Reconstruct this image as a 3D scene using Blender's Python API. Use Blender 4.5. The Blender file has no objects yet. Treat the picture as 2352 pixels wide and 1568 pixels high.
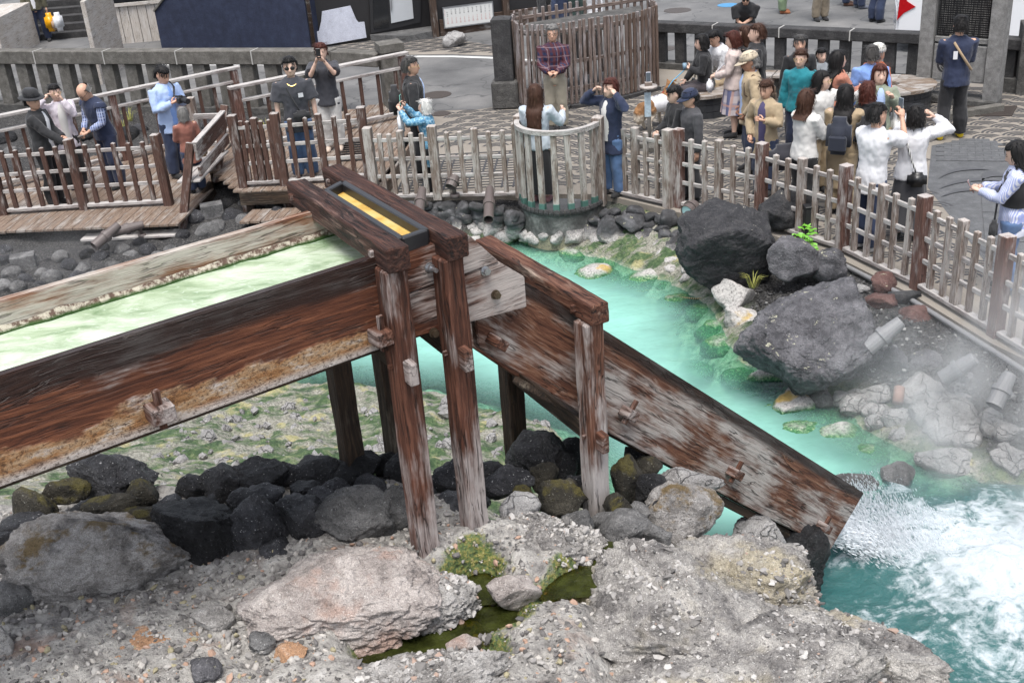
import bpy, bmesh, math, random
import numpy as np
from mathutils import Vector, Matrix, noise as mnoise
random.seed(7); np.random.seed(7)
SC = bpy.context.scene; COL = SC.collection
R = math.radians
# ------------------------------------------------------------------ camera, world, sun, exposure
F, CX, CY, PITCH, ROLL, CZ = 2640., 1176., 784., R(26), math.atan(.078), 5.6   # photo measured on a 2352 px wide print
cr, sr, cp, sp = math.cos(ROLL), math.sin(ROLL), math.cos(PITCH), math.sin(PITCH)
cam = bpy.data.cameras.new('camera'); camo = bpy.data.objects.new('camera', cam); COL.objects.link(camo)
r0, u0, f0 = Vector((1, 0, 0)), Vector((0, sp, cp)), Vector((0, cp, -sp))
ir, iu = r0 * cr - u0 * sr, r0 * sr + u0 * cr
camo.matrix_world = Matrix((( ir.x, iu.x, -f0.x, 0), (ir.y, iu.y, -f0.y, 0), (ir.z, iu.z, -f0.z, CZ), (0, 0, 0, 1)))
cam.sensor_width = 36; cam.lens = 36 * F / 2352; cam.clip_start = .1; cam.clip_end = 500
SC.camera = camo
W = bpy.data.worlds.new('World'); SC.world = W; W.use_nodes = True
wn = W.node_tree; bg = wn.nodes['Background']
sky = wn.nodes.new('ShaderNodeTexSky'); sky.sky_type = 'NISHITA'; sky.sun_disc = False
SUN_EL, SUN_AZ = R(70), R(-172)           # high, from behind the camera, spread by thin cloud
sky.sun_elevation = SUN_EL; sky.sun_rotation = SUN_AZ; sky.altitude = 1100; sky.air_density = 1.0; sky.dust_density = 6.0; sky.ozone_density = .6
hs = wn.nodes.new('ShaderNodeHueSaturation'); hs.inputs['Saturation'].default_value = .42      # thin bright overcast
wn.links.new(sky.outputs[0], hs.inputs['Color']); wn.links.new(hs.outputs[0], bg.inputs[0]); bg.inputs[1].default_value = .15
sl = bpy.data.lights.new('sun', 'SUN'); sl.energy = 2.0; sl.angle = R(30); sl.color = (1, .965, .92)
so = bpy.data.objects.new('sun', sl); COL.objects.link(so)
sd = Vector((math.sin(SUN_AZ) * math.cos(SUN_EL), math.cos(SUN_AZ) * math.cos(SUN_EL), math.sin(SUN_EL)))
so.rotation_euler = sd.to_track_quat('Z', 'Y').to_euler(); so.location = sd * 30
vs = SC.view_settings; vs.view_transform = 'Standard'; vs.look = 'None'; vs.exposure = .86; vs.gamma = 1; vs.use_curve_mapping = False
SC.render.engine = 'CYCLES'
SC.cycles.max_bounces = 8; SC.cycles.transparent_max_bounces = 16; SC.cycles.volume_bounces = 1; SC.cycles.caustics_refractive = False; SC.cycles.caustics_reflective = False
SC.cycles.volume_step_rate = 3; SC.cycles.volume_max_steps = 64
SC.cycles.use_denoising = True

# ------------------------------------------------------------------ photo pixel -> place
def ray(x, y):
    u = (x - CX) / F; v = (CY - y) / F
    r = u * cr + v * sr; up = -u * sr + v * cr
    return Vector((r, cp + up * sp, -sp + up * cp))
def P(x, y, z=0.):
    "where the sight line through a photo pixel meets height z"
    r = ray(x, y); t = (z - CZ) / r.z
    return Vector((r.x * t, r.y * t, z))
def px(x, y, p0, az):
    "where it meets the upright plane through p0 running along azimuth az"
    d = (math.sin(R(az)), math.cos(R(az))); n = (d[1], -d[0]); r = ray(x, y)
    t = (n[0] * p0[0] + n[1] * p0[1]) / (n[0] * r.x + n[1] * r.y)
    return Vector((r.x * t, r.y * t, CZ + r.z * t))
def dep(p): return p[1] * cp - (p[2] - CZ) * sp
def ppm(p): return F / dep(p)            # photo px per metre at p

# ------------------------------------------------------------------ objects
WM = {}
def put(o, M, parent=None):
    WM[o] = M.copy(); COL.objects.link(o)
    if parent is not None:
        o.parent = parent; o.matrix_basis = WM[parent].inverted() @ M
    else: o.matrix_basis = M
    return o
def tag(o, label=None, cat=None, group=None, kind=None):
    if label: o['label'] = label
    if cat: o['category'] = cat
    if group: o['group'] = group
    if kind: o['kind'] = kind
    return o
def thing(name, loc, label, cat, group=None, rz=0):
    o = bpy.data.objects.new(name, None); o.empty_display_size = .1
    put(o, Matrix.Translation(Vector(loc)) @ Matrix.Rotation(rz, 4, 'Z'))
    return tag(o, label, cat, group)
def mesh(name, verts, faces, mat=None, smooth=False):
    me = bpy.data.meshes.new(name); me.from_pydata([tuple(v) for v in verts], [], [tuple(f) for f in faces]); me.update()
    if mat: me.materials.append(mat)
    if smooth:
        me.polygons.foreach_set('use_smooth', [True] * len(me.polygons))
    return me
def obj(name, me, parent=None, M=None, mat=None):
    if mat is not None and not me.materials: me.materials.append(mat)
    return put(bpy.data.objects.new(name, me), M if M is not None else (WM[parent] if parent is not None else Matrix()), parent)
def wobj(name, verts, faces, mat, parent=None, smooth=False):
    "mesh from world coordinates"
    if parent is not None:
        I = WM[parent].inverted(); verts = [I @ Vector(v) for v in verts]
    return obj(name, mesh(name, verts, faces, mat, smooth), parent)
def bm2(bm, name, mat=None, smooth=False):
    me = bpy.data.meshes.new(name); bm.to_mesh(me); bm.free()
    if mat: me.materials.append(mat)
    if smooth: me.polygons.foreach_set('use_smooth', [True] * len(me.polygons))
    return me
BOX = {}
def boxmesh(L, w, h, mat, bev=.006, taper=1., cut=0):
    key = (round(L, 3), round(w, 3), round(h, 3), mat.name, bev, taper, cut)
    if key in BOX: return BOX[key]
    bm = bmesh.new(); bmesh.ops.create_cube(bm, size=1)
    for v in bm.verts:
        k = taper if v.co.x > 0 else 1
        v.co = Vector((v.co.x * L, v.co.y * w * k, v.co.z * h * k))
    if cut:
        bmesh.ops.subdivide_edges(bm, edges=[e for e in bm.edges if abs((e.verts[0].co - e.verts[1].co).x) > L * .9], cuts=cut)
    if bev: bmesh.ops.bevel(bm, geom=[e for e in bm.edges if e.calc_face_angle(0) > .5], offset=bev, segments=1, affect='EDGES')
    if cut:                                    # hand-hewn, weathered timber: uneven faces and edges
        bmesh.ops.subdivide_edges(bm, edges=[e for e in bm.edges if abs((e.verts[0].co - e.verts[1].co).x) < 1e-4 and e.calc_length() > .05], cuts=3, use_grid_fill=True)
        o_ = Vector((random.uniform(0, 50), 0, 0))
        for v in bm.verts:
            q = v.co + o_; n_ = Vector((0, v.co.y, v.co.z)); n_ = n_.normalized() if n_.length > 1e-6 else n_
            v.co += n_ * (mnoise.noise(Vector((q.x * 3, q.y * 14, q.z * 14))) * .006 + mnoise.noise(Vector((q.x * 9, q.y * 45, q.z * 45))) * .0035)
    BOX[key] = bm2(bm, 'timber', mat); return BOX[key]
def frame(d, up=Vector((0, 0, 1))):
    x = Vector(d).normalized(); y = Vector(up).cross(x)
    if y.length < 1e-4: y = Vector((0, 1, 0)).cross(x)
    y.normalize(); z = x.cross(y)
    return Matrix(((x.x, y.x, z.x), (x.y, y.y, z.y), (x.z, y.z, z.z))).to_4x4()
def beam(name, a, b, w, h, mat, parent=None, up=(0, 0, 1), bev=.006, taper=1., cut=0):
    "timber from a to b: local X runs along it"
    a, b = Vector(a), Vector(b); M = Matrix.Translation((a + b) / 2) @ frame(b - a, Vector(up))
    return obj(name, boxmesh((b - a).length, w, h, mat, bev, taper, cut), parent, M)
def post(name, p, h, w, mat, parent=None, az=0., d=None, cap=.02, bev=.005):
    "upright square post with a low pyramid cap; local X is up"
    key = ('post', round(h, 3), round(w, 3), d, mat.name, cap)
    d = d or w
    if key not in BOX:
        bm = bmesh.new(); vs_ = []
        for z in (0, h - cap):
            vs_.append([bm.verts.new((z, sx * w / 2, sy * d / 2)) for sx, sy in ((-1, -1), (1, -1), (1, 1), (-1, 1))])
        for i in range(4): bm.faces.new((vs_[0][i], vs_[0][(i + 1) % 4], vs_[1][(i + 1) % 4], vs_[1][i]))
        bm.faces.new(vs_[0][::-1])
        if cap > 0:
            t = bm.verts.new((h, 0, 0))
            for i in range(4): bm.faces.new((vs_[1][i], vs_[1][(i + 1) % 4], t))
        else: bm.faces.new(vs_[1])
        bmesh.ops.recalc_face_normals(bm, faces=bm.faces)
        if bev: bmesh.ops.bevel(bm, geom=[e for e in bm.edges if e.calc_face_angle(0) > .9], offset=bev, segments=1, affect='EDGES')
        BOX[key] = bm2(bm, 'post', mat)
    dv = Vector((math.cos(az), math.sin(az), 0)); z = Vector((0, 0, 1)); y = dv; zz = z.cross(y)
    M = Matrix(((z.x, y.x, zz.x, p[0]), (z.y, y.y, zz.y, p[1]), (z.z, y.z, zz.z, p[2]), (0, 0, 0, 1)))
    if name in ('slat', 'baluster') and bev: M = M @ Matrix.Rotation(random.gauss(0, .009), 4, 'Y') @ Matrix.Rotation(random.gauss(0, .009), 4, 'Z')
    return obj(name, BOX[key], parent, M)
def tubemesh(pts, rad, seg=10, caps=True, flat=1.):
    "verts, faces of a tube along pts; rad number or list"
    pts = [Vector(p) for p in pts]; n = len(pts)
    if not hasattr(rad, '__len__'): rad = [rad] * n
    V, Fc = [], []; prev = None
    for i, p in enumerate(pts):
        d = (pts[min(i + 1, n - 1)] - pts[max(i - 1, 0)])
        d = d.normalized() if d.length > 1e-9 else Vector((0, 0, 1))
        if prev is None:
            a = Vector((0, 0, 1)) if abs(d.z) < .9 else Vector((1, 0, 0)); x = a.cross(d).normalized()
        else:
            x = prev - d * prev.dot(d); x.normalize()
        prev = x; y = d.cross(x)
        for k in range(seg):
            t = 2 * math.pi * k / seg
            V.append(p + x * math.cos(t) * rad[i] + y * math.sin(t) * rad[i] * flat)
    for i in range(n - 1):
        for k in range(seg):
            Fc.append((i * seg + k, i * seg + (k + 1) % seg, (i + 1) * seg + (k + 1) % seg, (i + 1) * seg + k))
    if caps:
        Fc.append(tuple(range(seg))[::-1]); Fc.append(tuple((n - 1) * seg + k for k in range(seg)))
    return V, Fc
def tube(name, pts, rad, mat, parent=None, seg=10, caps=True):
    V, Fc = tubemesh(pts, rad, seg, caps); return wobj(name, V, Fc, mat, parent, True)
def join(*parts):
    V, Fc = [], []
    for v, f in parts:
        o = len(V); V += list(v); Fc += [tuple(i + o for i in q) for q in f]
    return V, Fc
def prism(name, poly, z0, z1, mat, parent=None, smooth=False):
    "upright prism over a plan outline (counter-clockwise); z0/z1 number or per-vertex list"
    n = len(poly)
    a = z0 if hasattr(z0, '__len__') else [z0] * n; b = z1 if hasattr(z1, '__len__') else [z1] * n
    V = [(p[0], p[1], a[i]) for i, p in enumerate(poly)] + [(p[0], p[1], b[i]) for i, p in enumerate(poly)]
    Fc = [tuple(range(n))[::-1], tuple(range(n, 2 * n))] + [(i, (i + 1) % n, n + (i + 1) % n, n + i) for i in range(n)]
    return wobj(name, V, Fc, mat, parent, smooth)

# ------------------------------------------------------------------ procedural materials
class G:
    def __init__(s, name):
        s.m = bpy.data.materials.new(name); s.m.use_nodes = True; s.t = s.m.node_tree; s.t.nodes.clear()
        s._tc = None
    def n(s, ty, ins=None, **kw):
        nd = s.t.nodes.new('ShaderNode' + ty)
        for k, v in kw.items(): setattr(nd, k, v)
        for k, v in (ins or {}).items(): s.set(nd.inputs[k], v)
        return nd
    def set(s, sock, v):
        if isinstance(v, bpy.types.NodeSocket): s.t.links.new(v, sock)
        elif v is not None:
            if hasattr(v, '__len__') and sock.type == 'RGBA' and len(v) == 3: v = (*v, 1)
            sock.default_value = v
    def co(s, which='Object', scale=None, rnd=True):
        tc = s.n('TexCoord').outputs[which]
        if rnd:
            oi = s.n('ObjectInfo').outputs['Random']
            cb = s.n('CombineXYZ', {0: s.math('MULTIPLY', oi, 31.7), 1: s.math('MULTIPLY', oi, 57.3), 2: s.math('MULTIPLY', oi, 91.1)}).outputs[0]
            tc = s.n('VectorMath', {0: tc, 1: cb}).outputs[0]
        return s.map(tc, scale) if scale else tc
    def wpos(s): return s.n('NewGeometry').outputs['Position']
    def map(s, v, scale=(1, 1, 1), loc=(0, 0, 0), rot=(0, 0, 0)):
        return s.n('Mapping', {0: v, 'Scale': scale, 'Location': loc, 'Rotation': rot}).outputs[0]
    def noise(s, v, scale=5., det=5., rough=.55, dist=0.):
        return s.n('TexNoise', {'Vector': v, 'Scale': scale, 'Detail': det, 'Roughness': rough, 'Distortion': dist}).outputs[0]
    def voro(s, v, scale=5., feature='F1', out=0, rand=1.):
        return s.n('TexVoronoi', {'Vector': v, 'Scale': scale, 'Randomness': rand}, feature=feature).outputs[out]
    def ramp(s, f, stops, mode='LINEAR'):
        nd = s.n('ValToRGB', {0: f}); e = nd.color_ramp.elements; nd.color_ramp.interpolation = mode
        while len(e) < len(stops): e.new(.5)
        for i, (p, c) in enumerate(stops):
            e[i].position = p
            if not hasattr(c, '__len__'): c = (c, c, c)
            e[i].color = (*c, 1) if len(c) == 3 else c
        return nd.outputs[0]
    def step(s, f, a, b):
        return s.n('MapRange', {0: f, 1: a, 2: b, 3: 0., 4: 1.}, interpolation_type='SMOOTHSTEP').outputs[0]
    def math(s, op, a, b=None, c=None):
        nd = s.n('Math', operation=op); s.set(nd.inputs[0], a)
        if b is not None: s.set(nd.inputs[1], b)
        if c is not None: s.set(nd.inputs[2], c)
        return nd.outputs[0]
    def mix(s, f, a, b, mode='MIX'):
        nd = s.n('Mix', data_type='RGBA', blend_type=mode)
        s.set(nd.inputs[0], f); s.set(nd.inputs[6], a); s.set(nd.inputs[7], b); return nd.outputs[2]
    def sep(s, v): return s.n('SeparateXYZ', {0: v}).outputs
    def nz(s): return s.sep(s.n('NewGeometry').outputs['Normal'])[2]
    def rand(s): return s.n('ObjectInfo').outputs['Random']
    def bump(s, h, st=.4, d=.01, nrm=None):
        nd = s.n('Bump', {'Height': h, 'Strength': st, 'Distance': d})
        if nrm is not None: s.set(nd.inputs['Normal'], nrm)
        return nd.outputs[0]
    def bsdf(s, col, rough=.8, nrm=None, **kw):
        nd = s.n('BsdfPrincipled', {'Base Color': col, 'Roughness': rough})
        if nrm is not None: s.set(nd.inputs['Normal'], nrm)
        for k, v in kw.items(): s.set(nd.inputs[k.replace('_', ' ')], v)
        return nd.outputs[0]
    def end(s, sh, vol=None):
        o = s.n('OutputMaterial')
        if sh is not None: s.t.links.new(sh, o.inputs[0])
        if vol is not None: s.t.links.new(vol, o.inputs[1])
        return s.m
def plain(name, col, rough=.7, var=.15, scale=20., bump=0., met=0., spec=.5):
    g = G(name); v = g.co(); f = g.noise(v, scale, 4, .6)
    c = g.mix(f, tuple(x * (1 - var) for x in col), tuple(min(1, x * (1 + var)) for x in col))
    return g.end(g.bsdf(c, rough, g.bump(f, bump, .01) if bump else None, Metallic=met, Specular_IOR_Level=spec))
def wood(name, dark, mid, light, pale=(.42, .40, .38), amt=.5, top=0., along=None, wet=None, crust=None, bump=.5, cs=1., rough=.75, crack=.6):
    """weathered timber; local X is the grain. amt: share of pale worn wood; top: paler on upper faces;
    along=(axis,a,b): pale grows from a to b along a local axis; wet=(axis,a,b): dark stain; crust=(axis,a,b): mineral crust"""
    g = G(name); v0 = g.co(rnd=False); v = g.co()
    ax = g.sep(v0)
    warp = g.noise(g.map(v, (.9, 3, 3)), 1.6 * cs, 3)
    wv = g.n('VectorMath', {0: v, 1: g.n('CombineXYZ', {0: 0., 1: g.math('MULTIPLY', warp, .10), 2: g.math('MULTIPLY', warp, .10)}).outputs[0]}).outputs[0]
    gr = g.noise(g.map(wv, (.7, 16, 16)), 3.2 * cs, 7, .62, .25)
    fine = g.noise(g.map(wv, (1.0, 40, 40)), 5 * cs, 4, .7)
    big = g.noise(g.map(v, (.8, 2.6, 2.6)), 2.2 * cs, 5, .6)
    c = g.ramp(gr, [(.30, dark), (.48, mid), (.70, light)])
    c = g.mix(g.math('MULTIPLY', g.step(big, .35, .7), .45), c, dark)
    pf = g.math('ADD', g.math('MULTIPLY', g.math('SUBTRACT', big, .5), 2.3), g.math('MULTIPLY', g.math('SUBTRACT', gr, .5), 1.0))
    pf = g.math('ADD', pf, g.math('ADD', amt - .09, g.math('MULTIPLY', g.rand(), .18)))
    if along: pf = g.math('ADD', pf, g.math('MULTIPLY', g.step(ax[along[0]], along[1], along[2]), along[3] if len(along) > 3 else .5))
    if top: pf = g.math('ADD', pf, g.math('MULTIPLY', g.step(g.nz(), .3, .95), top))
    pf = g.step(pf, .24, .84)
    pc = g.mix(fine, tuple(x * .62 for x in pale), tuple(min(1, x * 1.15) for x in pale))
    c = g.mix(g.math('MULTIPLY', pf, .92), c, pc)
    h = g.math('ADD', gr, g.math('MULTIPLY', fine, .4))
    if crack:
        ckn = g.noise(g.map(wv, (.45, 9, 9)), 2.6 * cs, 3, .5, .3); ck = g.math('SUBTRACT', 1., g.step(g.math('ABSOLUTE', g.math('SUBTRACT', ckn, .5)), .004, .022))
        ck = g.math('MULTIPLY', ck, g.step(g.noise(g.map(v, (1.5, 2, 2)), 2.2, 2), .42, .56))
        c = g.mix(g.math('MULTIPLY', ck, crack), c, (.006, .004, .003)); h = g.math('SUBTRACT', h, g.math('MULTIPLY', ck, 1.6))
    ro = rough
    if crust:
        cn = g.noise(g.map(v, (1.4, 3.2, 3.2)), 2.0, 4, .6)
        cf = g.math('ADD', g.step(ax[crust[0]], crust[1], crust[2]), g.math('MULTIPLY', g.math('SUBTRACT', cn, .5), 2.2))
        cf = g.step(cf, .40, .72)
        bub = g.noise(v, 55, 5, .75); bub2 = g.noise(g.map(v, (1., 2.5, 2.5)), 5, 5, .65)
        cc = g.ramp(bub2, [(.30, (.10, .042, .02)), (.43, (.30, .15, .06)), (.54, (.40, .27, .16)), (.66, (.50, .46, .43))])
        cc = g.mix(g.math('MULTIPLY', g.step(g.math('SUBTRACT', 0., ax[crust[0]]), .19, .235), .75), cc, (.50, .47, .45))
        cc = g.mix(g.math('SUBTRACT', 1., g.step(bub, .36, .52)), cc, g.mix(.75, cc, (.05, .025, .015)))
        c = g.mix(cf, c, cc); h = g.math('ADD', h, g.math('MULTIPLY', cf, g.math('MULTIPLY', bub, 3.)))
    if wet:
        wf = g.math('ADD', g.step(ax[wet[0]], wet[1], wet[2]), g.math('MULTIPLY', g.math('SUBTRACT', big, .5), .5))
        wf = g.step(wf, .35, .75)
        c = g.mix(g.math('MULTIPLY', wf, .86), c, (.012, .006, .005)); ro = g.math('SUBTRACT', rough, g.math('MULTIPLY', wf, .25))
    return g.end(g.bsdf(c, ro, g.bump(h, bump, .012), Specular_IOR_Level=.35))
BR = ((.022, .008, .005), (.095, .030, .014), (.20, .075, .036))
M_wall = wood('flume_wall_wood', *BR, amt=.06, wet=(2, .02, .20), crust=(2, .02, -.20), bump=.6)
M_wallin = wood('flume_inner_wall_wood', (.06, .022, .012), (.19, .085, .045), (.32, .20, .13), pale=(.52, .48, .43), amt=.54, bump=.7)
M_chute = wood('chute_wood', (.035, .012, .007), (.12, .048, .027), (.24, .125, .075), pale=(.46, .42, .39), amt=.35, along=(0, -1.9, .8, .16), wet=(2, -.17, .0), bump=.9)
M_plank = wood('bolted_plank_wood', *BR, pale=(.48, .43, .40), amt=.16, along=(0, .10, .5, .42), bump=.6)
M_beam = wood('cross_beam_wood', (.008, .004, .003), (.042, .015, .010), (.11, .046, .03), pale=(.30, .20, .17), amt=.10, bump=1.2)
M_beampale = wood('worn_cross_beam_wood', (.02, .009, .006), (.10, .038, .022), (.22, .11, .07), pale=(.45, .36, .29), amt=.26, bump=1.2)
M_post = wood('flume_post_wood', (.02, .008, .005), (.09, .032, .018), (.19, .08, .05), pale=(.46, .41, .39), amt=.12, along=(0, .55, -.55, .50), bump=1.0)
M_postgrey = wood('pale_flume_post_wood', (.03, .013, .008), (.12, .05, .03), (.24, .13, .09), pale=(.50, .46, .44), amt=.34, along=(0, .45, -.6, .28), bump=1.0)
M_wetshade = wood('wet_shaded_rear_post_wood', (.010, .007, .005), (.035, .022, .014), (.08, .05, .03), pale=(.2, .17, .13), amt=.05, bump=.7)  # wet rear posts, with the shade under the flume put into the dark colour
M_endgrain = wood('peg_wood', (.02, .009, .006), (.09, .035, .02), (.19, .09, .06), pale=(.44, .39, .37), amt=.38, bump=.9)
M_fbrown = wood('brown_fence_wood', (.042, .022, .016), (.085, .044, .033), (.13, .075, .06), pale=(.42, .39, .37), amt=.20, top=.75, cs=1.4, bump=.35, along=(0, .02, -.62, .3))
M_fgrey = wood('grey_fence_wood', (.10, .068, .052), (.19, .145, .12), (.28, .23, .20), pale=(.48, .44, .41), amt=.48, top=.5, cs=1.4, bump=.4)
M_fwhite = wood('pale_rail_wood', (.13, .10, .09), (.25, .22, .21), (.36, .33, .32), pale=(.50, .475, .455), amt=.56, top=.35, cs=1.4, bump=.35)
M_fred = wood('red_brown_fence_wood', (.055, .026, .020), (.12, .06, .046), (.19, .11, .09), pale=(.46, .42, .40), amt=.34, top=.55, cs=1.4, bump=.35)
M_deck = wood('deck_board_wood', (.10, .065, .045), (.19, .135, .10), (.27, .21, .165), pale=(.36, .33, .30), amt=.34, cs=1.2, bump=.35)
M_slat = wood('screen_slat_wood', (.07, .05, .042), (.155, .115, .098), (.24, .19, .165), pale=(.36, .33, .33), amt=.34, top=.35, cs=1.2, bump=.3)
M_slatbrown = wood('brown_screen_slat_wood', (.06, .04, .03), (.13, .088, .068), (.19, .135, .11), pale=(.3, .26, .24), amt=.15, cs=1.2, bump=.3)
# ------------------------------------------------------------------ numpy noise
_prm = np.random.RandomState(3).permutation(256); _prm = np.concatenate([_prm, _prm, _prm])
_grd = np.random.RandomState(5).normal(size=(256, 3)); _grd /= np.linalg.norm(_grd, axis=1)[:, None]
def perlin(p):
    p = np.asarray(p, float); i = np.floor(p).astype(int); f = p - i; u = f * f * f * (f * (f * 6 - 15) + 10); i &= 255
    def g(a, b, c):
        h = _prm[_prm[_prm[(i[:, 0] + a) & 255] + ((i[:, 1] + b) & 255)] + ((i[:, 2] + c) & 255)]
        return ((f - (a, b, c)) * _grd[h]).sum(1)
    L = lambda t, a, b: a + t * (b - a)
    return L(u[:, 2], L(u[:, 1], L(u[:, 0], g(0, 0, 0), g(1, 0, 0)), L(u[:, 0], g(0, 1, 0), g(1, 1, 0))),
             L(u[:, 1], L(u[:, 0], g(0, 0, 1), g(1, 0, 1)), L(u[:, 0], g(0, 1, 1), g(1, 1, 1))))
def fbm(p, oct=4, gain=.5, lac=2.03, ridged=False):
    s = 0; a = 1.
    for k in range(oct):
        q = perlin(p * lac ** k + 17.3 * k); s = s + a * ((.35 - np.abs(q)) * 1.6 if ridged else q); a *= gain
    return s
def worley(p, jit=.9, ids=False):
    "distance to nearest and second nearest jittered cell point"
    p = np.asarray(p, float); i = np.floor(p).astype(int); d1 = np.full(len(p), 9.); d2 = np.full(len(p), 9.); hid = np.zeros(len(p), int)
    for a in (-1, 0, 1):
        for b in (-1, 0, 1):
            for c in ((-1, 0, 1) if p.shape[1] == 3 else (0,)):
                o = np.array((a, b, c))[:p.shape[1]]; j = i + o; h = _prm[_prm[j[:, 0] & 255] + (j[:, 1] & 255)]
                if p.shape[1] == 3: h = _prm[h + (j[:, 2] & 255)]
                q = j + .5 + jit * .5 * _grd[h][:, :p.shape[1]]
                d = np.linalg.norm(p - q, axis=1)
                m = d < d1; hid = np.where(m, h, hid); d2 = np.where(m, d1, np.minimum(d2, d)); d1 = np.where(m, d, d1)
    return (d1, d2, hid) if ids else (d1, d2)
def polydist(pts, poly):
    "signed distance (inside positive) of Nx2 points to a polygon"
    pts = np.asarray(pts, float); poly = np.asarray(poly, float); d = np.full(len(pts), 1e9); ins = np.zeros(len(pts), bool)
    for a, b in zip(poly, np.roll(poly, -1, 0)):
        e = b - a; w = pts - a; t = np.clip((w @ e) / (e @ e), 0, 1); d = np.minimum(d, np.linalg.norm(w - t[:, None] * e, axis=1))
        c = (a[1] > pts[:, 1]) != (b[1] > pts[:, 1])
        with np.errstate(divide='ignore', invalid='ignore'):
            xi = (b[0] - a[0]) * (pts[:, 1] - a[1]) / (b[1] - a[1]) + a[0]
        ins ^= c & (pts[:, 0] < xi)
    return np.where(ins, d, -d)
# ------------------------------------------------------------------ stone and water materials
def rockmat(name, stops, speck=None, spf=.0, bump=.9, patch=None, rough=.85, sc=1., lich=None, moss=None, crk=0., rvar=.0):
    g = G(name); v = g.co()
    a = g.noise(v, 5 * sc, 8, .66); b = g.noise(v, 38 * sc, 5, .7); pit = g.voro(v, 26 * sc)
    f = g.math('ADD', g.math('MULTIPLY', a, .72), g.math('MULTIPLY', b, .28))
    c = g.ramp(f, stops)
    if patch:
        pn = g.noise(g.map(v, (1, 1, 1), (5, 2, 9)), patch[1] * sc, 4, .6); c = g.mix(g.math('MULTIPLY', g.step(pn, patch[2], patch[2] + .14), patch[3] if len(patch) > 3 else .8), c, g.mix(b, tuple(x * .6 for x in patch[0]), patch[0]))
    if speck: c = g.mix(g.math('MULTIPLY', g.step(g.noise(v, 75 * sc, 2), .66, .72), spf), c, speck)
    if lich:
        ln = g.math('ADD', g.noise(v, 7 * sc, 6, .75), g.math('MULTIPLY', g.step(g.nz(), -.1, .8), .10))
        c = g.mix(g.step(ln, lich[1], lich[1] + .03), c, lich[0])
    if moss:
        mn = g.math('ADD', g.noise(v, 4 * sc, 5, .7), g.math('MULTIPLY', g.step(g.nz(), -.2, .9), .14))
        c = g.mix(g.math('MULTIPLY', g.step(mn, moss[1], moss[1] + .14), .85), c, g.mix(b, tuple(x * .4 for x in moss[0]), moss[0]))
    c = g.mix(1., c, g.n('CombineColor', {0: g.math('ADD', 1 - rvar * .5, g.math('MULTIPLY', g.rand(), rvar)), 1: g.math('ADD', 1 - rvar * .5, g.math('MULTIPLY', g.rand(), rvar)), 2: g.math('ADD', 1 - rvar * .5, g.math('MULTIPLY', g.rand(), rvar))}).outputs[0], 'MULTIPLY') if rvar else c
    gn_ = g.noise(v, 150 * sc, 3, .75); c = g.mix(1., c, g.ramp(gn_, [(.34, .6), (.5, 1.), (.66, 1.3)]), 'MULTIPLY')
    h = g.math('ADD', g.math('MULTIPLY', a, 1.4), g.math('ADD', g.math('MULTIPLY', b, .9), g.math('MULTIPLY', g.step(pit, 0., .22), .35)))
    if crk:
        ck = g.voro(g.n('VectorMath', {0: v, 1: g.n('VectorMath', {0: g.n('TexNoise', {'Vector': v, 'Scale': 6.}).outputs[1], 1: (.25, .25, .25)}, operation='MULTIPLY').outputs[0]}).outputs[0], 4.5 * sc, 'DISTANCE_TO_EDGE')
        cf = g.step(ck, .0, .035); c = g.mix(g.math('MULTIPLY', g.math('SUBTRACT', 1., cf), crk), c, (.05, .045, .045)); h = g.math('ADD', h, g.math('MULTIPLY', cf, .8))
    return g.end(g.bsdf(c, rough, g.bump(h, bump, .04), Specular_IOR_Level=.4))
M_lava = rockmat('black_lava_stone', [(.32, (.006, .006, .007)), (.5, (.024, .024, .027)), (.70, (.085, .085, .09))], (.34, .34, .34), .8, 1.0, rough=.5, rvar=1.3)
M_lavagrey = rockmat('grey_lava_stone', [(.30, (.03, .03, .031)), (.48, (.125, .123, .122)), (.7, (.30, .295, .29))], (.42, .42, .42), .6, 1.0, rvar=.6)
M_lavaolive = rockmat('mossy_lava_stone', [(.32, (.008, .007, .005)), (.5, (.032, .028, .02)), (.7, (.11, .10, .08))], (.34, .34, .3), .5, 1.0, moss=((.13, .11, .025), .62))
M_bigboulder = rockmat('grey_brown_boulder_stone', [(.30, (.08, .072, .068)), (.46, (.25, .235, .222)), (.66, (.50, .48, .465))], (.45, .45, .45), .5, 1.0, moss=((.21, .135, .04), .60), patch=((.06, .055, .055), 3.5, .54, .8))
M_pale = rockmat('pale_crusted_stone', [(.30, (.07, .066, .063)), (.46, (.29, .275, .26)), (.64, (.55, .53, .51))], (.62, .6, .58), .7, 1.0, patch=((.44, .24, .17), 2.2, .58, .6))
M_pink = rockmat('pinkish_crusted_stone', [(.30, (.09, .078, .072)), (.45, (.33, .29, .27)), (.62, (.55, .50, .47))], (.62, .6, .58), .6, .9, patch=((.50, .29, .21), 2.6, .54, .5))
M_outcrop = rockmat('grey_outcrop_stone', [(.34, (.045, .042, .041)), (.45, (.21, .198, .19)), (.56, (.40, .38, .355)), (.68, (.60, .57, .53))], (.68, .66, .63), .8, 1.0, patch=((.56, .49, .34), 1.6, .53, .75), sc=.9)
M_bluegrey = rockmat('blue_grey_boulder_stone', [(.28, (.03, .03, .034)), (.48, (.105, .103, .112)), (.7, (.25, .245, .26))], (.36, .35, .36), .5, 1.0, lich=((.46, .45, .34), .71), patch=((.045, .045, .05), 2., .52, .8))
M_blackbig = rockmat('black_boulder_stone', [(.28, (.014, .014, .016)), (.5, (.040, .040, .044)), (.72, (.105, .10, .10))], (.3, .3, .28), .4, .9, lich=((.38, .36, .31), .745))
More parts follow.
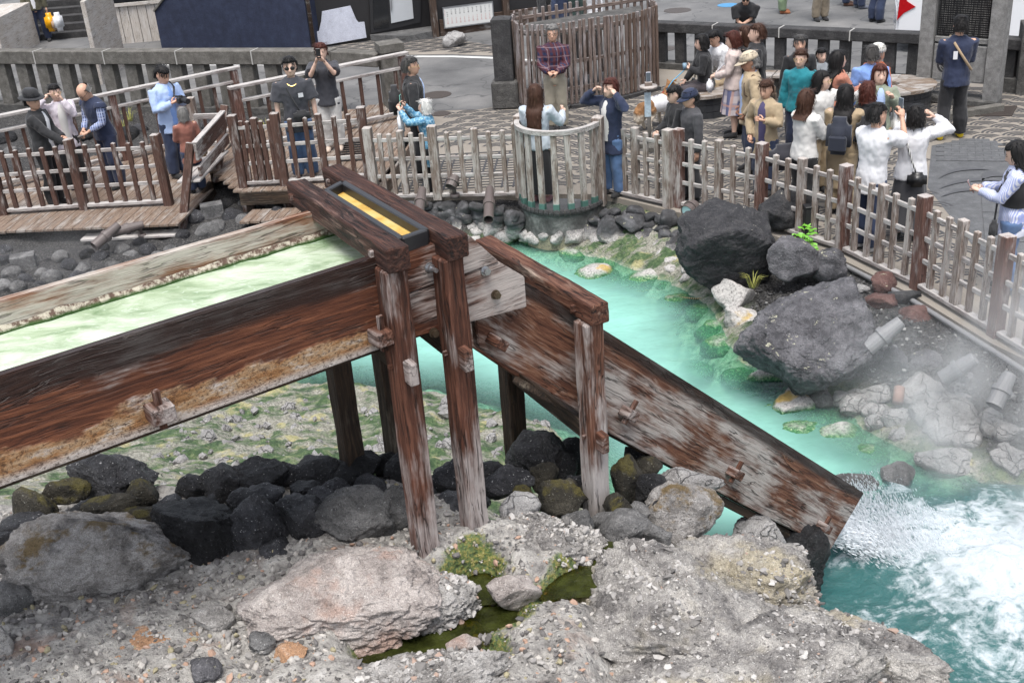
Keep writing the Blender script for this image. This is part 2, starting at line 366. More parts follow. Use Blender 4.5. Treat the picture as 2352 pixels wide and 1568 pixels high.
M_redstone = rockmat('dull_red_stone', [(.3, (.04, .02, .018)), (.5, (.11, .055, .048)), (.7, (.2, .12, .105))], (.4, .38, .35), .5, .8, lich=((.5, .5, .36), .735))
M_orange = rockmat('orange_stained_stone', [(.3, (.2, .12, .07)), (.5, (.45, .26, .15)), (.7, (.56, .46, .38))], (.62, .6, .58), .5, .9)
M_mistrock = rockmat('whitish_shore_stone', [(.28, (.13, .125, .12)), (.48, (.32, .31, .305)), (.7, (.52, .51, .50))], (.6, .6, .6), .5, 1.0, crk=.3)
def shoremat(name, zc, dark, pale, water=-.55):
    "stone of the far bank: dark above, mineral crust low down, green at the water line"
    g = G(name); v = g.co(); z = g.sep(g.wpos())[2]
    a = g.noise(v, 6, 7, .65); b = g.noise(v, 36, 4, .7)
    c = g.ramp(a, [(.3, tuple(x * .35 for x in dark)), (.5, dark), (.7, tuple(x * 2.6 for x in dark))])
    c = g.mix(g.step(g.math('ADD', g.noise(v, 9, 6, .75), g.math('MULTIPLY', g.step(g.nz(), 0, 1), .06)), .68, .71), c, (.42, .41, .27))
    zz = g.math('ADD', z, g.math('MULTIPLY', g.math('SUBTRACT', a, .5), .30))
    pc = g.ramp(b, [(.3, (.11, .105, .10)), (.5, tuple(x * .8 for x in pale)), (.7, pale)])
    pc = g.mix(g.step(g.noise(g.wpos(), 2.3, 3), .58, .66), pc, g.mix(b, (.2, .13, .03), (.62, .45, .16)))
    c = g.mix(g.math('SUBTRACT', 1., g.step(zz, zc - .10, zc + .05)), c, pc)
    zg = g.math('ADD', z, g.math('MULTIPLY', g.math('SUBTRACT', a, .5), .12))
    c = g.mix(g.math('SUBTRACT', 1., g.step(zg, water, water + .07)), c, g.ramp(b, [(.35, (.012, .06, .02)), (.55, (.05, .19, .07)), (.7, (.36, .44, .24))]))
    return g.end(g.bsdf(c, .8, g.bump(g.math('ADD', a, g.math('MULTIPLY', b, .6)), .9, .02)))
M_shore = shoremat('bank_stone', -.26, (.045, .045, .048), (.50, .48, .46))
M_shorepale = shoremat('crusted_bank_stone', .1, (.06, .06, .06), (.52, .50, .48))
def groundmat():
    g = G('hot_spring_ground'); p = g.wpos(); s = g.sep(p)
    n1 = g.noise(p, 1.6, 7, .62); n2 = g.noise(p, 9, 6, .7); n3 = g.noise(p, 40, 4, .7)
    # shelf: grey rubble with pink and orange patches
    shelf = g.ramp(n2, [(.28, (.08, .075, .07)), (.43, (.27, .255, .24)), (.57, (.45, .43, .40)), (.72, (.58, .56, .53))])
    shelf = g.mix(g.math('MULTIPLY', g.step(g.noise(p, 2.4, 4), .56, .70), .45), shelf, g.mix(n3, (.22, .11, .07), (.56, .33, .23)))
    # slope: white and yellow crust with green algae
    sl_ = g.ramp(n3, [(.3, (.10, .098, .08)), (.5, (.31, .30, .25)), (.7, (.54, .52, .45))])
    sl_ = g.mix(g.math('MULTIPLY', g.step(g.noise(p, 3.1, 4), .55, .65), .6), sl_, (.50, .45, .17))
    al = g.math('ADD', g.noise(g.map(p, (1, 2.2, 1)), 2.1, 7, .68), g.math('MULTIPLY', n3, .14))
    sl_ = g.mix(g.step(al, .50, .63), sl_, g.ramp(n2, [(.3, (.016, .040, .018)), (.5, (.07, .125, .05)), (.72, (.26, .30, .15))]))
    c = g.mix(g.step(s[2], 1.0, 1.35), sl_, shelf)
    ag = g.n('Attribute', attribute_name='algae').outputs['Fac']; ag = g.step(g.math('ADD', ag, g.math('MULTIPLY', g.math('SUBTRACT', n2, .5), 1.6)), .40, .80)
    c = g.mix(g.math('MULTIPLY', ag, .92), c, g.ramp(n3, [(.32, (.02, .035, .006)), (.46, (.07, .13, .02)), (.58, (.22, .20, .03)), (.72, (.48, .42, .20))]))
    # bed under water: pale stones with algae
    bed = g.ramp(n2, [(.34, (.06, .15, .09)), (.46, (.32, .44, .33)), (.58, (.66, .72, .58))])
    c = g.mix(g.math('SUBTRACT', 1., g.step(g.math('ADD', s[2], g.math('MULTIPLY', n2, .16)), -.55, -.40)), c, bed)
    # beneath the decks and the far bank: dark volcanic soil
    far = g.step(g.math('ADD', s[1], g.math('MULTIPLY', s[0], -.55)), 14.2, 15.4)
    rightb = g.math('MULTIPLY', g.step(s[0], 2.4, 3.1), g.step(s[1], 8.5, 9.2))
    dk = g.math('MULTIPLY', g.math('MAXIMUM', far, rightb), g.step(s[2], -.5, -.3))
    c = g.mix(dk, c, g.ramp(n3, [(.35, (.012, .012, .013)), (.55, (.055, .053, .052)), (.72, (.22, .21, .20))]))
    h = g.math('ADD', n2, g.math('ADD', g.math('MULTIPLY', n3, .7), g.math('MULTIPLY', g.step(g.voro(p, 22), 0, .4), .4)))
    return g.end(g.bsdf(c, .85, g.bump(h, 1., .05)))
M_ground = groundmat()
def watermat(name, milky, shallow, o0=.25, o1=.97, d1=1.0, bs=2.2, st=.4, rough=.02, cs=.6, cv=1.):
    g = G(name); p = g.wpos()
    d = g.n('Attribute', attribute_name='depth').outputs['Fac']
    op = g.n('MapRange', {0: d, 1: 0., 2: d1, 3: o0, 4: o1}, interpolation_type='SMOOTHSTEP').outputs[0]
    n = g.noise(g.map(p, (1, 1.6, 1)), bs, 4, .55, .4); n2 = g.noise(p, bs * 6, 3, .5)
    nr = g.bump(g.math('ADD', n, g.math('MULTIPLY', n2, .14)), st, .10)
    cl = g.noise(p, cs, 5, .65)
    mc = g.mix(g.step(cl, .3, .7), tuple(x * (1 - .2 * cv) for x in milky), tuple(min(1, x * (1 + .12 * cv)) for x in milky))
    body = g.n('BsdfDiffuse', {'Color': mc}).outputs[0]; tr = g.n('BsdfTransparent', {'Color': (*shallow, 1)}).outputs[0]
    b = g.n('MixShader', {0: op, 1: tr, 2: body}).outputs[0]
    gl = g.n('BsdfGlossy', {'Color': (1, 1, 1, 1), 'Roughness': rough, 'Normal': nr}).outputs[0]
    fr = g.n('Fresnel', {'IOR': 1.33, 'Normal': nr}).outputs[0]
    return g.end(g.n('MixShader', {0: fr, 1: b, 2: gl}).outputs[0])
M_water = watermat('turquoise_spring_water', (.25, .52, .445), (.62, .88, .76), .06, .96, .95)
M_pool = watermat('olive_algae_water', (.034, .040, .010), (.50, .46, .12), .15, .92, .14, 6., .3, .02, 7., 3.)
def flumewater():
    g = G('mint_flume_water'); p = g.co(rnd=False)
    n = g.noise(g.map(p, (1.1, 2.6, 1)), 2.6, 7, .62, .6); w = g.noise(g.map(p, (2.2, 5, 1)), 6, 5, .62, .8)
    c = g.ramp(n, [(.30, (.18, .27, .15)), (.43, (.33, .42, .28)), (.56, (.47, .55, .42)), (.72, (.59, .65, .55))])
    c = g.mix(g.math('MULTIPLY', g.step(w, .56, .66), .45), c, (.62, .70, .61))
    nr = g.bump(g.math('ADD', n, g.math('MULTIPLY', w, .6)), .22, .05)
    return g.end(g.bsdf(c, .12, nr, Specular_IOR_Level=.5))
M_fwater = flumewater()
def foammat():
    g = G('white_churned_water'); p = g.wpos(); f = g.n('Attribute', attribute_name='foam').outputs['Fac']
    n = g.noise(p, 3.2, 8, .68, .8); n2 = g.noise(p, 14, 5, .7)
    k = g.math('ADD', f, g.math('ADD', g.math('MULTIPLY', g.math('SUBTRACT', n, .5), 2.2), g.math('MULTIPLY', g.math('SUBTRACT', n2, .5), .9)))
    k = g.step(k, .36, .95)
    c = g.mix(k, (.028, .115, .115), g.mix(n2, (.34, .42, .46), (.68, .72, .75)))
    ro = g.math('ADD', .12, g.math('MULTIPLY', k, .6)); yy = g.sep(p)[1]
    al = g.math('MAXIMUM', g.step(g.math('ADD', f, g.math('MULTIPLY', g.math('SUBTRACT', n, .5), .8)), .12, .5), g.math('MULTIPLY', .92, g.math('SUBTRACT', 1., g.step(yy, 7.7, 8.7))))
    sh = g.bsdf(c, ro, g.bump(g.math('ADD', n, g.math('MULTIPLY', n2, .5)), .7, .08))
    return g.end(g.n('MixShader', {0: al, 1: g.n('BsdfTransparent').outputs[0], 2: sh}).outputs[0])
M_foam = foammat()
# ------------------------------------------------------------------ the basin
WATER_Z = -.55
POOL = [(-2.6, 15.1), (-1.0, 15.9), (.28, 16.05), (1.47, 15.0), (2.25, 14.1), (2.6, 13.3), (2.62, 11.6), (3.3, 10.8), (3.7, 9.8), (4.25, 8.95), (5.2, 8.3), (7.4, 7.2),
        (7.6, 2.2), (2.8, 2.2), (2.55, 4.0), (2.2, 5.2), (1.75, 6.4), (1.35, 7.5), (.95, 8.6), (.5, 9.6), (.26, 10.4), (-.91, 11.4), (-2.54, 11.85), (-3.7, 12.4), (-3.5, 14)]
SHELF = [(-6, 1.5), (-6, 6.0), (-2.6, 6.3), (-.9, 6.3), (-.42, 5.85), (-.05, 5.6), (.5, 5.5), (1.0, 5.4), (1.4, 5.15), (1.62, 4.7), (1.75, 4), (1.9, 3.2), (2, 1.5)]
GULLY = [P(1420, 1295, 1.62), P(1300, 1345, 1.6), P(1180, 1395, 1.57), P(1090, 1345, 1.58), P(1130, 1420, 1.55), P(1010, 1490, 1.52), P(900, 1520, 1.5), P(1090, 1550, 1.5)]
PITS = [(-.54, 5.36, .20, -.10), (-.24, 5.5, .16, -.06), (*P(915, 1495, 1.52).xy, .24, .20), (*P(1010, 1470, 1.52).xy, .16, .16), (*P(1085, 1365, 1.56).xy, .17, .18), (*P(1100, 1330, 1.56).xy, .12, .14), (*P(1100, 1545, 1.5).xy, .15, .13), (*P(1330, 1325, 1.6).xy, .14, .14), (*P(1170, 1430, 1.55).xy, .12, .13)]
FH = 1.15
FENCE_R = [P(1370, 262, FH), P(1558, 293, FH), P(1751, 325, FH), P(1945, 375, FH), P(2126, 445, FH), P(2315, 536, FH)]
PLAZA = [(-40, 26.4), (-10.6, 25.3), (-2.9, 22.3), (-1.25, 20.9), (-1.5, 19.3), (-1.75, 16.9), (.30, 16.5), (1.50, 16.2)] + [(p.x - .1, p.y - .16) for p in FENCE_R[1:]] + [(5.55, 9.2), (5.8, 7), (6.2, -10), (60, -10), (60, 70), (-40, 70)]
def basin(X, Y, fine=True):
    pts = np.stack([X.ravel(), Y.ravel()], 1)
    dW = polydist(pts, POOL); dS = np.maximum(-polydist(pts, SHELF), 0); dT = np.maximum(-polydist(pts, PLAZA), 0)
    o = np.maximum(-dW, 0)
    t = np.clip(o / (o + dS + 1e-6), 0, 1); q = np.clip(o / (o + dT + 1e-6), 0, 1)
    z = WATER_Z + np.maximum(2.2 * t ** 1.8, .47 * q)
    u_ = np.clip((pts[:, 0] - .12) / .45, 0, 1); z = z - .32 * u_ * u_ * (3 - 2 * u_) * np.clip((z - .9) / .4, 0, 1)
    z = np.where(dW > 0, WATER_Z - np.minimum(dW * .75, 1.5), z)
    p3 = np.stack([pts[:, 0], pts[:, 1], z * 0], 1)
    rough = np.clip(dT * 2, 0, 1)
    slp = np.clip((1.25 - z) / .3, 0, 1) * np.clip((z + .6) / .2, 0, 1)
    z = z + rough * (.10 * fbm(p3 * 1.1, 4) + .05 * fbm(p3 * 3.3, 4, ridged=True) + slp * .09 * fbm(p3 * (2.2, 4.4, 1), 4, ridged=True))
    # cobbles on the bed and the slope
    d1, d2 = worley(pts * 2.2); z = z + rough * .10 * np.clip(.62 - d1, 0, 1) * (dS > .05) * (z < .9)
    for gx_, gy_, rr, dd in PITS:
        d = np.hypot(pts[:, 0] - gx_, (pts[:, 1] - gy_) * 1.25); z = z - dd * np.clip(1.35 - d / rr, 0, 1) * (dS < .2)
    for i in range(len(GULLY) - 1):
        if i == 2: continue
        a, b = np.array(GULLY[i][:2]), np.array(GULLY[i + 1][:2]); e = b - a; w = pts - a
        tt = np.clip(w @ e / (e @ e + 1e-9), 0, 1); d = np.linalg.norm(w - tt[:, None] * e, axis=1)
        z = z - .11 * np.exp(-(d / .13) ** 2) * (dS < .1)
    if fine: z = z + rough * (.016 * fbm(p3 * 9, 4) + .012 * fbm(p3 * 16, 3, ridged=True))
    return z.reshape(X.shape)
def gridmesh(name, xs, ys, Z, mat, attr=None):
    nx, ny = len(xs), len(ys); X, Y = np.meshgrid(xs, ys)
    co = np.stack([X.ravel(), Y.ravel(), Z.ravel()], 1)
    i = (np.arange(ny - 1)[:, None] * nx + np.arange(nx - 1)[None]).ravel(); fc = np.stack([i, i + 1, i + 1 + nx, i + nx], 1)
    me = bpy.data.meshes.new(name); me.vertices.add(len(co)); me.vertices.foreach_set('co', co.ravel())
    me.loops.add(fc.size); me.loops.foreach_set('vertex_index', fc.ravel()); me.polygons.add(len(fc))
    me.polygons.foreach_set('loop_start', np.arange(len(fc)) * 4); me.polygons.foreach_set('loop_total', np.full(len(fc), 4))
    me.polygons.foreach_set('use_smooth', np.ones(len(fc), bool)); me.update(); me.validate(); me.materials.append(mat)
    for k, a in (attr or {}).items():
        at = me.attributes.new(k, 'FLOAT', 'POINT'); at.data.foreach_set('value', a.ravel().astype(np.float32))
    return me
xs = np.concatenate([np.arange(-14, -3.4, .16), np.arange(-3.4, 3.4, .032), np.arange(3.4, 9, .11)])
ys = np.concatenate([np.arange(1.6, 3.4, .12), np.arange(3.4, 7.4, .032), np.arange(7.4, 12.6, .055), np.arange(12.6, 26.5, .12)])
XX, YY = np.meshgrid(xs, ys); ZB = basin(XX, YY)
_ag = np.full(XX.size, 9.)
for gx_, gy_, rr, dd in PITS[2:]: _ag = np.minimum(_ag, np.maximum(np.hypot(XX.ravel() - gx_, YY.ravel() - gy_) - rr * .75, 0))
for a_, b_ in zip(GULLY, GULLY[1:]):
    for t_ in np.linspace(0, 1, 6): q_ = a_.lerp(b_, t_); _ag = np.minimum(_ag, np.maximum(np.hypot(XX.ravel() - q_.x, YY.ravel() - q_.y) - .03, 0))
ALG = np.exp(-(_ag / .10) ** 2).reshape(XX.shape)
tag(obj('ground', gridmesh('ground', xs, ys, ZB, M_ground, {'algae': ALG})), 'rocky hot spring ground with green algae slope and grey rubble shelf', 'ground', kind='structure')
def bz(x, y):
    i = min(max(np.searchsorted(ys, y), 1), len(ys) - 1); j = min(max(np.searchsorted(xs, x), 1), len(xs) - 1); return float(ZB[i, j])
wx = np.arange(-4.2, 8.2, .09); wy = np.arange(2.3, 17, .09); WX, WY = np.meshgrid(wx, wy)
dpt = np.clip(polydist(np.stack([WX.ravel(), WY.ravel()], 1), POOL), 0, 2).reshape(WX.shape) * .75
dpt = np.clip(dpt + .10 * fbm(np.stack([WX.ravel(), WY.ravel(), WX.ravel() * 0], 1) * 1.1, 3).reshape(WX.shape), 0, 2)
tag(obj('pool_water', gridmesh('pool_water', wx, wy, WX * 0 + WATER_Z, M_water, {'depth': dpt})), 'milky turquoise hot spring pool', 'water', kind='structure')
# small olive pools in the gully of the shelf
gx = np.linspace(-1.4, .9, 60); gy = np.linspace(4.0, 5.6, 50); GX, GY = np.meshgrid(gx, gy)
def gpool(name, x0, x1, y0, y1, z, label):
    a = np.linspace(x0, x1, 40); b = np.linspace(y0, y1, 30); A, B = np.meshgrid(a, b)
    d = np.clip(z - basin(A, B), 0, 1)
    tag(obj(name, gridmesh(name, a, b, A * 0 + z, M_pool, {'depth': d})), label, 'water', kind='structure')
# ------------------------------------------------------------------ boulders and stones
_ico = {}
def ico(sub):
    if sub not in _ico:
        bm = bmesh.new(); bmesh.ops.create_icosphere(bm, subdivisions=sub, radius=1)
        V = np.array([v.co[:] for v in bm.verts]); Fc = np.array([[v.index for v in f.verts] for f in bm.faces]); bm.free(); _ico[sub] = (V, Fc)
    return _ico[sub]
def rockmesh(dims, seed, mat, sub=4, facets=9, rough=.14, fine=.05, cut=.72, crack=0., flat=0., det=1., chip=0.):
    V, Fc = ico(sub); rs = np.random.RandomState(seed); V = V.copy()
    for _ in range(facets):                     # broken planes
        n = rs.normal(size=3); n /= np.linalg.norm(n); h = rs.uniform(cut, .97); d = V @ n
        V -= np.where(d > h, (d - h) * .85, 0)[:, None] * n
    off = rs.uniform(0, 60, 3)
    r = 1 + rough * 1.6 * fbm(V * 1.25 + off, 3) + fine * 1.5 * fbm(V * 4.2 + off, 4, ridged=True)
    if sub >= 5: r = r + .034 * det * fbm(V * 11 + off, 4)
    if sub >= 6: r = r + det * (.030 * fbm(V * 19 + off, 4, ridged=True) + .020 * fbm(V * 38 + off, 2)) * np.clip(.6 + 1.6 * fbm(V * 2.6 + off, 2), .15, 1.4)
    if chip:                                                    # crusted, broken surface: flat chips at two sizes
        wq = V + .10 * np.stack([fbm(V * 3 + off + 9 * k, 3) for k in range(3)], 1)
        for fq, am in ((4.5, .05), (10., .030), (21., .016)):
            d1, d2, hid = worley(wq * fq + off, ids=True); r = r + chip * (am * (hid / 255. - .5) + am * .5 * np.clip((d2 - d1) / .25, 0, 1) - am * .5)
    if crack:
        d1, d2 = worley((V + .18 * np.stack([fbm(V * 2 + off + 9 * k, 2) for k in range(3)], 1)) * 1.9 + off)
        r = r - crack * np.clip(1 - (d2 - d1) / .10, 0, 1)
    V = V * r[:, None]
    if flat: V[:, 2] = np.where(V[:, 2] > 0, V[:, 2], V[:, 2] * flat)
    V = V * (np.array(dims) / 2)
    me = bpy.data.meshes.new('rock'); me.from_pydata(V.tolist(), [], Fc.tolist()); me.polygons.foreach_set('use_smooth', np.ones(len(Fc), bool)); me.update(); me.materials.append(mat)
    return me
_seed = [100]; SHARE = {}
ORD = 'first second third fourth fifth sixth seventh eighth ninth tenth eleventh twelfth thirteenth fourteenth fifteenth sixteenth seventeenth eighteenth nineteenth'.split()
def ordn(k):
    if k < 19: return ORD[k]
    k += 1; t, u = divmod(k, 10); T = {2: 'twent', 3: 'thirt', 4: 'fort', 5: 'fift'}[t]
    return T + 'ieth' if u == 0 else T + 'y-' + ORD[u - 1]
def number_labels(tpl):
    "things alike in look are told apart by their place, counted from the left"
    for key, lst in SHARE.items():
        lst.sort(key=lambda o: WM[o].translation.x / WM[o].translation.y)
        for k, o in enumerate(lst): o['label'] = tpl[key].format(ordn(k))
def rock(name, c, dims, mat, label, group=None, rz=None, tilt=0., **kw):
    _seed[0] += 1; me = rockmesh(dims, kw.pop('seed', _seed[0]), mat, **kw)
    rz = random.uniform(-.5, .5) if rz is None else rz
    o = put(bpy.data.objects.new(name, me), Matrix.Translation(Vector(c)) @ Matrix.Rotation(rz, 4, 'Z') @ Matrix.Rotation(tilt, 4, 'Y'))
    if isinstance(label, tuple): SHARE.setdefault(label[0], []).append(o); label = 'stone'
    return tag(o, label, 'rock', group)
def rpx(cx, cy, w, h, z, mat, label, group=None, name='boulder', dy=None, **kw):
    "boulder whose outline is w x h photo pixels about (cx, cy), its centre at height z"
    p = P(cx, cy, z); k = 1 / ppm(p); kw.setdefault('sub', 4 if w < 130 else 5)
    kw.setdefault('facets', 15); kw.setdefault('cut', .52); kw.setdefault('rough', .17); kw.setdefault('fine', .07)
    dx = w * k * 1.16; dz = h * k * 1.06; dyy = (dy or .85) * min(dx, dz * 1.3)
    return rock(name, p, (dx, dyy, dz), mat, label, group, **kw)
pile = 'lava boulders heaped under the flume'
L1 = 'black rounded lava boulder heaped below the wooden flume'
rpx(208, 1272, 375, 205, 1.80, M_bigboulder, 'largest grey-brown boulder with ochre stain at lower left', chip=.35, sub=6, facets=6, rz=.1, tilt=-.10, rough=.10)
rpx(450, 1228, 185, 170, 1.76, M_lava, 'glossy black boulder right of the large grey-brown boulder', sub=5, seed=311, tilt=.3)
rpx(592, 1198, 140, 165, 1.76, M_lava, 'tall dark boulder with grey speckled face beside the glossy black one', sub=5)
rpx(632, 1266, 68, 58, 1.68, M_lava, 'small angular black stone below the tall dark boulder', facets=16, cut=.6)
rpx(692, 1188, 125, 125, 1.74, M_lava, 'dark round boulder left of the flat-faced grey boulder', sub=5)
rpx(820, 1190, 150, 130, 1.74, M_lavagrey, 'flat-faced grey boulder with speckles left of the front post', sub=5, seed=77)
rpx(912, 1180, 92, 112, 1.72, M_lavagrey, 'upright grey boulder touching the front flume post', sub=5)
rpx(258, 1100, 195, 140, 1.78, M_lava, 'broad black boulder with peaked top under the left end of the flume', sub=5, facets=14, cut=.6)
for q in [(22, 1375, 80, 110, 1.75, M_lavagrey, 'bluish grey boulder cut by the left edge of the picture'), (4, 1475, 42, 100, 1.75, M_pale, 'pale greenish stone at the left picture edge'),
          (12, 1255, 70, 90, 1.8, M_lava, 'black boulder behind the bluish one at the left edge'), (325, 1137, 80, 75, 1.82, M_lavaolive, 'olive brown stone leaning on the broad black boulder'),
          (82, 1165, 115, 80, 1.82, M_lavaolive, 'mossy ochre boulder at the left below the flume'), (490, 1420, 85, 66, 1.70, M_pale, 'angular grey stone on the rubble left of the pink boulder'),
          (602, 1476, 72, 52, 1.70, M_lavagrey, 'dark green-grey cobble below the pink boulder'), (470, 1538, 72, 58, 1.70, M_bluegrey, 'round bluish cobble at the bottom left foreground'),
          (665, 1502, 85, 52, 1.68, M_orange, 'pink and grey stone in front of the pink boulder'), (1175, 1357, 115, 80, 1.64, M_pink, 'rounded pinkish boulder at the algae gully'),
          (1060, 1482, 84, 52, 1.58, M_pink, 'pale pink stone lying in the olive pool'), (1036, 1523, 56, 28, 1.56, M_lavaolive, 'smooth green stone at the edge of the olive pool'),
          (1012, 1262, 58, 40, 1.66, M_pale, 'small square pale block by the front post'), (1430, 1225, 118, 92, 1.52, M_lavagrey, 'round grey boulder with pits right of the third post'),
          (1225, 1052, 130, 125, 1.48, M_lava, 'peaked black boulder between the second and third posts'), (1576, 1172, 160, 150, 1.42, M_bigboulder, 'large mottled grey boulder under the chute'),
          (1568, 1105, 140, 66, 1.40, M_mistrock, 'pale crusted rock behind the mottled boulder under the chute'), (1190, 1172, 90, 74, 1.62, M_mistrock, 'pale yellowish stone between the second and third posts')]:
    rpx(*q)
for cx, cy, w, h, z, m in [(60, 1215, 120, 80, 1.8, 0), (512, 1112, 112, 112, 1.74, 0), (440, 1125, 70, 80, 1.74, 0), (600, 1100, 130, 92, 1.74, 0), (610, 1142, 84, 74, 1.76, 0), (718, 1088, 116, 80, 1.72, 0),
        (812, 1078, 118, 90, 1.72, 0), (662, 1096, 84, 92, 1.7, 0), (738, 1150, 64, 64, 1.78, 0), (880, 1070, 66, 66, 1.68, 0), (925, 1095, 80, 120, 1.66, 0), (250, 1168, 130, 60, 1.84, 2), (320, 1190, 150, 50, 1.8, 2),
        (400, 1180, 90, 90, 1.72, 0), (150, 1130, 90, 60, 1.84, 2), (1042, 1098, 90, 110, 1.6, 0), (1042, 1180, 100, 90, 1.62, 0), (1090, 1150, 60, 80, 1.6, 0), (1168, 1108, 110, 78, 1.56, 0), (1292, 1075, 70, 90, 1.44, 0), (1282, 1150, 110, 92, 1.54, 2),
        (1325, 1212, 82, 84, 1.56, 1), (1252, 1096, 70, 66, 1.52, 2), (1440, 1108, 86, 116, 1.46, 2), (1502, 1232, 66, 76, 1.5, 1), (1482, 1080, 70, 60, 1.42, 2), (1502, 1126, 78, 80, 1.44, 0), (1462, 1058, 70, 60, 1.4, 0), (1425, 1172, 70, 76, 1.5, 2),
        (1322, 1045, 80, 84, 1.42, 0), (1392, 1195, 60, 60, 1.5, 1), (1340, 1120, 70, 90, 1.46, 0), (1120, 1085, 70, 70, 1.56, 0), (975, 1150, 60, 80, 1.64, 0), (1230, 1200, 60, 50, 1.6, 1), (1360, 1140, 60, 70, 1.48, 2), (1520, 1180, 60, 70, 1.45, 0),
        (700, 1130, 70, 60, 1.74, 0), (560, 1160, 70, 70, 1.74, 0), (770, 1130, 70, 60, 1.72, 0), (860, 1120, 80, 70, 1.7, 0), (480, 1170, 70, 60, 1.74, 0), (200, 1180, 80, 60, 1.8, 0), (1200, 1140, 60, 50, 1.56, 2), (1470, 1180, 70, 60, 1.46, 1)]:
    rpx(cx, cy, w, h, z, (M_lava, M_lavagrey, M_lavaolive)[m], (('pile_black',), ('pile_grey',), ('pile_olive',))[m], pile)
# foreground outcrops
def outcrop(pts, zc, dims, mat, label, **kw):
    p = P(*pts, zc); return rock('rock_outcrop', p, dims, mat, label, **kw)
outcrop((775, 1385), 1.64, (1.12, .92, .50), M_pink, 'broad pinkish grey boulder with a crack in the foreground', chip=.45, sub=7, facets=10, cut=.55, rough=.12, fine=.05, crack=.05, rz=-.35, seed=41)
outcrop((1000, 1390), 1.58, (.46, .34, .28), M_pale, 'knobbly pale grey rock joined to the pink boulder', chip=1.0, sub=7, rough=.16, fine=.12, rz=.4)
outcrop((1255, 1275), 1.48, (.72, .56, .40), M_outcrop, 'low rough grey-pink rock behind the algae gully', chip=1.0, sub=7, rough=.16, fine=.10, seed=52)
outcrop((1560, 1475), 1.36, (1.9, 1.2, .72), M_outcrop, 'huge rough grey outcrop filling the lower right foreground', chip=1.0, sub=7, facets=16, cut=.5, rough=.16, fine=.10, rz=-.45, seed=61)
outcrop((1690, 1385), 1.20, (1.2, .85, .58), M_outcrop, 'pale cream topped outcrop just below the chute', chip=1.0, sub=7, facets=16, cut=.5, rough=.16, fine=.10, rz=-.2, seed=64)
outcrop((1950, 1530), 1.14, (1.15, .95, .66), M_outcrop, 'outcrop at the lower right beside the foaming water', chip=1.0, sub=7, facets=16, cut=.5, rough=.16, fine=.10, rz=-.6, seed=68)
outcrop((1690, 1580), 1.38, (1.5, .8, .56), M_outcrop, 'cream coloured rock at the bottom edge right of centre', chip=1.0, sub=7, rough=.14, fine=.07, rz=.2, seed=71)
outcrop((950, 1590), 1.62, (.95, .42, .28), M_pale, 'knobbly grey ledge along the bottom edge below the pool', chip=1.0, sub=7, rough=.16, fine=.10, seed=73)
outcrop((330, 1530), 1.54, (.95, .6, .30), M_orange, 'flat pink and orange rock slab at the bottom left', chip=1.0, sub=7, rough=.12, fine=.06, crack=.05, seed=75)
outcrop((110, 1500), 1.54, (.9, .6, .26), M_pale, 'flat grey rock slab at the lower left corner', chip=1.0, sub=7, rough=.12, fine=.07, seed=76)
outcrop((1745, 1262), .30, (.5, .46, .5), M_mistrock, 'pale green-tinged rock at the water under the chute', sub=5, seed=78)
outcrop((1835, 1300), -.15, (.5, .46, .6), M_lava, 'dark wet rock under the mouth of the chute', sub=5, facets=18, cut=.42, rough=.2, fine=.1, seed=79)
def crumbs(n, smin, smax, mat, label, seed):
    "broken pieces lying on the outcrops"
    rs = np.random.RandomState(seed); V0, F0 = ico(1); P_, N_ = [], []
    for o in [o for o in WM if o.name.startswith('rock_outcrop') and o.data.materials[0] in (M_outcrop, M_pale)]:
        m = WM[o]; R3 = np.array(m.to_3x3()); co = np.empty(len(o.data.vertices) * 3); o.data.vertices.foreach_get('co', co); nr = np.empty(len(co)); o.data.vertices.foreach_get('normal', nr)
        co = co.reshape(-1, 3) @ R3.T + np.array(m.translation); nr = nr.reshape(-1, 3) @ R3.T; k = (nr[:, 2] > .45); P_.append(co[k]); N_.append(nr[k])
    P_, N_ = np.concatenate(P_), np.concatenate(N_); w = np.clip(.25 + 1.6 * fbm(P_ * 2.3, 3), .02, 1); idx = rs.choice(len(P_), n, p=w / w.sum()); VV, FF = [], []
    for k, i in enumerate(idx):
        s = smin + (smax - smin) * rs.uniform() ** 3; v = V0 * (1 + .4 * rs.uniform(-1, 1, (len(V0), 1))) * rs.uniform(.5, 1.3, 3) * s; a = rs.uniform(0, 6.28); c, d = math.cos(a), math.sin(a)
        VV.append(np.stack([v[:, 0] * c - v[:, 1] * d, v[:, 0] * d + v[:, 1] * c, v[:, 2] * .7 + .4 * v[:, 0]], 1) + P_[i]); FF.append(F0 + k * len(V0))
    me = bpy.data.meshes.new('rock_crumbs'); me.from_pydata(np.concatenate(VV).tolist(), [], np.concatenate(FF).tolist()); me.update(); me.materials.append(mat); return tag(obj('rock_crumbs', me), label, 'rubble', kind='stuff')
gpool('gully_pool_water', P(800, 1450, 1.5).x, P(1190, 1450, 1.5).x, P(950, 1568, 1.5).y, P(1000, 1418, 1.5).y, 1.545, 'olive green algae pool in the foreground gully')
gpool('gully_stream_water', P(1040, 1380, 1.5).x, P(1430, 1380, 1.5).x, P(1000, 1418, 1.5).y, P(1300, 1270, 1.5).y, 1.56, 'thin algae stream running down the foreground gully')
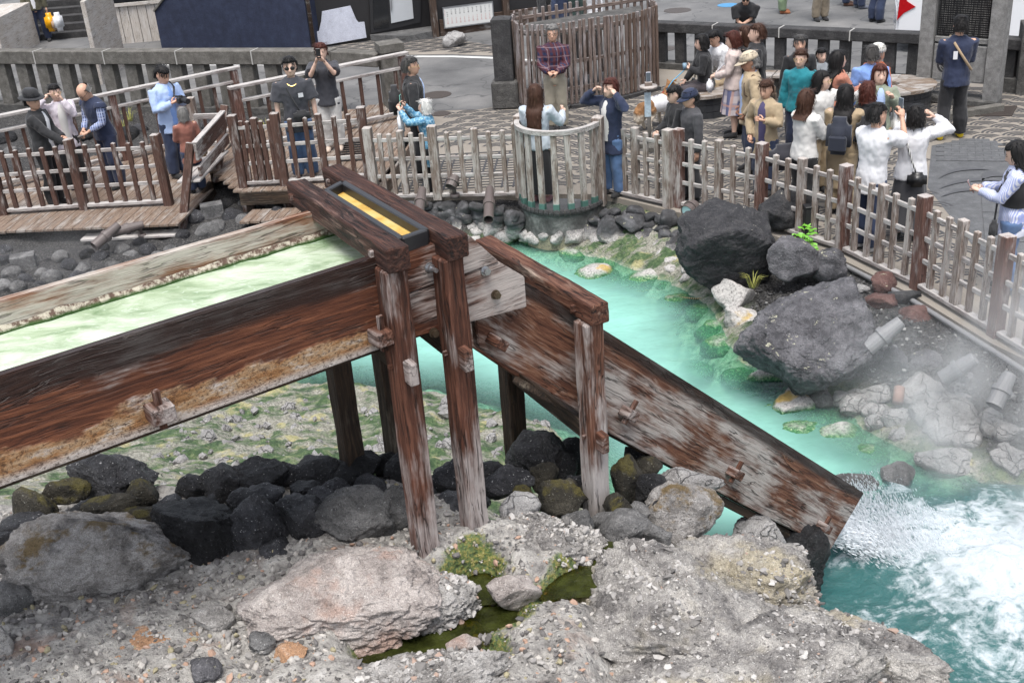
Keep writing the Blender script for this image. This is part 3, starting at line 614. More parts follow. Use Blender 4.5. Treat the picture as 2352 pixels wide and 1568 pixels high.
# rubble
def rubble(name, n, xr, yr, smin, smax, mat, label, keep, zoff=0., seed=1):
    rs = np.random.RandomState(seed); V0, F0 = ico(1); VV, FF = [], []; k = 0; bases = []
    for b in range(14):
        v = V0 * (1 + .35 * rs.uniform(-1, 1, (len(V0), 1))) * rs.uniform(.55, 1.25, 3); bases.append(v)
    for _ in range(n):
        x, y = rs.uniform(*xr), rs.uniform(*yr)
        if not keep(x, y): continue
        s = smin + (smax - smin) * rs.uniform() ** 3; a = rs.uniform(0, 6.28); c, d = math.cos(a), math.sin(a)
        v = bases[rs.randint(14)] * s; t = rs.uniform(-.5, .5)
        v = np.stack([v[:, 0] * c - v[:, 1] * d, v[:, 0] * d + v[:, 1] * c, v[:, 2] * .75 + t * v[:, 0]], 1) + (x, y, bz(x, y) + s * .25 + zoff)
        VV.append(v); FF.append(F0 + k * len(V0)); k += 1
    me = bpy.data.meshes.new(name); me.from_pydata(np.concatenate(VV).tolist(), [], np.concatenate(FF).tolist()); me.update(); me.materials.append(mat)
    return tag(obj(name, me), label, 'rubble', kind='stuff')
def rubmat(name, stops):
    g = G(name); r = g.n('NewGeometry').outputs['Random Per Island']; n = g.noise(g.wpos(), 60, 4, .7)
    c = g.ramp(r, stops, 'CONSTANT'); c = g.mix(g.math('MULTIPLY', n, .7), c, g.mix(.6, c, (.05, .045, .045)))
    return g.end(g.bsdf(c, .85, g.bump(n, .6, .006)))
M_rub = rubmat('loose_rubble', [(0, (.16, .15, .145)), (.22, (.30, .285, .27)), (.42, (.42, .40, .375)), (.6, (.10, .095, .09)), (.7, (.52, .49, .45)), (.84, (.46, .30, .22)), (.93, (.36, .32, .2))])
M_crumb = rubmat('rock_crumb', [(0, (.20, .19, .18)), (.25, (.36, .345, .33)), (.5, (.48, .46, .44)), (.7, (.12, .115, .11)), (.82, (.58, .56, .53)), (.95, (.42, .30, .24))])
crumbs(7000, .005, .026, M_crumb, 'broken stone pieces lying on the foreground outcrops', 9)
M_gravel = rubmat('dark_gravel', [(0, (.02, .02, .02)), (.4, (.05, .05, .052)), (.7, (.10, .10, .10)), (.9, (.3, .3, .29))])
rubble('rubble', 14000, (-3.3, 1.2), (3.7, 6.3), .004, .024, M_rub, 'loose grey and pinkish rubble on the foreground shelf', lambda x, y: y < 6.2, seed=2)
rubble('slope_rubble', 700, (-3.6, .9), (6.6, 11.3), .02, .09, M_mistrock, 'pale crusted stones scattered on the algae slope', lambda x, y: bz(x, y) > -.5, seed=3)
# far bank
def hitg(x, y, dz=0.):
    r = ray(x, y)
    for i in range(700):
        t = 4 + i * .03; q = Vector((0, 0, CZ)) + r * t
        if q.z < bz(q.x, q.y) + dz: return q
    return P(x, y, 0)
rpx(1690, 550, 228, 222, .30, M_blackbig, 'great black boulder with pale lichen beside the grey fence', chip=.35, sub=7, facets=14, cut=.45, rough=.12, fine=.03, det=.45, seed=203, dy=.95, rz=.3)
rpx(1862, 762, 285, 285, .12, M_bluegrey, 'largest blue-grey boulder with cream lichen on the right bank', chip=.5, sub=7, facets=18, cut=.38, rough=.12, fine=.04, det=.5, seed=216, dy=.95, rz=.5, tilt=.35)
rpx(1818, 592, 112, 92, .22, M_bluegrey, 'grey rounded boulder between the two great dark boulders', seed=207)
rpx(1800, 480, 90, 90, .30, M_blackbig, 'dark knobbly rock behind the great black boulder by the fence', seed=209)
rpx(1905, 615, 70, 80, .12, M_bluegrey, 'rock crusted with yellow lichen below the fence plant', seed=211)
rpx(1690, 690, 90, 110, -.35, M_shorepale, 'pale grey rock with grass tuft at the water edge', seed=213); rpx(1700, 735, 80, 60, -.42, M_shorepale, 'crusted pale stone at the water below the grass tuft')
for q in [(2030, 655, 60, 60, .0, M_redstone, 'upper dull red stone on the gravel by the fence'), (2022, 690, 58, 42, -.02, M_redstone, 'lower dull red stone with lichen on the gravel'), (2110, 722, 80, 62, -.08, M_redstone, 'largest dull red stone on the dark gravel'),
          (1975, 662, 36, 22, .0, M_mistrock, 'small smooth pale pebble on the dark gravel'), (2080, 680, 66, 34, .0, M_blackbig, 'black lichen stone between the red stones'), (2255, 770, 45, 34, -.1, M_bluegrey, 'grey stone against the fence foot at the right'),
          (2128, 902, 112, 88, -.32, M_mistrock, 'rounded pale grey boulder with dark cracks below the middle spotlight'), (2190, 965, 150, 118, -.36, M_mistrock, 'large pale cracked boulder on the right shore'), (2230, 905, 90, 62, -.28, M_mistrock, 'grey boulder right of the cracked rounded one'),
          (2068, 965, 92, 58, -.45, M_mistrock, 'pale stone at the water edge left of the cracked boulder'), (1965, 928, 68, 50, -.45, M_mistrock, 'round pale cobble at the foot of the blue-grey boulder'), (2075, 1002, 62, 44, -.5, M_mistrock, 'half sunk pale stone in front of the cracked boulder'),
          (1832, 932, 88, 72, -.56, M_shorepale, 'green and cream sunken cobble in the pool'), (1888, 915, 50, 36, -.48, M_lavagrey, 'dark pitted stone at the pool edge under the blue-grey boulder'), (1775, 880, 110, 60, -.62, M_shorepale, 'green stone under water at the right pool edge'),
          (2225, 1005, 80, 66, -.42, M_mistrock, 'whitish dark-spotted stone at the steaming shore'), (2305, 985, 96, 66, -.38, M_mistrock, 'pale stone veiled by steam at the right edge'), (2245, 1045, 100, 50, -.5, M_mistrock, 'flat pale stone at the edge of the foam'),
          (2180, 1060, 120, 64, -.5, M_mistrock, 'broad greenish white stone beside the foam'), (2060, 1095, 90, 66, -.52, M_lavagrey, 'dark stones under the steam near the foam'), (1965, 1120, 100, 60, -.58, M_lavagrey, 'dark sunken stone beyond the chute mouth'),
          (2290, 930, 90, 50, -.3, M_mistrock, 'pale stone behind the right spotlight'), (2330, 1060, 90, 90, -.4, M_mistrock, 'pale boulder at the right picture edge in the steam'), (2120, 832, 70, 60, -.2, M_bluegrey, 'grey rock between the spotlights on the right bank'),
          (2050, 830, 80, 90, -.2, M_bluegrey, 'rusty grey rock under the upper spotlight'), (2010, 905, 60, 50, -.36, M_mistrock, 'cracked crusty rock right of the blue-grey boulder'), (2300, 880, 70, 50, -.2, M_bluegrey, 'grey stone behind the right hand spotlight pair')]:
    rpx(*q)
B = 'stones of the far bank'
rs = random.Random(11)
# stones set in the bank below the grey fence and the balcony
edge = [(930, 470, 560), (1000, 465, 560), (1080, 472, 552), (1150, 478, 548), (1200, 500, 550), (1280, 530, 552), (1360, 490, 560), (1430, 480, 580), (1500, 490, 600), (1560, 500, 640), (1610, 500, 680)]
def bank_y(x):
    for (x0, a0, b0), (x1, a1, b1) in zip(edge, edge[1:]):
        if x0 <= x <= x1:
            t = (x - x0) / (x1 - x0); return a0 + t * (a1 - a0), b0 + t * (b1 - b0)
    return 480, 560
n = 0
for row in range(6):
    x = 935 + rs.uniform(0, 20)
    while x < 1605:
        y0, y1 = bank_y(x); t = (row + .5 + rs.uniform(-.3, .3)) / 6; y = y0 + (y1 - y0) * t
        w = rs.uniform(24, 46) * (1 + .35 * t); z = .0 - .52 * t ** .8
        if not (1195 < x < 1362 and y < 538):
            rpx(x, y, w, w * rs.uniform(.7, .95), z, M_shore, ('bank%d' % row,), B, name='bank_stone', sub=3, dy=1.); n += 1
        x += w * rs.uniform(.72, .95)
for q in [(1400, 535, 62, 72, -.28, M_shore, 'tall dark topped rock with white crusted foot in the far bank'), (1448, 512, 60, 40, -.12, M_shore, 'wide black stone in the bank right of the balcony'), (1450, 550, 62, 34, -.42, M_shorepale, 'orange-yellow crusted stone in the far bank'),
          (1535, 590, 52, 44, -.45, M_shorepale, 'white crusted stone at the water left of the great black boulder'), (1562, 605, 40, 42, -.45, M_shorepale, 'white stone touching the great black boulder'), (1265, 548, 44, 22, -.5, M_shorepale, 'white stone at the water below the balcony'), (1500, 540, 44, 50, -.3, M_shore, 'grey pitted stone in the far bank near the spotlight')]:
    rpx(*q)
# right bank filler and sunken stones
for i in range(46):
    t = rs.random(); x = 1760 + 560 * t + rs.uniform(-20, 40); y = 905 + 130 * t ** .9 - rs.uniform(0, 90) + 10
    if x < 1960 and y < 900: continue
    w = rs.uniform(28, 60); q = hitg(x, y)
    rock('shore_stone', q + Vector((0, 0, .02)), tuple(w / ppm(q) * s for s in (1, .9, .75)), M_mistrock, ('shore',), 'stones of the right shore', sub=3)
for x, y, w in [(1330, 590, 110), (1290, 575, 90), (1410, 610, 90), (1470, 600, 80), (1370, 640, 120), (1480, 650, 110), (1540, 660, 70), (1610, 720, 80), (1640, 760, 90), (1660, 800, 110), (1600, 850, 80), (1700, 870, 90), (1250, 565, 70), (1760, 950, 90), (1840, 1000, 120), (1950, 960, 110), (1930, 1010, 130), (1880, 960, 70), (1990, 1050, 110), (1720, 900, 80), (1550, 700, 90)]:
    p = P(x, y, -.66); rock('sunken_stone', p, (w / ppm(p), w / ppm(p) * .8, w / ppm(p) * .5), M_shorepale, ('sunk',), 'stones under water', sub=4)
# dark stones beneath the left decks
for x, y, w in [(535, 500, 55), (500, 520, 40), (560, 510, 45), (480, 535, 60), (15, 600, 40), (30, 630, 50), (100, 630, 40), (160, 610, 40), (190, 620, 40), (230, 590, 40), (120, 640, 50), (60, 645, 40), (210, 635, 34), (300, 590, 40), (340, 575, 40), (5, 660, 50), (600, 505, 40), (640, 490, 40), (450, 500, 50), (30, 350, 40), (80, 600, 34), (140, 590, 40), (180, 640, 44), (260, 610, 36), (280, 575, 40), (320, 560, 34), (240, 570, 30), (200, 585, 36), (110, 605, 30), (10, 575, 36), (40, 660, 40), (90, 660, 36), (150, 655, 34), (360, 590, 34), (390, 575, 30), (420, 540, 34), (520, 470, 34), (470, 480, 30), (560, 470, 30), (620, 470, 40), (270, 640, 30)]:
    q = hitg(x, y); rock('dark_stone', q, tuple(w / ppm(q) * s for s in (1, .9, .8)), M_lavagrey if rs.random() < .5 else M_lava, ('deck',), 'stones beneath the deck', sub=3)
# concrete footing blocks under the deck
for x, y in [(55, 618), (488, 498)]:
    q = hitg(x, y); beam('footing_block', q + Vector((-.16, 0, .05)), q + Vector((.16, .1, .05)), .22, .3, M_lavagrey)
    tag(list(WM)[-1], 'grey concrete footing block tilted among stones below the deck' if x < 100 else 'concrete footing block beside a dark stone under the middle deck', 'block')
# gravel strip behind the right fence foot
rubble('gravel', 5000, (2.9, 5.2), (8.9, 13.6), .010, .03, M_gravel, 'fine black volcanic gravel along the fence on the right bank', lambda x, y: bz(x, y) > -.35 and polydist([(x, y)], PLAZA)[0] < 0, seed=5)
# ------------------------------------------------------------------ the wooden hot-water flume
AZ = 55.8; FD = Vector((math.sin(R(AZ)), math.cos(R(AZ)), 0)); FN = Vector((FD.y, -FD.x, 0))     # along the flow; towards the camera
W0 = P(838, 599, 3.5)
def off(o): return W0 + FN * o
def onwall(x, y, o=0.): return px(x, y, off(o), AZ)
def panel(name, M, outline, th, mat, parent, bev=.006):
    "board with an outline in its local XZ plane, thickness along local Y"
    bm = bmesh.new(); a = [bm.verts.new((x, 0, z)) for x, z in outline]; b = [bm.verts.new((x, th, z)) for x, z in outline]; n = len(a)
    bm.faces.new(a); bm.faces.new(b[::-1])
    for i in range(n): bm.faces.new((a[(i + 1) % n], a[i], b[i], b[(i + 1) % n]))
    bmesh.ops.recalc_face_normals(bm, faces=bm.faces)
    if bev: bmesh.ops.bevel(bm, geom=[e for e in bm.edges if e.calc_face_angle(0) > .3], offset=bev, segments=2, affect='EDGES')
    return obj(name, bm2(bm, name, mat), parent, M)
def wallM(o, s, z, pitch=0.):
    "frame on the wall plane: X down the flow, Y away from the camera, Z up"
    x = (FD * math.cos(pitch) - Vector((0, 0, 1)) * math.sin(pitch)); y = -FN; z_ = x.cross(y)
    p = off(o) + FD * s; return Matrix(((x.x, y.x, z_.x, p.x), (x.y, y.y, z_.y, p.y), (x.z, y.z, z_.z, z), (0, 0, 0, 1)))
def S(p): return (Vector(p) - W0).dot(FD)
flume = thing('water_flume', off(-.45) + Vector((0, 0, -1.8)), 'weathered brown timber flume carrying hot water over the rocks', 'flume')
sL = -3.3; s1 = S(onwall(930, 650)); s2 = S(onwall(1205, 640)); sc_ = S(onwall(1078, 566))
WZ = 3.34
panel('near_wall', wallM(0, 0, 3.25), [(sL, -.25), (s1, -.25), (s1, .25), (sL, .25)], .055, M_wall, flume)
panel('bolted_board', wallM(.006, 0, 3.25), [(s1 + .003, .005), (s2 - .03, .005), (s2 - .003, -.03), (s2 - .01, -.135), (s2, -.135 + .0), (s2, -.12), (sc_, .215), (s1 + .003, .235)] and [(s1 + .003, .006), (s2 - .16, .006), (sc_, .215), (s1 + .003, .235)], .05, M_plank, flume)
panel('bolted_board', wallM(.004, 0, 3.25), [(s1 + .003, -.25), (s2, -.315), (s2, -.13), (s2 - .155, .002), (s1 + .003, .002)], .05, M_plank, flume)
panel('far_wall', wallM(-.86, 0, 3.25), [(sL, -.25), (s1 + .32, -.25), (s1 + .32, .25), (sL, .25)], .06, M_wallin, flume)
panel('floor_board', wallM(-.06, 0, 3.0), [(sL, -.045), (s1 + .45, -.045), (s1 + .45, -.002), (sL, -.002)], .79, M_wetshade, flume)
# crust ledge along the water line of the far wall
rs = random.Random(4); V, Fc = [], []
nl = 160
for i in range(nl):
    s = sL + (s1 + .3 - sL) * i / (nl - 1); wv = .007 + .008 * (fbm(np.array([[s * 7, 3.1, 0]]), 3)[0] + .3); h = .022 + .022 * fbm(np.array([[s * 5, 9.1, 4]]), 3)[0]
    q = off(-.858) + FD * s
    for o, z in ((0, WZ + h + .02), (wv * 1.2, WZ + h), (wv * 2.2, WZ + .012), (wv * 1.6, WZ - .02), (0, WZ - .02)): V.append(q + FN * o + Vector((0, 0, z - q.z)))
for i in range(nl - 1):
    for k in range(4): Fc.append((i * 5 + k, i * 5 + k + 1, i * 5 + k + 6, i * 5 + k + 5))
g = G('cream_mineral_crust'); p_ = g.wpos(); z_ = g.sep(p_)[2]; nn = g.noise(p_, 26, 5, .7)
c_ = g.mix(g.step(nn, .42, .60), (.10, .06, .045), (.46, .42, .34)); c_ = g.mix(g.math('SUBTRACT', 1., g.step(g.math('ADD', z_, g.math('MULTIPLY', nn, .02)), WZ + .016, WZ + .036)), c_, (.028, .075, .012))
M_crust = g.end(g.bsdf(c_, .85, g.bump(nn, .8, .015)))
wobj('mineral_crust', V, Fc, M_crust, flume, True)
wa, wb = sL, s1 + .5; nx, ny = 120, 26
V = []; 
for j in range(ny):
    for i in range(nx):
        q = off(-.05 - .815 * j / (ny - 1)) + FD * (wa + (wb - wa) * i / (nx - 1)); V.append((q.x, q.y, 0))
A = np.array(V); A[:, 2] = WZ + .012 * fbm(A * 5, 3)
o = obj('flume_water', mesh('flume_water', [WM[flume].inverted() @ Vector(v) for v in A], [(j * nx + i, j * nx + i + 1, (j + 1) * nx + i + 1, (j + 1) * nx + i) for j in range(ny - 1) for i in range(nx - 1)], M_fwater, True), flume)
o['label'] = 'pale mint green hot water running in the flume'
# frames: a front post, a rear post, a cross beam and a tie for each
TB = .125
def trestle(near, far, ztop, zb, zt, mb, mp, sp):
    near, far = Vector(near), Vector(far); dr = (far - near).normalized()
    a = near + Vector((0, 0, ztop - TB / 2)); b = far + Vector((0, 0, ztop - TB / 2))
    bo = beam('cross_beam', b, a, TB, TB * 1.03, mb, flume, bev=.008, cut=40)
    for t in (.13, .94):
        q = a.lerp(b, t); sd_ = Vector((dr.y, -dr.x, 0)) * -1
        beam('peg', q + sd_ * .03 + Vector((0, 0, -.005)), q + sd_ * (TB / 2 + .018) + Vector((0, 0, -.005)), .034, .040, M_endgrain, bo, bev=.004)
    fp = off(.067) + FD * S(sp); rp = near + dr * ((near - off(-.99)).dot(FN) / -dr.dot(FN)); 
    M = frame((0, 0, 1), FN); 
    for q, mt, zz in ((fp, mp, zb), (rp, M_wetshade, zb - .55)):
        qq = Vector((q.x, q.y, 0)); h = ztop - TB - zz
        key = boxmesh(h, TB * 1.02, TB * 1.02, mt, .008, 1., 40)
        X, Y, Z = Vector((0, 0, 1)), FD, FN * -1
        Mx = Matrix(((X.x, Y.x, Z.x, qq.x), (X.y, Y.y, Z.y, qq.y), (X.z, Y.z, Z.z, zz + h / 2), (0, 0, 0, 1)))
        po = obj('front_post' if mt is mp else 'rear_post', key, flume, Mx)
        if mt is mp: front = po
    t0 = Vector((fp.x, fp.y, zt)); t1 = Vector((rp.x, rp.y, zt)); dd = (t1 - t0).normalized()
    beam('cross_tie', t0 + dd * .07, t1 + dd * .1, .052, .13, M_wetshade, flume)
    beam('tenon', t0 - dd * .055, t0 - dd * .14, .052, .125, M_endgrain, flume, bev=.006)
    for u in (-1, 1): beam('peg', t0 + FD * u * .03 + Vector((0, 0, .02)), t0 + FD * u * .085 + Vector((0, 0, .02)), .024, .024, M_endgrain, front, bev=.003)
    return fp, rp
b1n, b1f = Vector((-.523, 5.275, 0)), Vector((-1.19, 6.51, 0)); b2n, b2f = Vector((-.233, 5.472, 0)), Vector((-1.027, 6.867, 0)); b3n, b3f = Vector((.518, 5.983, 0)), Vector((-.14, 7.21, 0))
trestle(b1n, b1f, 3.582, 1.55, 2.90, M_beam, M_post, onwall(914, 640, .13))
trestle(b2n, b2f, 3.545, 1.45, 2.86, M_beam, M_post, onwall(1044, 610, .13))
trestle(b3n, b3f, 2.872, 1.15, 1.97, M_beampale, M_postgrey, onwall(1368, 760, .13))
def keyed(p, size=.10, up=Vector((0, 0, 1)), length=.10):
    "tenon end with its wedge standing out of the near wall"
    p = Vector(p); t = beam('tenon', p - FN * .01, p + FN * length, size * 1.15, size * .8, M_endgrain, flume, up=up, bev=.006)
    beam('wedge', p + FN * length * .45 - up * size * .85, p + FN * length * .45 + up * size * 1.15, .034, .026, M_endgrain, t, up=FN, bev=.004)
keyed(onwall(868, 765, .02)); keyed(onwall(360, 938, .02))
# chute
pT0, pT1, pB0, pB1 = (onwall(*q, -.07) for q in ((1400, 765), (1985, 1132), (1405, 1000), (1908, 1262)))
run = pT1 - pT0; pitch = math.atan2(-run.z, Vector((run.x, run.y, 0)).length)
Mc = wallM(-.07, S(pT0), pT0.z, pitch); Mi = Mc.inverted()
ol = [Mi @ onwall(*q, -.07) for q in ((1100, 800), (1250, 893), (1405, 998), (1660, 1135), (1908, 1262), (1985, 1132), (1400, 765), (1215, 652), (1075, 585))]
ol2 = [(q.x, q.z) for q in ol]
panel('chute_near_wall', Mc, ol2, .055, M_chute, flume)
panel('chute_far_wall', Mc @ Matrix.Translation((0, .74, 0)), ol2, .055, M_chute, flume)
zb_ = ol2[4][1]; xa, xb = ol2[0][0], ol2[4][0]
panel('chute_floor', Mc @ Matrix.Translation((0, .058, 0)), [(ol2[2][0] - .3, ol2[2][1] - .02), (xb - .03, zb_ - .02), (xb - .03, zb_ + .03), (ol2[2][0] - .3, ol2[2][1] + .03)], .68, M_wetshade, flume)
panel('chute_sill', Mc @ Matrix.Translation((0, .03, 0)), [(ol2[3][0] - .25, ol2[3][1] - .075), (xb - .14, zb_ - .085), (xb - .12, zb_ - .022), (ol2[3][0] - .25, ol2[3][1] - .014)], .10, M_wetshade, flume)
cu = Mc.to_3x3() @ Vector((0, 0, 1))
for q in ((1436, 945), (1680, 1082), (1884, 1206)): keyed(onwall(*q, -.06), .085, cu, .085)
b_ = onwall(1132, 780, -.06); beam('tenon', b_ - FN * .01, b_ + FN * .10, .09, .06, M_endgrain, flume, up=cu)
# bolts
M_zinc = plain('zinc_steel', (.42, .43, .45), .35, .1, 60, met=.9); M_rustbolt = plain('tarnished_steel', (.13, .10, .07), .45, .3, 60, met=.8)
def bolt(x, y, mt, long=False):
    p = onwall(x, y, .008); M = Matrix.Translation(p) @ frame(FN)
    V, Fc = join(tubemesh([(0, 0, 0), (.008, 0, 0)], .027, 16), tubemesh([(.008, 0, 0), (.032, 0, 0)], .021, 6), tubemesh([(.032, 0, 0), (.075 if long else .034, 0, 0)], .012, 10))
    obj('bolt', mesh('bolt', V, Fc, mt), flume, M)
bolt(985, 613, M_zinc, True); bolt(1113, 621, M_zinc); bolt(1137, 676, M_rustbolt); bolt(995, 763, M_rustbolt)
# lamp box set between the two upper beams
M_blackm = plain('black_metal', (.018, .018, .02), .45, .2, 30); g = G('amber_diffuser'); nn = g.noise(g.co(), 7, 5); M_amber = g.end(g.bsdf(g.ramp(nn, [(.3, (.42, .20, .03)), (.5, (.60, .42, .12)), (.7, (.66, .52, .24))]), .3))
def mid(t, s): return (b1n.lerp(b1f, t) * (1 - s) + b2n.lerp(b2f, t) * s)
lb = thing('flume_lamp', mid(.3, .5) + Vector((0, 0, 3.50)), 'long black framed lamp with amber panel between the two upper cross beams', 'lamp')
za = 3.515
A1, A2, B1, B2 = (mid(t, s) + Vector((0, 0, za)) for t, s in ((.12, .30), (.80, .30), (.12, .74), (.80, .74)))
for a, b in ((A1, A2), (B1, B2), (A1, B1), (A2, B2)): beam('frame_bar', a, b, .042, .085, M_blackm, lb)
wobj('diffuser', [q + Vector((0, 0, -.012)) for q in (A1, B1, B2, A2)] + [q + Vector((0, 0, -.03)) for q in (A1, B1, B2, A2)], [(0, 1, 2, 3), (7, 6, 5, 4)], M_amber, lb)
# water leaving the chute and the churned pool below it
mouth0 = onwall(1915, 1250, -.13); mouth1 = mouth0 - FN * .64
g = G('falling_water'); v = g.n('Attribute', attribute_name='flow').outputs['Vector']; st_ = g.noise(g.map(v, (3, 40, 1)), 1.6, 7, .7, .5); st2 = g.noise(g.map(v, (9, 60, 1)), 2., 5, .7)
al = g.step(g.math('ADD', g.math('MULTIPLY', st_, .7), g.math('MULTIPLY', st2, .3)), .30, .54)
M_fall = g.end(g.n('MixShader', {0: g.math('MULTIPLY', al, .9), 1: g.n('BsdfTransparent').outputs[0], 2: g.bsdf(g.mix(st2, (.40, .44, .47), (.78, .80, .83)), .35)}).outputs[0])
def sheet(name, label, v0, dz, seed, spread, mat=M_fall, n=40, m=48, parent=None):
    V, A = [], []
    pj = R(14); vh = FD * math.cos(pj) * v0
    for i in range(n):
        t = i / (n - 1)
        for j in range(m):
            w = j / (m - 1); q = mouth0.lerp(mouth1, w) + Vector((0, 0, dz)); T = t * .36
            q = q + vh * T + Vector((0, 0, -math.sin(pj) * v0 * T - 4.9 * T * T)) + FN * spread * (1 - w) * t + FN * (-.15) * w * t
            V.append(q); A.append((t * 2, w, seed))
    N = np.array([[v.x, v.y, v.z] for v in V]); dn = fbm(N * 5 + seed, 4); tt = np.array([a[0] for a in A]) / 2
    N += np.outer(dn * .14 * tt, (.2, -.3, 1)); 
    N[:, 2] = np.maximum(N[:, 2], WATER_Z - .02 + .05 * dn)
    me = mesh(name, N.tolist(), [(i * m + j, i * m + j + 1, (i + 1) * m + j + 1, (i + 1) * m + j) for i in range(n - 1) for j in range(m - 1)], mat, True)
    at = me.attributes.new('flow', 'FLOAT_VECTOR', 'POINT'); at.data.foreach_set('vector', np.array(A, np.float32).ravel())
    return tag(obj(name, me), label, 'waterfall', kind='stuff')
fx = np.arange(2.3, 7.0, .035); fy = np.arange(4.6, 9.2, .035); FX, FY = np.meshgrid(fx, fy)
p3 = np.stack([FX.ravel(), FY.ravel(), FX.ravel() * 0], 1); cen = np.array([3.85, 7.45]); d_ = np.linalg.norm((p3[:, :2] - cen) / (1.15, .95), axis=1)
foam = np.clip(1.25 - d_ * .62 + .35 * fbm(p3 * .9, 3), -.2, 1.3)
mo = np.array((mouth0.lerp(mouth1, .4) + FD * .42 + FN * .18)[:2]); dm_ = np.linalg.norm(p3[:, :2] - mo, axis=1); foam = foam - .38 * np.exp(-(np.linalg.norm(p3[:, :2] - np.array((mouth0 + FD * .05 + FN * .30)[:2]), axis=1) / .42) ** 2)
hz_ = np.clip(foam, 0, 1.2); Zf = WATER_Z + .01 + hz_ * .16 * np.exp(-d_ ** 2 * .5) + hz_ * (.10 * fbm(p3 * 1.7, 4) + .05 * fbm(p3 * 5, 4, ridged=True)) - .30 * (d_ > 2.6)
tag(obj('foaming_water', gridmesh('foaming_water', fx, fy, Zf.reshape(FX.shape), M_foam, {'foam': foam.reshape(FX.shape)})), 'white churned water below the chute', 'water', kind='stuff')
# the jet and its spray: streaks and drops along their paths
rs_ = np.random.RandomState(8); V0, F0 = ico(1); VV, FF = [], []
def streaks(n, tpow, smin, smax, stretch, spread, up):
    for _ in range(n):
        t = rs_.uniform(0, 1) ** tpow; w = rs_.beta(.8, .8); v0 = rs_.uniform(1.9, 3.0); T = t * .46; a = R(rs_.uniform(8, 30)); lift = rs_.uniform(-.02, up)
        vel = FD * math.cos(a) * v0 + Vector((0, 0, -math.sin(a) * v0 - 9.8 * T)) + FN * (1 - w) * rs_.uniform(.3, 2.2)
        q = mouth0.lerp(mouth1, w) + Vector((0, 0, lift)) + FD * math.cos(a) * v0 * T + Vector((0, 0, -math.sin(a) * v0 * T - 4.9 * T * T)) + FN * (1 - w) * T * rs_.uniform(.3, 2.2) + Vector(rs_.normal(0, .012 + spread * t, 3))
        if q.z < WATER_Z + .05: q.z = WATER_Z + .05 + abs(rs_.normal(0, .07))
        s = rs_.uniform(smin, smax); M = np.array(frame(vel).to_3x3()); VV.append((V0 * (s * stretch * rs_.uniform(.5, 1.2), s, s)) @ M.T + q[:]); FF.append(F0 + len(FF) * len(V0))
streaks(15000, .75, .0012, .0045, 8., .05, .17); streaks(4500, .6, .0010, .003, 1.6, .12, .24)
me = bpy.data.meshes.new('water_drops'); me.from_pydata(np.concatenate(VV).tolist(), [], np.concatenate(FF).tolist()); me.materials.append(plain('water_drop', (.74, .77, .80), .3, .1)); me.update()
tag(obj('water_drops', me), 'flying drops around the chute jet', 'spray', kind='stuff')
# ------------------------------------------------------------------ plaza, road
def pavemat():
    g = G('tan_paving'); p = g.wpos(); n = g.noise(p, 1.2, 5); n2 = g.noise(p, 60, 4, .7)
    c = g.ramp(g.math('ADD', g.math('MULTIPLY', n, .5), g.math('MULTIPLY', n2, .5)), [(.3, (.14, .125, .105)), (.5, (.23, .205, .175)), (.7, (.32, .29, .25))])
    return g.end(g.bsdf(c, .85, g.bump(n2, .4, .006)))
M_tan = pavemat()
def roadmat():
    g = G('old_asphalt'); p = g.wpos(); n = g.noise(p, .7, 6, .6); n2 = g.noise(p, 90, 3, .7); ck = g.voro(g.n('VectorMath', {0: p, 1: g.n('TexNoise', {'Vector': p, 'Scale': 1.6}).outputs[1]}).outputs[0], .55, 'DISTANCE_TO_EDGE')
    c = g.ramp(g.math('ADD', g.math('MULTIPLY', n, .65), g.math('MULTIPLY', n2, .35)), [(.32, (.065, .065, .067)), (.5, (.125, .125, .125)), (.68, (.21, .205, .20))])
    c = g.mix(g.math('MULTIPLY', g.math('SUBTRACT', 1., g.step(ck, .0, .018)), .7), c, (.045, .045, .047))
    return g.end(g.bsdf(c, .85, g.bump(n2, .5, .005)))
M_road = roadmat()
M_slate = rockmat('dark_slate_paving', [(.3, (.065, .067, .072)), (.5, (.10, .103, .108)), (.7, (.145, .148, .155))], None, 0, .25, sc=1.4)
M_darktile = plain('dark_wave_tile', (.050, .050, .054), .7, .3, 30, .2)
M_paint = plain('worn_white_paint', (.58, .58, .57), .8, .25, 18)
M_conc = rockmat('grey_concrete', [(.3, (.055, .052, .045)), (.5, (.115, .108, .096)), (.7, (.20, .19, .175))], None, 0, .35, sc=1.2)
M_stonedark = rockmat('dark_hewn_stone', [(.3, (.018, .018, .019)), (.5, (.042, .041, .042)), (.7, (.085, .083, .082))], (.2, .2, .2), .4, .5)
M_base = rockmat('rough_base_stone', [(.3, (.03, .029, .027)), (.5, (.085, .082, .078)), (.7, (.17, .165, .155))], None, 0, .8)
def sheet_poly(name, pts, z, mat, parent=None, th=.0):
    return wobj(name, [(p[0], p[1], z) for p in pts], [tuple(range(len(pts)))], mat, parent)
plaza = tag(prism('plaza', PLAZA, -.35, 0., M_tan), 'tan plaza paved with dark wave bands', 'ground', kind='structure')
ROAD = [(-40, 26.5), (-10.6, 25.4), (-2.9, 22.4), (-1.3, 21.2), P(1010, 255), P(1100, 252), P(1190, 238), (2.0, 23.0), (3.45, 24.0), (5.0, 23.2), (8.0, 21.2), (9.4, 20.4), (12, 19.4), (60, 19), (60, 69), (-40, 69)]
tag(sheet_poly('road', ROAD, .004, M_road), 'worn grey asphalt street behind the plaza', 'road', kind='structure')
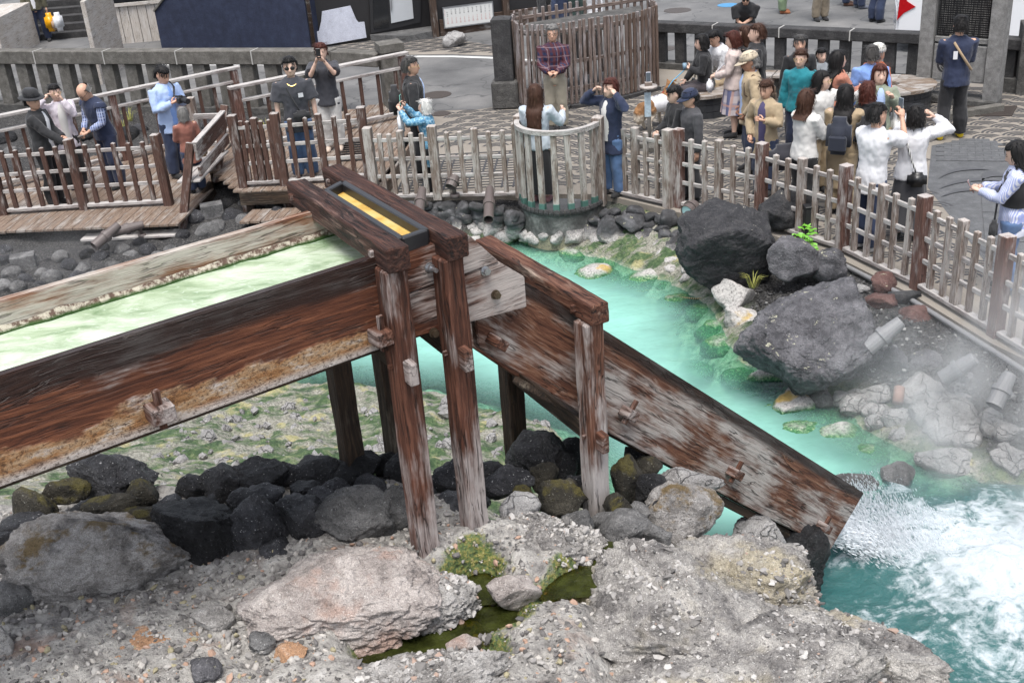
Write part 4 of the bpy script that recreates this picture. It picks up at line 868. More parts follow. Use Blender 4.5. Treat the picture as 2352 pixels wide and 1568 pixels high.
def strip(name, pts, w, z, mat, parent=None):
    V, Fc = [], []
    for i, p in enumerate(pts):
        p = Vector(p); d = (Vector(pts[min(i + 1, len(pts) - 1)]) - Vector(pts[max(i - 1, 0)])); s = Vector((-d.y, d.x, 0)).normalized() * w / 2
        V += [(p.x + s.x, p.y + s.y, z), (p.x - s.x, p.y - s.y, z)]
    Fc = [(2 * i, 2 * i + 1, 2 * i + 3, 2 * i + 2) for i in range(len(pts) - 1)]
    return wobj(name, V, Fc, mat, parent)
road = list(WM)[-1]
strip('edge_line', [P(x, y) for x, y in ((-120, 147), (0, 146), (200, 147), (400, 150), (640, 150))], .13, .009, M_paint, road); strip('edge_line', [P(x, y) for x, y in ((830, 133), (925, 131), (1040, 131), (1150, 135), (1260, 142))], .14, .009, M_paint, road)
strip('edge_line', [P(x, y) for x, y in ((1760, 80), (1900, 82), (2060, 90), (2200, 100))], .13, .009, M_paint, road)
strip('edge_line', [P(x, y) for x, y in ((1520, 75), (1620, 72), (1640, 60))], .2, .009, M_paint, road)
# manhole covers
M_iron = plain('cast_iron', (.075, .062, .055), .6, .3, 60, .5, met=.3); M_bluec = plain('blue_painted_iron', (.05, .22, .42), .5, .2, 30)
def disc(name, c, r, z, mat, label, cat='cover'):
    V = [(c[0] + r * math.cos(t * .3927), c[1] + r * math.sin(t * .3927), z) for t in range(16)]
    o = wobj(name, V + [(v[0], v[1], z - .02) for v in V], [tuple(range(16))] + [(i, i + 16, (i + 1) % 16 + 16, (i + 1) % 16) for i in range(16)], mat); return tag(o, label, cat)
for x, y, r, m, l in [(1003, 219, .30, M_iron, 'round rusty manhole cover in the street by the man in black'), (1013, 262, .18, M_iron, 'small round cover at the edge of the wave paving'), (1556, 25, .35, M_iron, 'grey manhole cover in the cracked street behind the stone rail'), (1672, 13, .27, M_bluec, 'round blue cover in the street behind the stone rail'), (1524, 113, .27, M_iron, 'round cover seen between the stone balusters'), (2135, 270, .22, M_iron, 'round dark cover in the paving near the monument')]:
    disc('manhole_cover', P(x, y), r, .012, m, l)
# wave paving: scalloped bands of dark tiles
def arcmesh(r, w, a0=20, a1=160, n=8):
    V, Fc = [], []
    for i in range(n + 1):
        t = R(a0 + (a1 - a0) * i / n); c, s = math.cos(t), math.sin(t)
        for rr, z in ((r - w / 2, -.004), (r - w / 2, .005), (r + w / 2, .005), (r + w / 2, -.004)): V.append((c * rr, s * rr, z))
    for i in range(n):
        for k in range(3): Fc.append((i * 4 + k, i * 4 + k + 1, i * 4 + k + 5, i * 4 + k + 4))
    return V, Fc
slatepoly = [P(*q) for q in ((2140, 335), (2230, 318), (2352, 362), (2500, 420), (2600, 900), (2352, 720), (2200, 520), (2130, 430))]
PLZ = np.array([(p[0], p[1]) for p in PLAZA]); RD = [(p[0], p[1]) for p in ROAD]; SLT = [(p[0], p[1]) for p in slatepoly]; LAT = [(-1.65, 16.95), (.35, 16.8), (.6, 18.9), (-1.4, 19.0)]
arcs = [(.232, .036), (.160, .036), (.088, .036)]; AM = [mesh('wave_tile', *arcmesh(*a), M_darktile) for a in arcs]
cells = []
for j in range(44):
    for i in range(26):
        x = -1.9 + i * .47 + (j % 2) * .235; y = 12.0 + j * .235
        cells.append((x, y))
C_ = np.array(cells); ok = (polydist(C_, PLZ) > .3) & (polydist(C_, RD) < -.2) & (polydist(C_, SLT) < -.1) & (polydist(C_, LAT) < -.1) & (C_[:, 1] > 10.5)
C_ = C_[ok]; C_ = C_[np.argsort(C_[:, 1] - .15 * C_[:, 0])]
SV, SF = [], []; nt = 0
for x, y in C_:
    a = random.uniform(-.12, .12) + .5 * math.sin(x * .8) * math.cos(y * .5)
    for k in range(3):
        M = Matrix.Translation((x, y, .0)) @ Matrix.Rotation(a, 4, 'Z')
        if nt < 290: obj('wave_tile', AM[k], plaza, M); nt += 1
        else:
            v, f = arcmesh(*arcs[k], n=6); o_ = len(SV); SV += [M @ Vector(q) for q in v]; SF += [tuple(i + o_ for i in q) for q in f]
o = wobj('wave_tiles', SV, SF, M_darktile, plaza); o['kind'] = 'stuff'
for i in range(12):
    a = Vector((-1.6 + i * .18, 17.0 - i * .015, .003)); beam('lattice_bar', a, a + Vector((.2, 1.9, 0)), .03, .01, M_darktile, plaza, bev=0)
for j in range(15):
    a = Vector((-1.6 + j * .014, 17.05 + j * .13, .0045)); beam('lattice_bar', a, a + Vector((2.0, -.16, 0)), .035, .01, M_darktile, plaza, bev=0)
# slate field with slabs and flame inlay
slate = tag(sheet_poly('slate_paving', slatepoly, .003, M_slate), 'dark slate paved field at the right of the plaza', 'ground', kind='structure')
c0 = P(2250, 430); ds = Vector((.95, -.30, 0)).normalized(); dt_ = Vector((.35, .94, 0)).normalized()
for i in range(-2, 4):
    for j in range(-3, 3):
        q = c0 + ds * (i * 1.25) + dt_ * (j * 1.05); cs_ = [q + ds * a + dt_ * b for a, b in ((.01, .01), (1.24, .01), (1.24, 1.04), (.01, 1.04))]
        if all(polydist([(c.x, c.y)], SLT)[0] > -.05 for c in cs_): prism('slab', cs_, .001, .012, M_slate, slate)
M_inlay = plain('darker_slate_inlay', (.075, .077, .083), .7, .2, 20)
for x, y, l, w, a in [(2215, 403, .9, .10, .25), (2230, 428, 1.0, .12, .12), (2225, 450, .85, .11, .05), (2290, 415, .5, .2, .2), (2310, 440, .45, .2, .1)]:
    q = P(x, y); n = 14
    up = [(q.x + math.cos(a) * l * (t / n - .5) - math.sin(a) * .12 * math.sin(t / n * 3.1), q.y + math.sin(a) * l * (t / n - .5) + .18 * math.sin(t / n * 3.1) + w * math.sin(math.pi * (t / n) ** 1.5)) for t in range(n + 1)]
    lo = [(q.x + math.cos(a) * l * (t / n - .5) - math.sin(a) * .12 * math.sin(t / n * 3.1), q.y + math.sin(a) * l * (t / n - .5) + .18 * math.sin(t / n * 3.1) - w * .2 * math.sin(math.pi * t / n)) for t in range(n + 1)]
    V = [(p[0], p[1], .0165) for p in up + lo]; wobj('flame_inlay', V, [(t + 1, t, n + 1 + t, n + 2 + t) for t in range(n)], M_inlay, slate)
M_brickg = rubmat('grey_paving_brick', [(0, (.07, .072, .078)), (.3, (.10, .10, .108)), (.6, (.055, .057, .062)), (.85, (.15, .15, .155))])
bk = P(2240, 345); rsb = random.Random(3)
for i in range(-9, 9):
    for j in range(-5, 5):
        q = bk + ds * (i * .225 + (j % 2) * .11) + dt_ * (j * .115)
        if polydist([(q.x, q.y)], SLT)[0] < 0: continue
        cs_ = [q + ds * a + dt_ * b for a, b in ((0, 0), (.221, 0), (.221, .111), (0, .111))]; prism('paving_brick', cs_, .002, .0135, M_slate, slate)
# ------------------------------------------------------------------ fences
def fence(name, label, group, nodes, base, mats, slats, rails=(.93, .64, .37, .07), mid=True, drop=0., big=.13, hb=1.15, hm=1.09, hs=1.04):
    "nodes: plan points of the big posts. mats: big, mid/slat, rail, foot"
    f = thing(name, nodes[0], label, 'fence', group)
    for i, p in enumerate(nodes):
        d = nodes[min(i + 1, len(nodes) - 1)] - nodes[max(i - 1, 0)]; az = math.atan2(d.y, d.x)
        post('post', (p.x, p.y, base - drop), hb + drop, big, mats[0], f, az)
    for a, b in zip(nodes, nodes[1:]):
        a = Vector((a.x, a.y, base)); b = Vector((b.x, b.y, base)); d = (b - a); L = d.length; u = d / L; az = math.atan2(u.y, u.x); side = Vector((u.y, -u.x, 0))
        for k in range(1, slats + 1):
            q = a + d * (k / (slats + 1))
            if mid and k == (slats + 1) // 2: post('mid_post', q + Vector((0, 0, .095)), hm - .095, .10, mats[1], f, az, .09)
            else: post('slat', q + Vector((0, 0, .095)), hs - .095 + random.uniform(-.008, .008), .07, mats[1], f, az + random.uniform(-.03, .03), .055)
        for j, z in enumerate(rails):
            foot = j == len(rails) - 1
            beam('foot_rail' if foot else 'rail', a + u * (big / 2 + .002) + Vector((0, 0, z)), b - u * (big / 2 + .002) + Vector((0, 0, z)), .10 if foot else .034, .05 if foot else .058, mats[3] if foot else mats[2], f)
    return f
GZ = lambda p: Vector((p.x, p.y, 0))
fr = [GZ(p) for p in FENCE_R]; ext = fr[-1] + (fr[-1] - fr[-2])
fence('fence', 'grey timber fence with square posts curving along the right side of the plaza', None, fr[1:] + [ext], 0., (M_fred, M_fgrey, M_fwhite, M_fwhite), 5)
fence('fence', 'short weathered grey fence between the balcony and the dark boulder', None, [GZ(P(1376, 268, FH)) + Vector((.05, 0, 0)), fr[1] + Vector((-.14, .02, 0))], 0., (M_fgrey, M_fgrey, M_fwhite, M_fwhite), 5)
fence('fence', 'whitish weathered fence left of the round balcony', None, [GZ(P(842, 290, FH)) , GZ(P(990, 286, FH)), GZ(P(1184, 280, FH))], 0., (M_fgrey, M_fgrey, M_fwhite, M_fwhite), 5)
MZ = .22
fence('fence', 'brown picket fence along the raised middle deck', None, [GZ(P(531, 262, 1.37)), GZ(P(628, 257, 1.37)), GZ(P(827, 243, 1.37))], MZ, (M_fbrown, M_fbrown, M_fwhite, M_fwhite), 5, drop=.75)
fence('fence', 'brown picket fence along the lower left deck', None, [GZ(P(-226, 345, FH)), GZ(P(-34, 330, FH)), GZ(P(155, 317, FH)), GZ(P(354, 306, FH))], 0., (M_fbrown, M_fbrown, M_fwhite, M_fwhite), 5, mid=False, drop=.6)
# decks
def planks(thing_, poly, az, w, z, mat, th=.04):
    d = Vector((math.sin(az), math.cos(az), 0)); s = Vector((d.y, -d.x, 0)); ps = [Vector((p[0], p[1], 0)) for p in poly]
    us = [p.dot(s) for p in ps]; u = min(us) + w / 2
    while u < max(us):
        ts = []
        for a, b in zip(ps, ps[1:] + ps[:1]):
            ua, ub = a.dot(s), b.dot(s)
            if (ua - u) * (ub - u) < 0: t = (u - ua) / (ub - ua); ts.append((a + (b - a) * t).dot(d))
        ts.sort()
        for t0, t1 in zip(ts[::2], ts[1::2]):
            if t1 - t0 > .1: beam('plank', s * u + d * t0 + Vector((0, 0, z - th / 2)), s * u + d * t1 + Vector((0, 0, z - th / 2)), w - .008, th, mat, thing_, bev=.004)
        u += w
lf = P(22, 533, -.02); lr = P(388, 519, -.02)
dl = thing('deck', (-6.5, 19, 0), 'lower left wooden deck of brown boards', 'deck')
LD = [(lf.x - 1.8, lf.y - .05), (lf.x, lf.y), (lr.x + .2, lr.y), (-4.68, 18.6), (-4.72, 20.5), (-4.9, 22.0), (-8.5, 19.7), (-10.3, 18.6)]
planks(dl, LD, R(7), .15, 0., M_deck)
for y in (17.62, 18.9): beam('joist', (lf.x - 1.6, y, -.12), (-5.1, y - .08, -.12), .10, .14, M_wetshade, dl)
for x in (-8.6, -7.6, -6.6, -5.6):
    beam('leg', (x, 17.75, -.8), (x, 17.75, -.19), .12, .12, M_fbrown, dl, up=(0, 1, 0))
dm = thing('deck', (-3, 19, 0), 'raised middle wooden deck with boards leading to the plaza', 'deck')
ml = P(505, 440, MZ); mr = P(868, 440, MZ)
MD = [(-4.72, 18.35), (-4.0, 17.0), (-1.8, 16.75), (-1.55, 19.2), (-1.25, 20.9), (-1.7, 22.1), (-4.6, 20.45)]
planks(dm, MD, R(11), .16, MZ, M_deck)
beam('step_edge', (-1.76, 16.8, .11), (-1.2, 20.8, .11), .04, .21, M_deck, dm); beam('front_edge', (-4.0, 17.0, .10), (-1.82, 16.75, .10), .04, .20, M_wetshade, dm); beam('end_edge', (-4.72, 18.36, .06), (-4.62, 20.4, .06), .04, .28, M_wetshade, dm)
for x in (-3.9, -3.0, -2.1): beam('leg', (x, 17.2, -.75), (x, 17.2, .17), .12, .12, M_wetshade, dm, up=(0, 1, 0))
stp = thing('step_platform', (-3.2, 17.3, -.1), 'low board step below the middle deck fence', 'step'); planks(stp, [(-3.9, 16.45), (-2.4, 16.35), (-2.35, 16.9), (-3.85, 17.0)], R(11), .16, -.08, M_deck); beam('bearer', (-3.85, 16.7, -.16), (-2.4, 16.6, -.16), .09, .10, M_wetshade, stp); beam('leg', (-3.7, 16.69, -.7), (-3.7, 16.69, -.21), .09, .09, M_wetshade, stp, up=(0, 1, 0)); beam('leg', (-2.7, 16.62, -.7), (-2.7, 16.62, -.21), .09, .09, M_wetshade, stp, up=(0, 1, 0))
# grating in the deck
gr_ = thing('drain_grating', P(815, 345, MZ), 'dark slotted grating let into the middle deck', 'grating')
for i in range(9): a = P(775, 330 + i * 5, MZ + .012); beam('bar', a, a + Vector((.62, -.06, 0)), .03, .02, M_blackm, gr_, bev=0)
# rear hand rails of the walkway
def handrail(name, label, a, b, base, n, posts, h=1.2):
    f = thing(name, (a[0], a[1], base), label, 'railing'); a = Vector((a[0], a[1], base)); b = Vector((b[0], b[1], base)); u = (b - a).normalized(); az = math.atan2(u.y, u.x); Z = lambda z: Vector((0, 0, z))
    beam('hand_rail', a - u * .12 + Z(h), b + u * .12 + Z(h), .13, .05, M_fwhite, f); beam('rail', a + Z(h - .24), b + Z(h - .24), .10, .045, M_fwhite, f); beam('foot_rail', a + Z(.10), b + Z(.10), .09, .06, M_fwhite, f)
    for i in range(posts): q = a.lerp(b, i / (posts - 1)); post('post', q + Vector((-u.y, u.x, 0)) * .004 + Z(-.35), h + .32, .115, M_fred, f, az, cap=0)
    for i in range(n):
        q = a.lerp(b, (i + .5) / n); post('baluster', q + Z(.131), h - .24 - .131 - .024, .055, M_fbrown, f, az, cap=0)
handrail('walkway_railing', 'pale hand rail behind the visitors on the left deck', P(-60, 279, 1.2), P(535, 157, 1.2), 0., 16, 5); handrail('walkway_railing', 'pale hand rail behind the raised middle deck', P(540, 200, 1.35), P(922, 124, 1.35), MZ, 9, 3, 1.13)
# bench at the joint of the decks
bn = thing('bench', P(470, 420, 0), 'brown wooden bench with slanted posts between the two decks', 'bench'); ba, bb = P(447, 336, .98), P(513, 262, 1.05)
beam('backrest', ba + Vector((0, 0, -.10)), bb + Vector((0, 0, -.10)), .045, .26, M_fbrown, bn); beam('top_rail', ba + Vector((0, 0, .045)), bb + Vector((0, 0, .045)), .09, .03, M_fwhite, bn); beam('backrest', ba + Vector((0, 0, -.40)), bb + Vector((0, 0, -.40)), .045, .16, M_fbrown, bn)
sv = (bb - ba).normalized(); sd2 = Vector((-sv.y, sv.x, 0))
for k in range(3): beam('seat_board', ba + sd2 * (.08 + k * .125) + Vector((0, 0, -.55)), bb + sd2 * (.08 + k * .125) + Vector((0, 0, -.62)), .115, .035, M_fwhite, bn)
beam('leg', P(417, 556, -.45), P(437, 328, 1.0), .12, .12, M_fbrown, bn, up=(0, 1, 0)); beam('leg', P(498, 420, .0), P(516, 243, 1.12), .12, .12, M_fbrown, bn, up=(0, 1, 0)); beam('stringer', P(425, 540, -.45), P(488, 430, .0), .06, .26, M_wetshade, bn)
pp = P(436, 222, 1.1); stub = thing('railing', (pp.x, pp.y, 0), 'short pale post and rail behind the bench', 'railing'); post('post', (pp.x, pp.y, -.2), 1.3, .13, M_fgrey, stub); beam('rail', P(446, 268, .85), P(512, 266, .85), .05, .09, M_fwhite, stub); beam('rail', P(455, 330, .5), P(505, 330, .5), .05, .07, M_fwhite, stub)
# ------------------------------------------------------------------ round balcony
bL, bR_ = GZ(P(1192, 262, 1.27)), GZ(P(1372, 266, 1.27)); bc = (bL + bR_) / 2; ha = (bR_ - bL).length / 2; bu = (bR_ - bL).normalized(); bv = Vector((bu.y, -bu.x, 0)); hb_ = (GZ(P(1278, 303, 1.20)) - bc).dot(bv)
bal = thing('balcony', bc, 'half round balcony with grey curved rail over the pool', 'balcony')
def ell(t, k=1., z=0.): return bc + bu * (-math.cos(t) * ha * k) + bv * (math.sin(t) * hb_ * k) + Vector((0, 0, z))
for p in (bL, bR_): post('post', (p.x, p.y, -.05), 1.34, .15, M_fgrey, bal, math.atan2(bu.y, bu.x), cap=.04)
ns = 28; V, Fc = [], []
for i in range(ns + 1):
    t = .10 + (math.pi - .2) * i / ns
    for k, z in ((.95, 1.15), (.95, 1.21), (1.08, 1.21), (1.08, 1.15)): V.append(ell(t, k, z))
for i in range(ns):
    for k in range(4): Fc.append((i * 4 + k, i * 4 + (k + 1) % 4, i * 4 + 4 + (k + 1) % 4, i * 4 + 4 + k))
wobj('curved_rail', V, Fc, M_fwhite, bal)
M_foot = plain('green_metal_shoe', (.06, .13, .11), .5, .2, 30)
for i in range(8):
    t = .16 + (math.pi - .32) * (i + .5) / 8; q = ell(t, 1.01, .12); az = math.atan2(bu.y, bu.x) + (t - math.pi / 2)
    post('slat', q, 1.025, .085, M_fgrey, bal, az, .06, cap=0); s_ = post('shoe', q + Vector((0, 0, -.10)), .13, .092, M_foot, bal, az, .07, cap=0)
V = [ell(math.pi * i / 24, 1.06, -.55) for i in range(25)] + [ell(math.pi * i / 24, 1.06, .0) for i in range(25)]
M_balwall = shoremat('balcony_wall_plaster', -.36, (.085, .085, .082), (.34, .32, .22), -.8)
wobj('wall', V, [(i, i + 1, i + 26, i + 25) for i in range(24)], M_balwall, bal, True); wobj('floor', [ell(math.pi * i / 24, 1.05, .022) for i in range(25)], [tuple(range(25))], M_slate, bal)
for i in range(26):
    t0, t1 = math.pi * i / 26 + .008, math.pi * (i + 1) / 26 - .008; V, Fc = [], []
    for t in (t0, t1):
        for k in range(8): a = 2 * math.pi * k / 8; V.append(ell(t, 1.06 + .055 * math.cos(a), .02 + .05 * math.sin(a)))
    Fc = [(k, (k + 1) % 8, 8 + (k + 1) % 8, 8 + k) for k in range(8)] + [tuple(range(8))[::-1], tuple(range(8, 16))]; wobj('rim_tile', V, Fc, M_stonedark, bal)
wobj('rim_core', [ell(math.pi * i / 24, k, z) for i in range(25) for k, z in ((1.02, -.02), (1.02, .045), (1.085, .045), (1.085, -.02))], [(i * 4 + k, i * 4 + (k + 1) % 4, i * 4 + 4 + (k + 1) % 4, i * 4 + 4 + k) for i in range(24) for k in range(4)], M_conc, bal)
# ------------------------------------------------------------------ tube spotlights
M_lamp = plain('grey_brown_lamp_paint', (.105, .085, .08), .5, .15, 40); M_lampg = plain('grey_lamp_paint', (.20, .20, .205), .55, .2, 30); M_glass = plain('lamp_glass', (.45, .62, .66), .1, .1, 60); M_hole = plain('lamp_inside', (.03, .028, .028), .6, .1)
def spot(mouth, back, r, mat, base, label, glass=False):
    "mouth and back: world points of the tube ends"
    m, b = Vector(mouth), Vector(back); d = (b - m); L = d.length; u = d / L
    t = thing('spotlight', base, label, 'spotlight'); V, Fc = [], []
    prof = [(0, r), (.42 * L, r), (.42 * L, r * 1.2), (.55 * L, r * 1.2), (.55 * L, r * .98), (.97 * L, r * .80), (L, r * .72)]
    v, f = tubemesh([m + u * s for s, _ in prof], [q for _, q in prof], 16, False); n_ = len(prof)
    v2, f2 = tubemesh([m + u * .002, m + u * L * .35], [r * .9, r * .9], 16, False); f2 = [q[::-1] for q in f2]
    f.append(tuple((n_ - 1) * 16 + k for k in range(16))); ring = [(k, (k + 1) % 16, len(v) + (k + 1) % 16, len(v) + k) for k in range(16)]
    V, Fc = join((v, f), (v2, f2)); Fc += ring; wobj('housing', V, Fc, mat, t, False)
    gl = m + u * (L * (.06 if glass else .3)); x = u.orthogonal().normalized(); y = u.cross(x)
    wobj('lens', [gl + (x * math.cos(k * .3927) + y * math.sin(k * .3927)) * r * .9 for k in range(16)], [tuple(range(16))], M_glass if glass else M_hole, t)
    j = m + u * L * .5; bp = Vector(base); tube('stem', [bp, Vector((bp.x, bp.y, (bp.z + j.z) / 2)), j], r * .32, mat, t, 8); tube('foot', [bp + Vector((0, 0, -.04)), bp + Vector((0, 0, .02))], r * .85, mat, t, 14)
def sx(x, y, z): return P(x, y, z)
spot(sx(962, 490, .06), sx(970, 434, .26), .075, M_lamp, sx(974, 468, .02), 'brown tube spotlight left of the lamp pair at the far bank')
spot(sx(1035, 430, .26), sx(1046, 405, .38), .085, M_lamp, sx(1045, 448, .1), 'brown tube spotlight with open mouth on the stone bank')
spot(sx(1122, 505, .02), sx(1125, 432, .25), .075, M_lamp, sx(1128, 464, .02), 'brown tube spotlight pointing straight down at the pool')
spot(sx(1577, 487, .18), sx(1597, 470, .22), .095, M_lamp, sx(1590, 500, .02), 'spotlight with lit blue lens beside the great black boulder', True)
spot(sx(1992, 800, .10), sx(2070, 738, .36), .085, M_lampg, sx(2045, 800, -.1), 'grey tube spotlight at the right bank nearest the blue-grey boulder')
spot(sx(2165, 870, .06), sx(2240, 822, .30), .080, M_lampg, sx(2218, 862, -.1), 'grey tube spotlight in the middle of the right bank')
spot(sx(2283, 932, .04), sx(2320, 858, .28), .080, M_lampg, sx(2318, 905, -.12), 'grey tube spotlight at the right edge in the steam')
shelfb = thing('lamp_shelf', P(300, 545, -.2), 'pale board bracket carrying two spotlights under the left deck', 'shelf'); beam('board', P(192, 546, -.18), P(408, 535, -.18), .26, .04, M_fwhite, shelfb); beam('bracket', P(222, 552, -.24), P(222, 552, -.24) + Vector((0, .35, -.04)), .08, .1, M_wetshade, shelfb); beam('bracket', P(402, 546, -.24), P(402, 546, -.24) + Vector((0, .4, -.04)), .08, .1, M_wetshade, shelfb)
spot(sx(216, 566, -.02), sx(272, 517, .16), .075, M_lamp, sx(262, 540, -.155), 'left brown spotlight on the bracket under the deck'); spot(sx(256, 535, .06), sx(330, 515, .10), .072, M_lamp, sx(326, 540, -.155), 'right brown spotlight on the bracket under the deck')
# drain pipe stub, junction box, conduit, plant, rope on the right bank
tube('pipe', [P(2062, 925, -.32), P(2066, 890, -.22)], .055, plain('clay_pipe', (.24, .15, .12), .7), None, 12); tag(list(WM)[-1], 'short clay drain pipe poking out of the right bank', 'pipe')
jb = thing('junction_box', P(1862, 528, .05), 'black electric box fixed to the fence above the green plant', 'box'); q = P(1862, 505, .28); beam('case', q + Vector((0, 0, -.18)), q + Vector((0, 0, .18)), .17, .13, M_blackm, jb, up=(0, 1, 0)); beam('lid', q + Vector((0, 0, .18)), q + Vector((0, 0, .20)), .19, .15, M_blackm, jb, up=(0, 1, 0)); tube('cable', [q + Vector((.02, 0, -.18)), q + Vector((.05, -.05, -.4)), q + Vector((.25, -.2, -.42))], .014, M_blackm, jb, 6)
cdp = [p + Vector((-.17, -.16, -.02)) for p in fr[3:]] + [ext + Vector((-.17, -.16, -.02))]
tube('conduit', [P(1900, 575, .0)] + cdp, .03, M_lampg, None, 8); tag(list(WM)[-1], 'grey conduit pipe running along the foot of the right fence', 'pipe')
M_leaf = plain('bright_leaf', (.13, .36, .03), .5, .35, 12); pl_ = thing('shrub', P(1848, 575, .05), 'small bright green leafy plant at the fence foot', 'plant'); rl = random.Random(5)
for k in range(34):
    b = P(1848 + rl.uniform(-22, 22), 552 + rl.uniform(-32, 28), .22); az = rl.uniform(0, 6.28); L = rl.uniform(.09, .15); d = Vector((math.cos(az), math.sin(az), rl.uniform(-.2, .6))).normalized(); s = d.cross(Vector((0, 0, 1))).normalized()
    wobj('leaf', [b, b + d * L * .35 + s * L * .26 + Vector((0, 0, -.01)), b + d * L * .75 + s * L * .2, b + d * L + Vector((0, 0, -.03)), b + d * L * .75 - s * L * .2, b + d * L * .35 - s * L * .26 + Vector((0, 0, -.01)), b + d * L * .5 + Vector((0, 0, .012))], [(0, 1, 6), (1, 2, 6), (2, 3, 6), (3, 4, 6), (4, 5, 6), (5, 0, 6)], M_leaf, pl_)
for k in range(6): tube('stem', [P(1850 + k * 3, 580, .02), P(1840 + k * 5, 545, .3)], .006, M_leaf, pl_, 5)
g = G('twisted_rope'); w_ = g.n('TexWave', {'Vector': g.co(rnd=False), 'Scale': 14.}).outputs[1]; M_rope = g.end(g.bsdf(g.mix(w_, (.05, .05, .05), (.5, .42, .2)), .8))
tube('rope', [P(1780, 624, -.1), P(1745, 637, -.2), P(1700, 648, -.3), P(1650, 680, -.52), P(1600, 686, -.545), P(1560, 683, -.545), P(1535, 680, -.545)], .012, M_rope, None, 6); tag(list(WM)[-1], 'thin striped rope trailing from the boulders into the pool', 'rope')
M_grass = plain('dry_grass', (.30, .30, .08), .7, .5, 20)
def tuft(p, label, n=26, h=.22):
    V, Fc = [], []
    for k in range(n):
        a = rl.uniform(0, 6.28); d = Vector((math.cos(a), math.sin(a), 0)); q = Vector(p) + d * rl.uniform(0, .05); s = Vector((-d.y, d.x, 0)) * .005; L = h * rl.uniform(.6, 1.1); o = len(V)
        V += [q - s, q + s, q + d * L * .3 + Vector((0, 0, L * .7)) + s * .7, q + d * L * .3 + Vector((0, 0, L * .7)) - s * .7, q + d * L * .75 + Vector((0, 0, L * .8))]; Fc += [(o, o + 1, o + 2, o + 3), (o + 3, o + 2, o + 4)]
    return tag(wobj('grass_tuft', V, Fc, M_grass), label, 'grass')
tuft(P(1730, 660, -.1), 'yellow grass tuft growing from the pale rock by the rope')
for x, y, l in [(300, 280, 'grass tuft on the slope between the vest man and the railing'), (285, 300, 'lower grass tuft beside the dark stones behind the deck'), (615, 305, 'green tuft behind the man in sunglasses'), (655, 322, 'small green weed by the deck edge near the white trousers')]: tuft(hitg(x, y), l, 30, .3)
for x, y, w in [(290, 315, 60), (255, 300, 50), (200, 310, 50), (320, 300, 40), (15, 320, 50), (480, 290, 40), (570, 310, 50), (600, 300, 40)]:
    q = hitg(x, y); rock('dark_stone', q, tuple(w / ppm(q) * s for s in (1, .9, .8)), M_lava, ('slope',), 'stones behind the walkway', sub=3)

number_labels(dict(pile_black='small black lava boulder in the heap under the flume, {} from the left', pile_grey='small grey boulder at the feet of the flume posts, {} from the left', pile_olive='olive-stained boulder in the heap under the flume, {} from the left',
    bank0='dark stone in the top course of the far bank, {} from the left', bank1='dark stone in the second course of the far bank, {} from the left', bank2='dark stone in the third course of the far bank, {} from the left', bank3='crusted stone in the fourth course of the far bank, {} from the left', bank4='white crusted stone in the fifth course of the far bank, {} from the left', bank5='white crusted stone at the far water line, {} from the left',
    shore='small pale stone on the steaming right shore, {} from the left', sunk='pale green stone under the turquoise water, {} from the left', deck='dark stone beneath the wooden decks, {} from the left', slope='dark stone on the planted slope behind the walkway, {} from the left'))
# ------------------------------------------------------------------ behind the plaza
def stone_rail(name, label, a, b, h, mats, nb, bw, rail, seg, base=.12):
    f = thing(name, a, label, 'railing'); a, b = Vector(a), Vector(b); u = (b - a).normalized(); az = math.atan2(u.y, u.x); Z = lambda z: Vector((0, 0, z)); L = (b - a).length
    beam('base_kerb', a + Z(base / 2 - .01), b + Z(base / 2 - .01), .34, base + .02, mats[2], f)
    for i in range(seg):
        p, q = a + u * (L * i / seg + .012), a + u * (L * (i + 1) / seg - .012); beam('rail_block', p + Z(h - rail[1] / 2), q + Z(h - rail[1] / 2), rail[0], rail[1], mats[0], f, bev=.015)
        if i: q = a + u * L * i / seg; beam('mortar_joint', q - u * .011 + Z(h - rail[1] / 2), q + u * .011 + Z(h - rail[1] / 2), rail[0] - .006, rail[1] - .004, mats[3], f, bev=0)
    for i in range(nb):
        q = a + u * L * (i + .5) / nb; post('baluster', q + Z(base), h - base - rail[1], bw, mats[1], f, az, bw * .75, cap=0)
    return f
M_mortar = plain('pale_mortar', (.42, .41, .39), .9, .15, 30)
ca, cb = Vector((-12.6, 25.65, 0)), Vector((-2.95, 22.15, 0))
stone_rail('street_railing', 'long grey concrete railing with wide balusters along the street at the left', ca, cb, 1.24, (M_conc, M_conc, M_base, M_mortar), 19, .27, (.30, .27), 6)
p = P(893, 97, 1.4); pe = thing('pillar', (p.x, p.y, 0), 'concrete end pillar with cap where the street railing stops', 'pillar'); post('shaft', (p.x, p.y, 0), 1.25, .40, M_conc, pe, .3, cap=0); post('cap', (p.x, p.y, 1.25), .15, .46, M_conc, pe, .3, cap=0)
beam('rail_block', cb + Vector((.02, 0, 1.10)), Vector((p.x - .18, p.y, 1.10)), .30, .25, M_conc, pe, bev=.015)
ra, rb = GZ(P(1500, 153)), GZ(P(2120, 192))
stone_rail('stone_railing', 'black hewn stone railing behind the seated visitors', ra, rb, .93, (M_stonedark, M_stonedark, M_base, M_mortar), 13, .20, (.30, .19), 4)
stone_rail('stone_railing', 'black stone railing right of the monument', GZ(P(2282, 204)), GZ(P(2470, 225)), .93, (M_stonedark, M_stonedark, M_base, M_mortar), 3, .22, (.30, .19), 1, .25)
q = GZ(P(2345, 208)); pr = thing('pillar', q, 'stout brown stone pillar at the right edge of the street', 'pillar'); post('shaft', q + Vector((.1, -.1, 0)), 1.25, .5, M_base, pr, -.3, cap=.05)
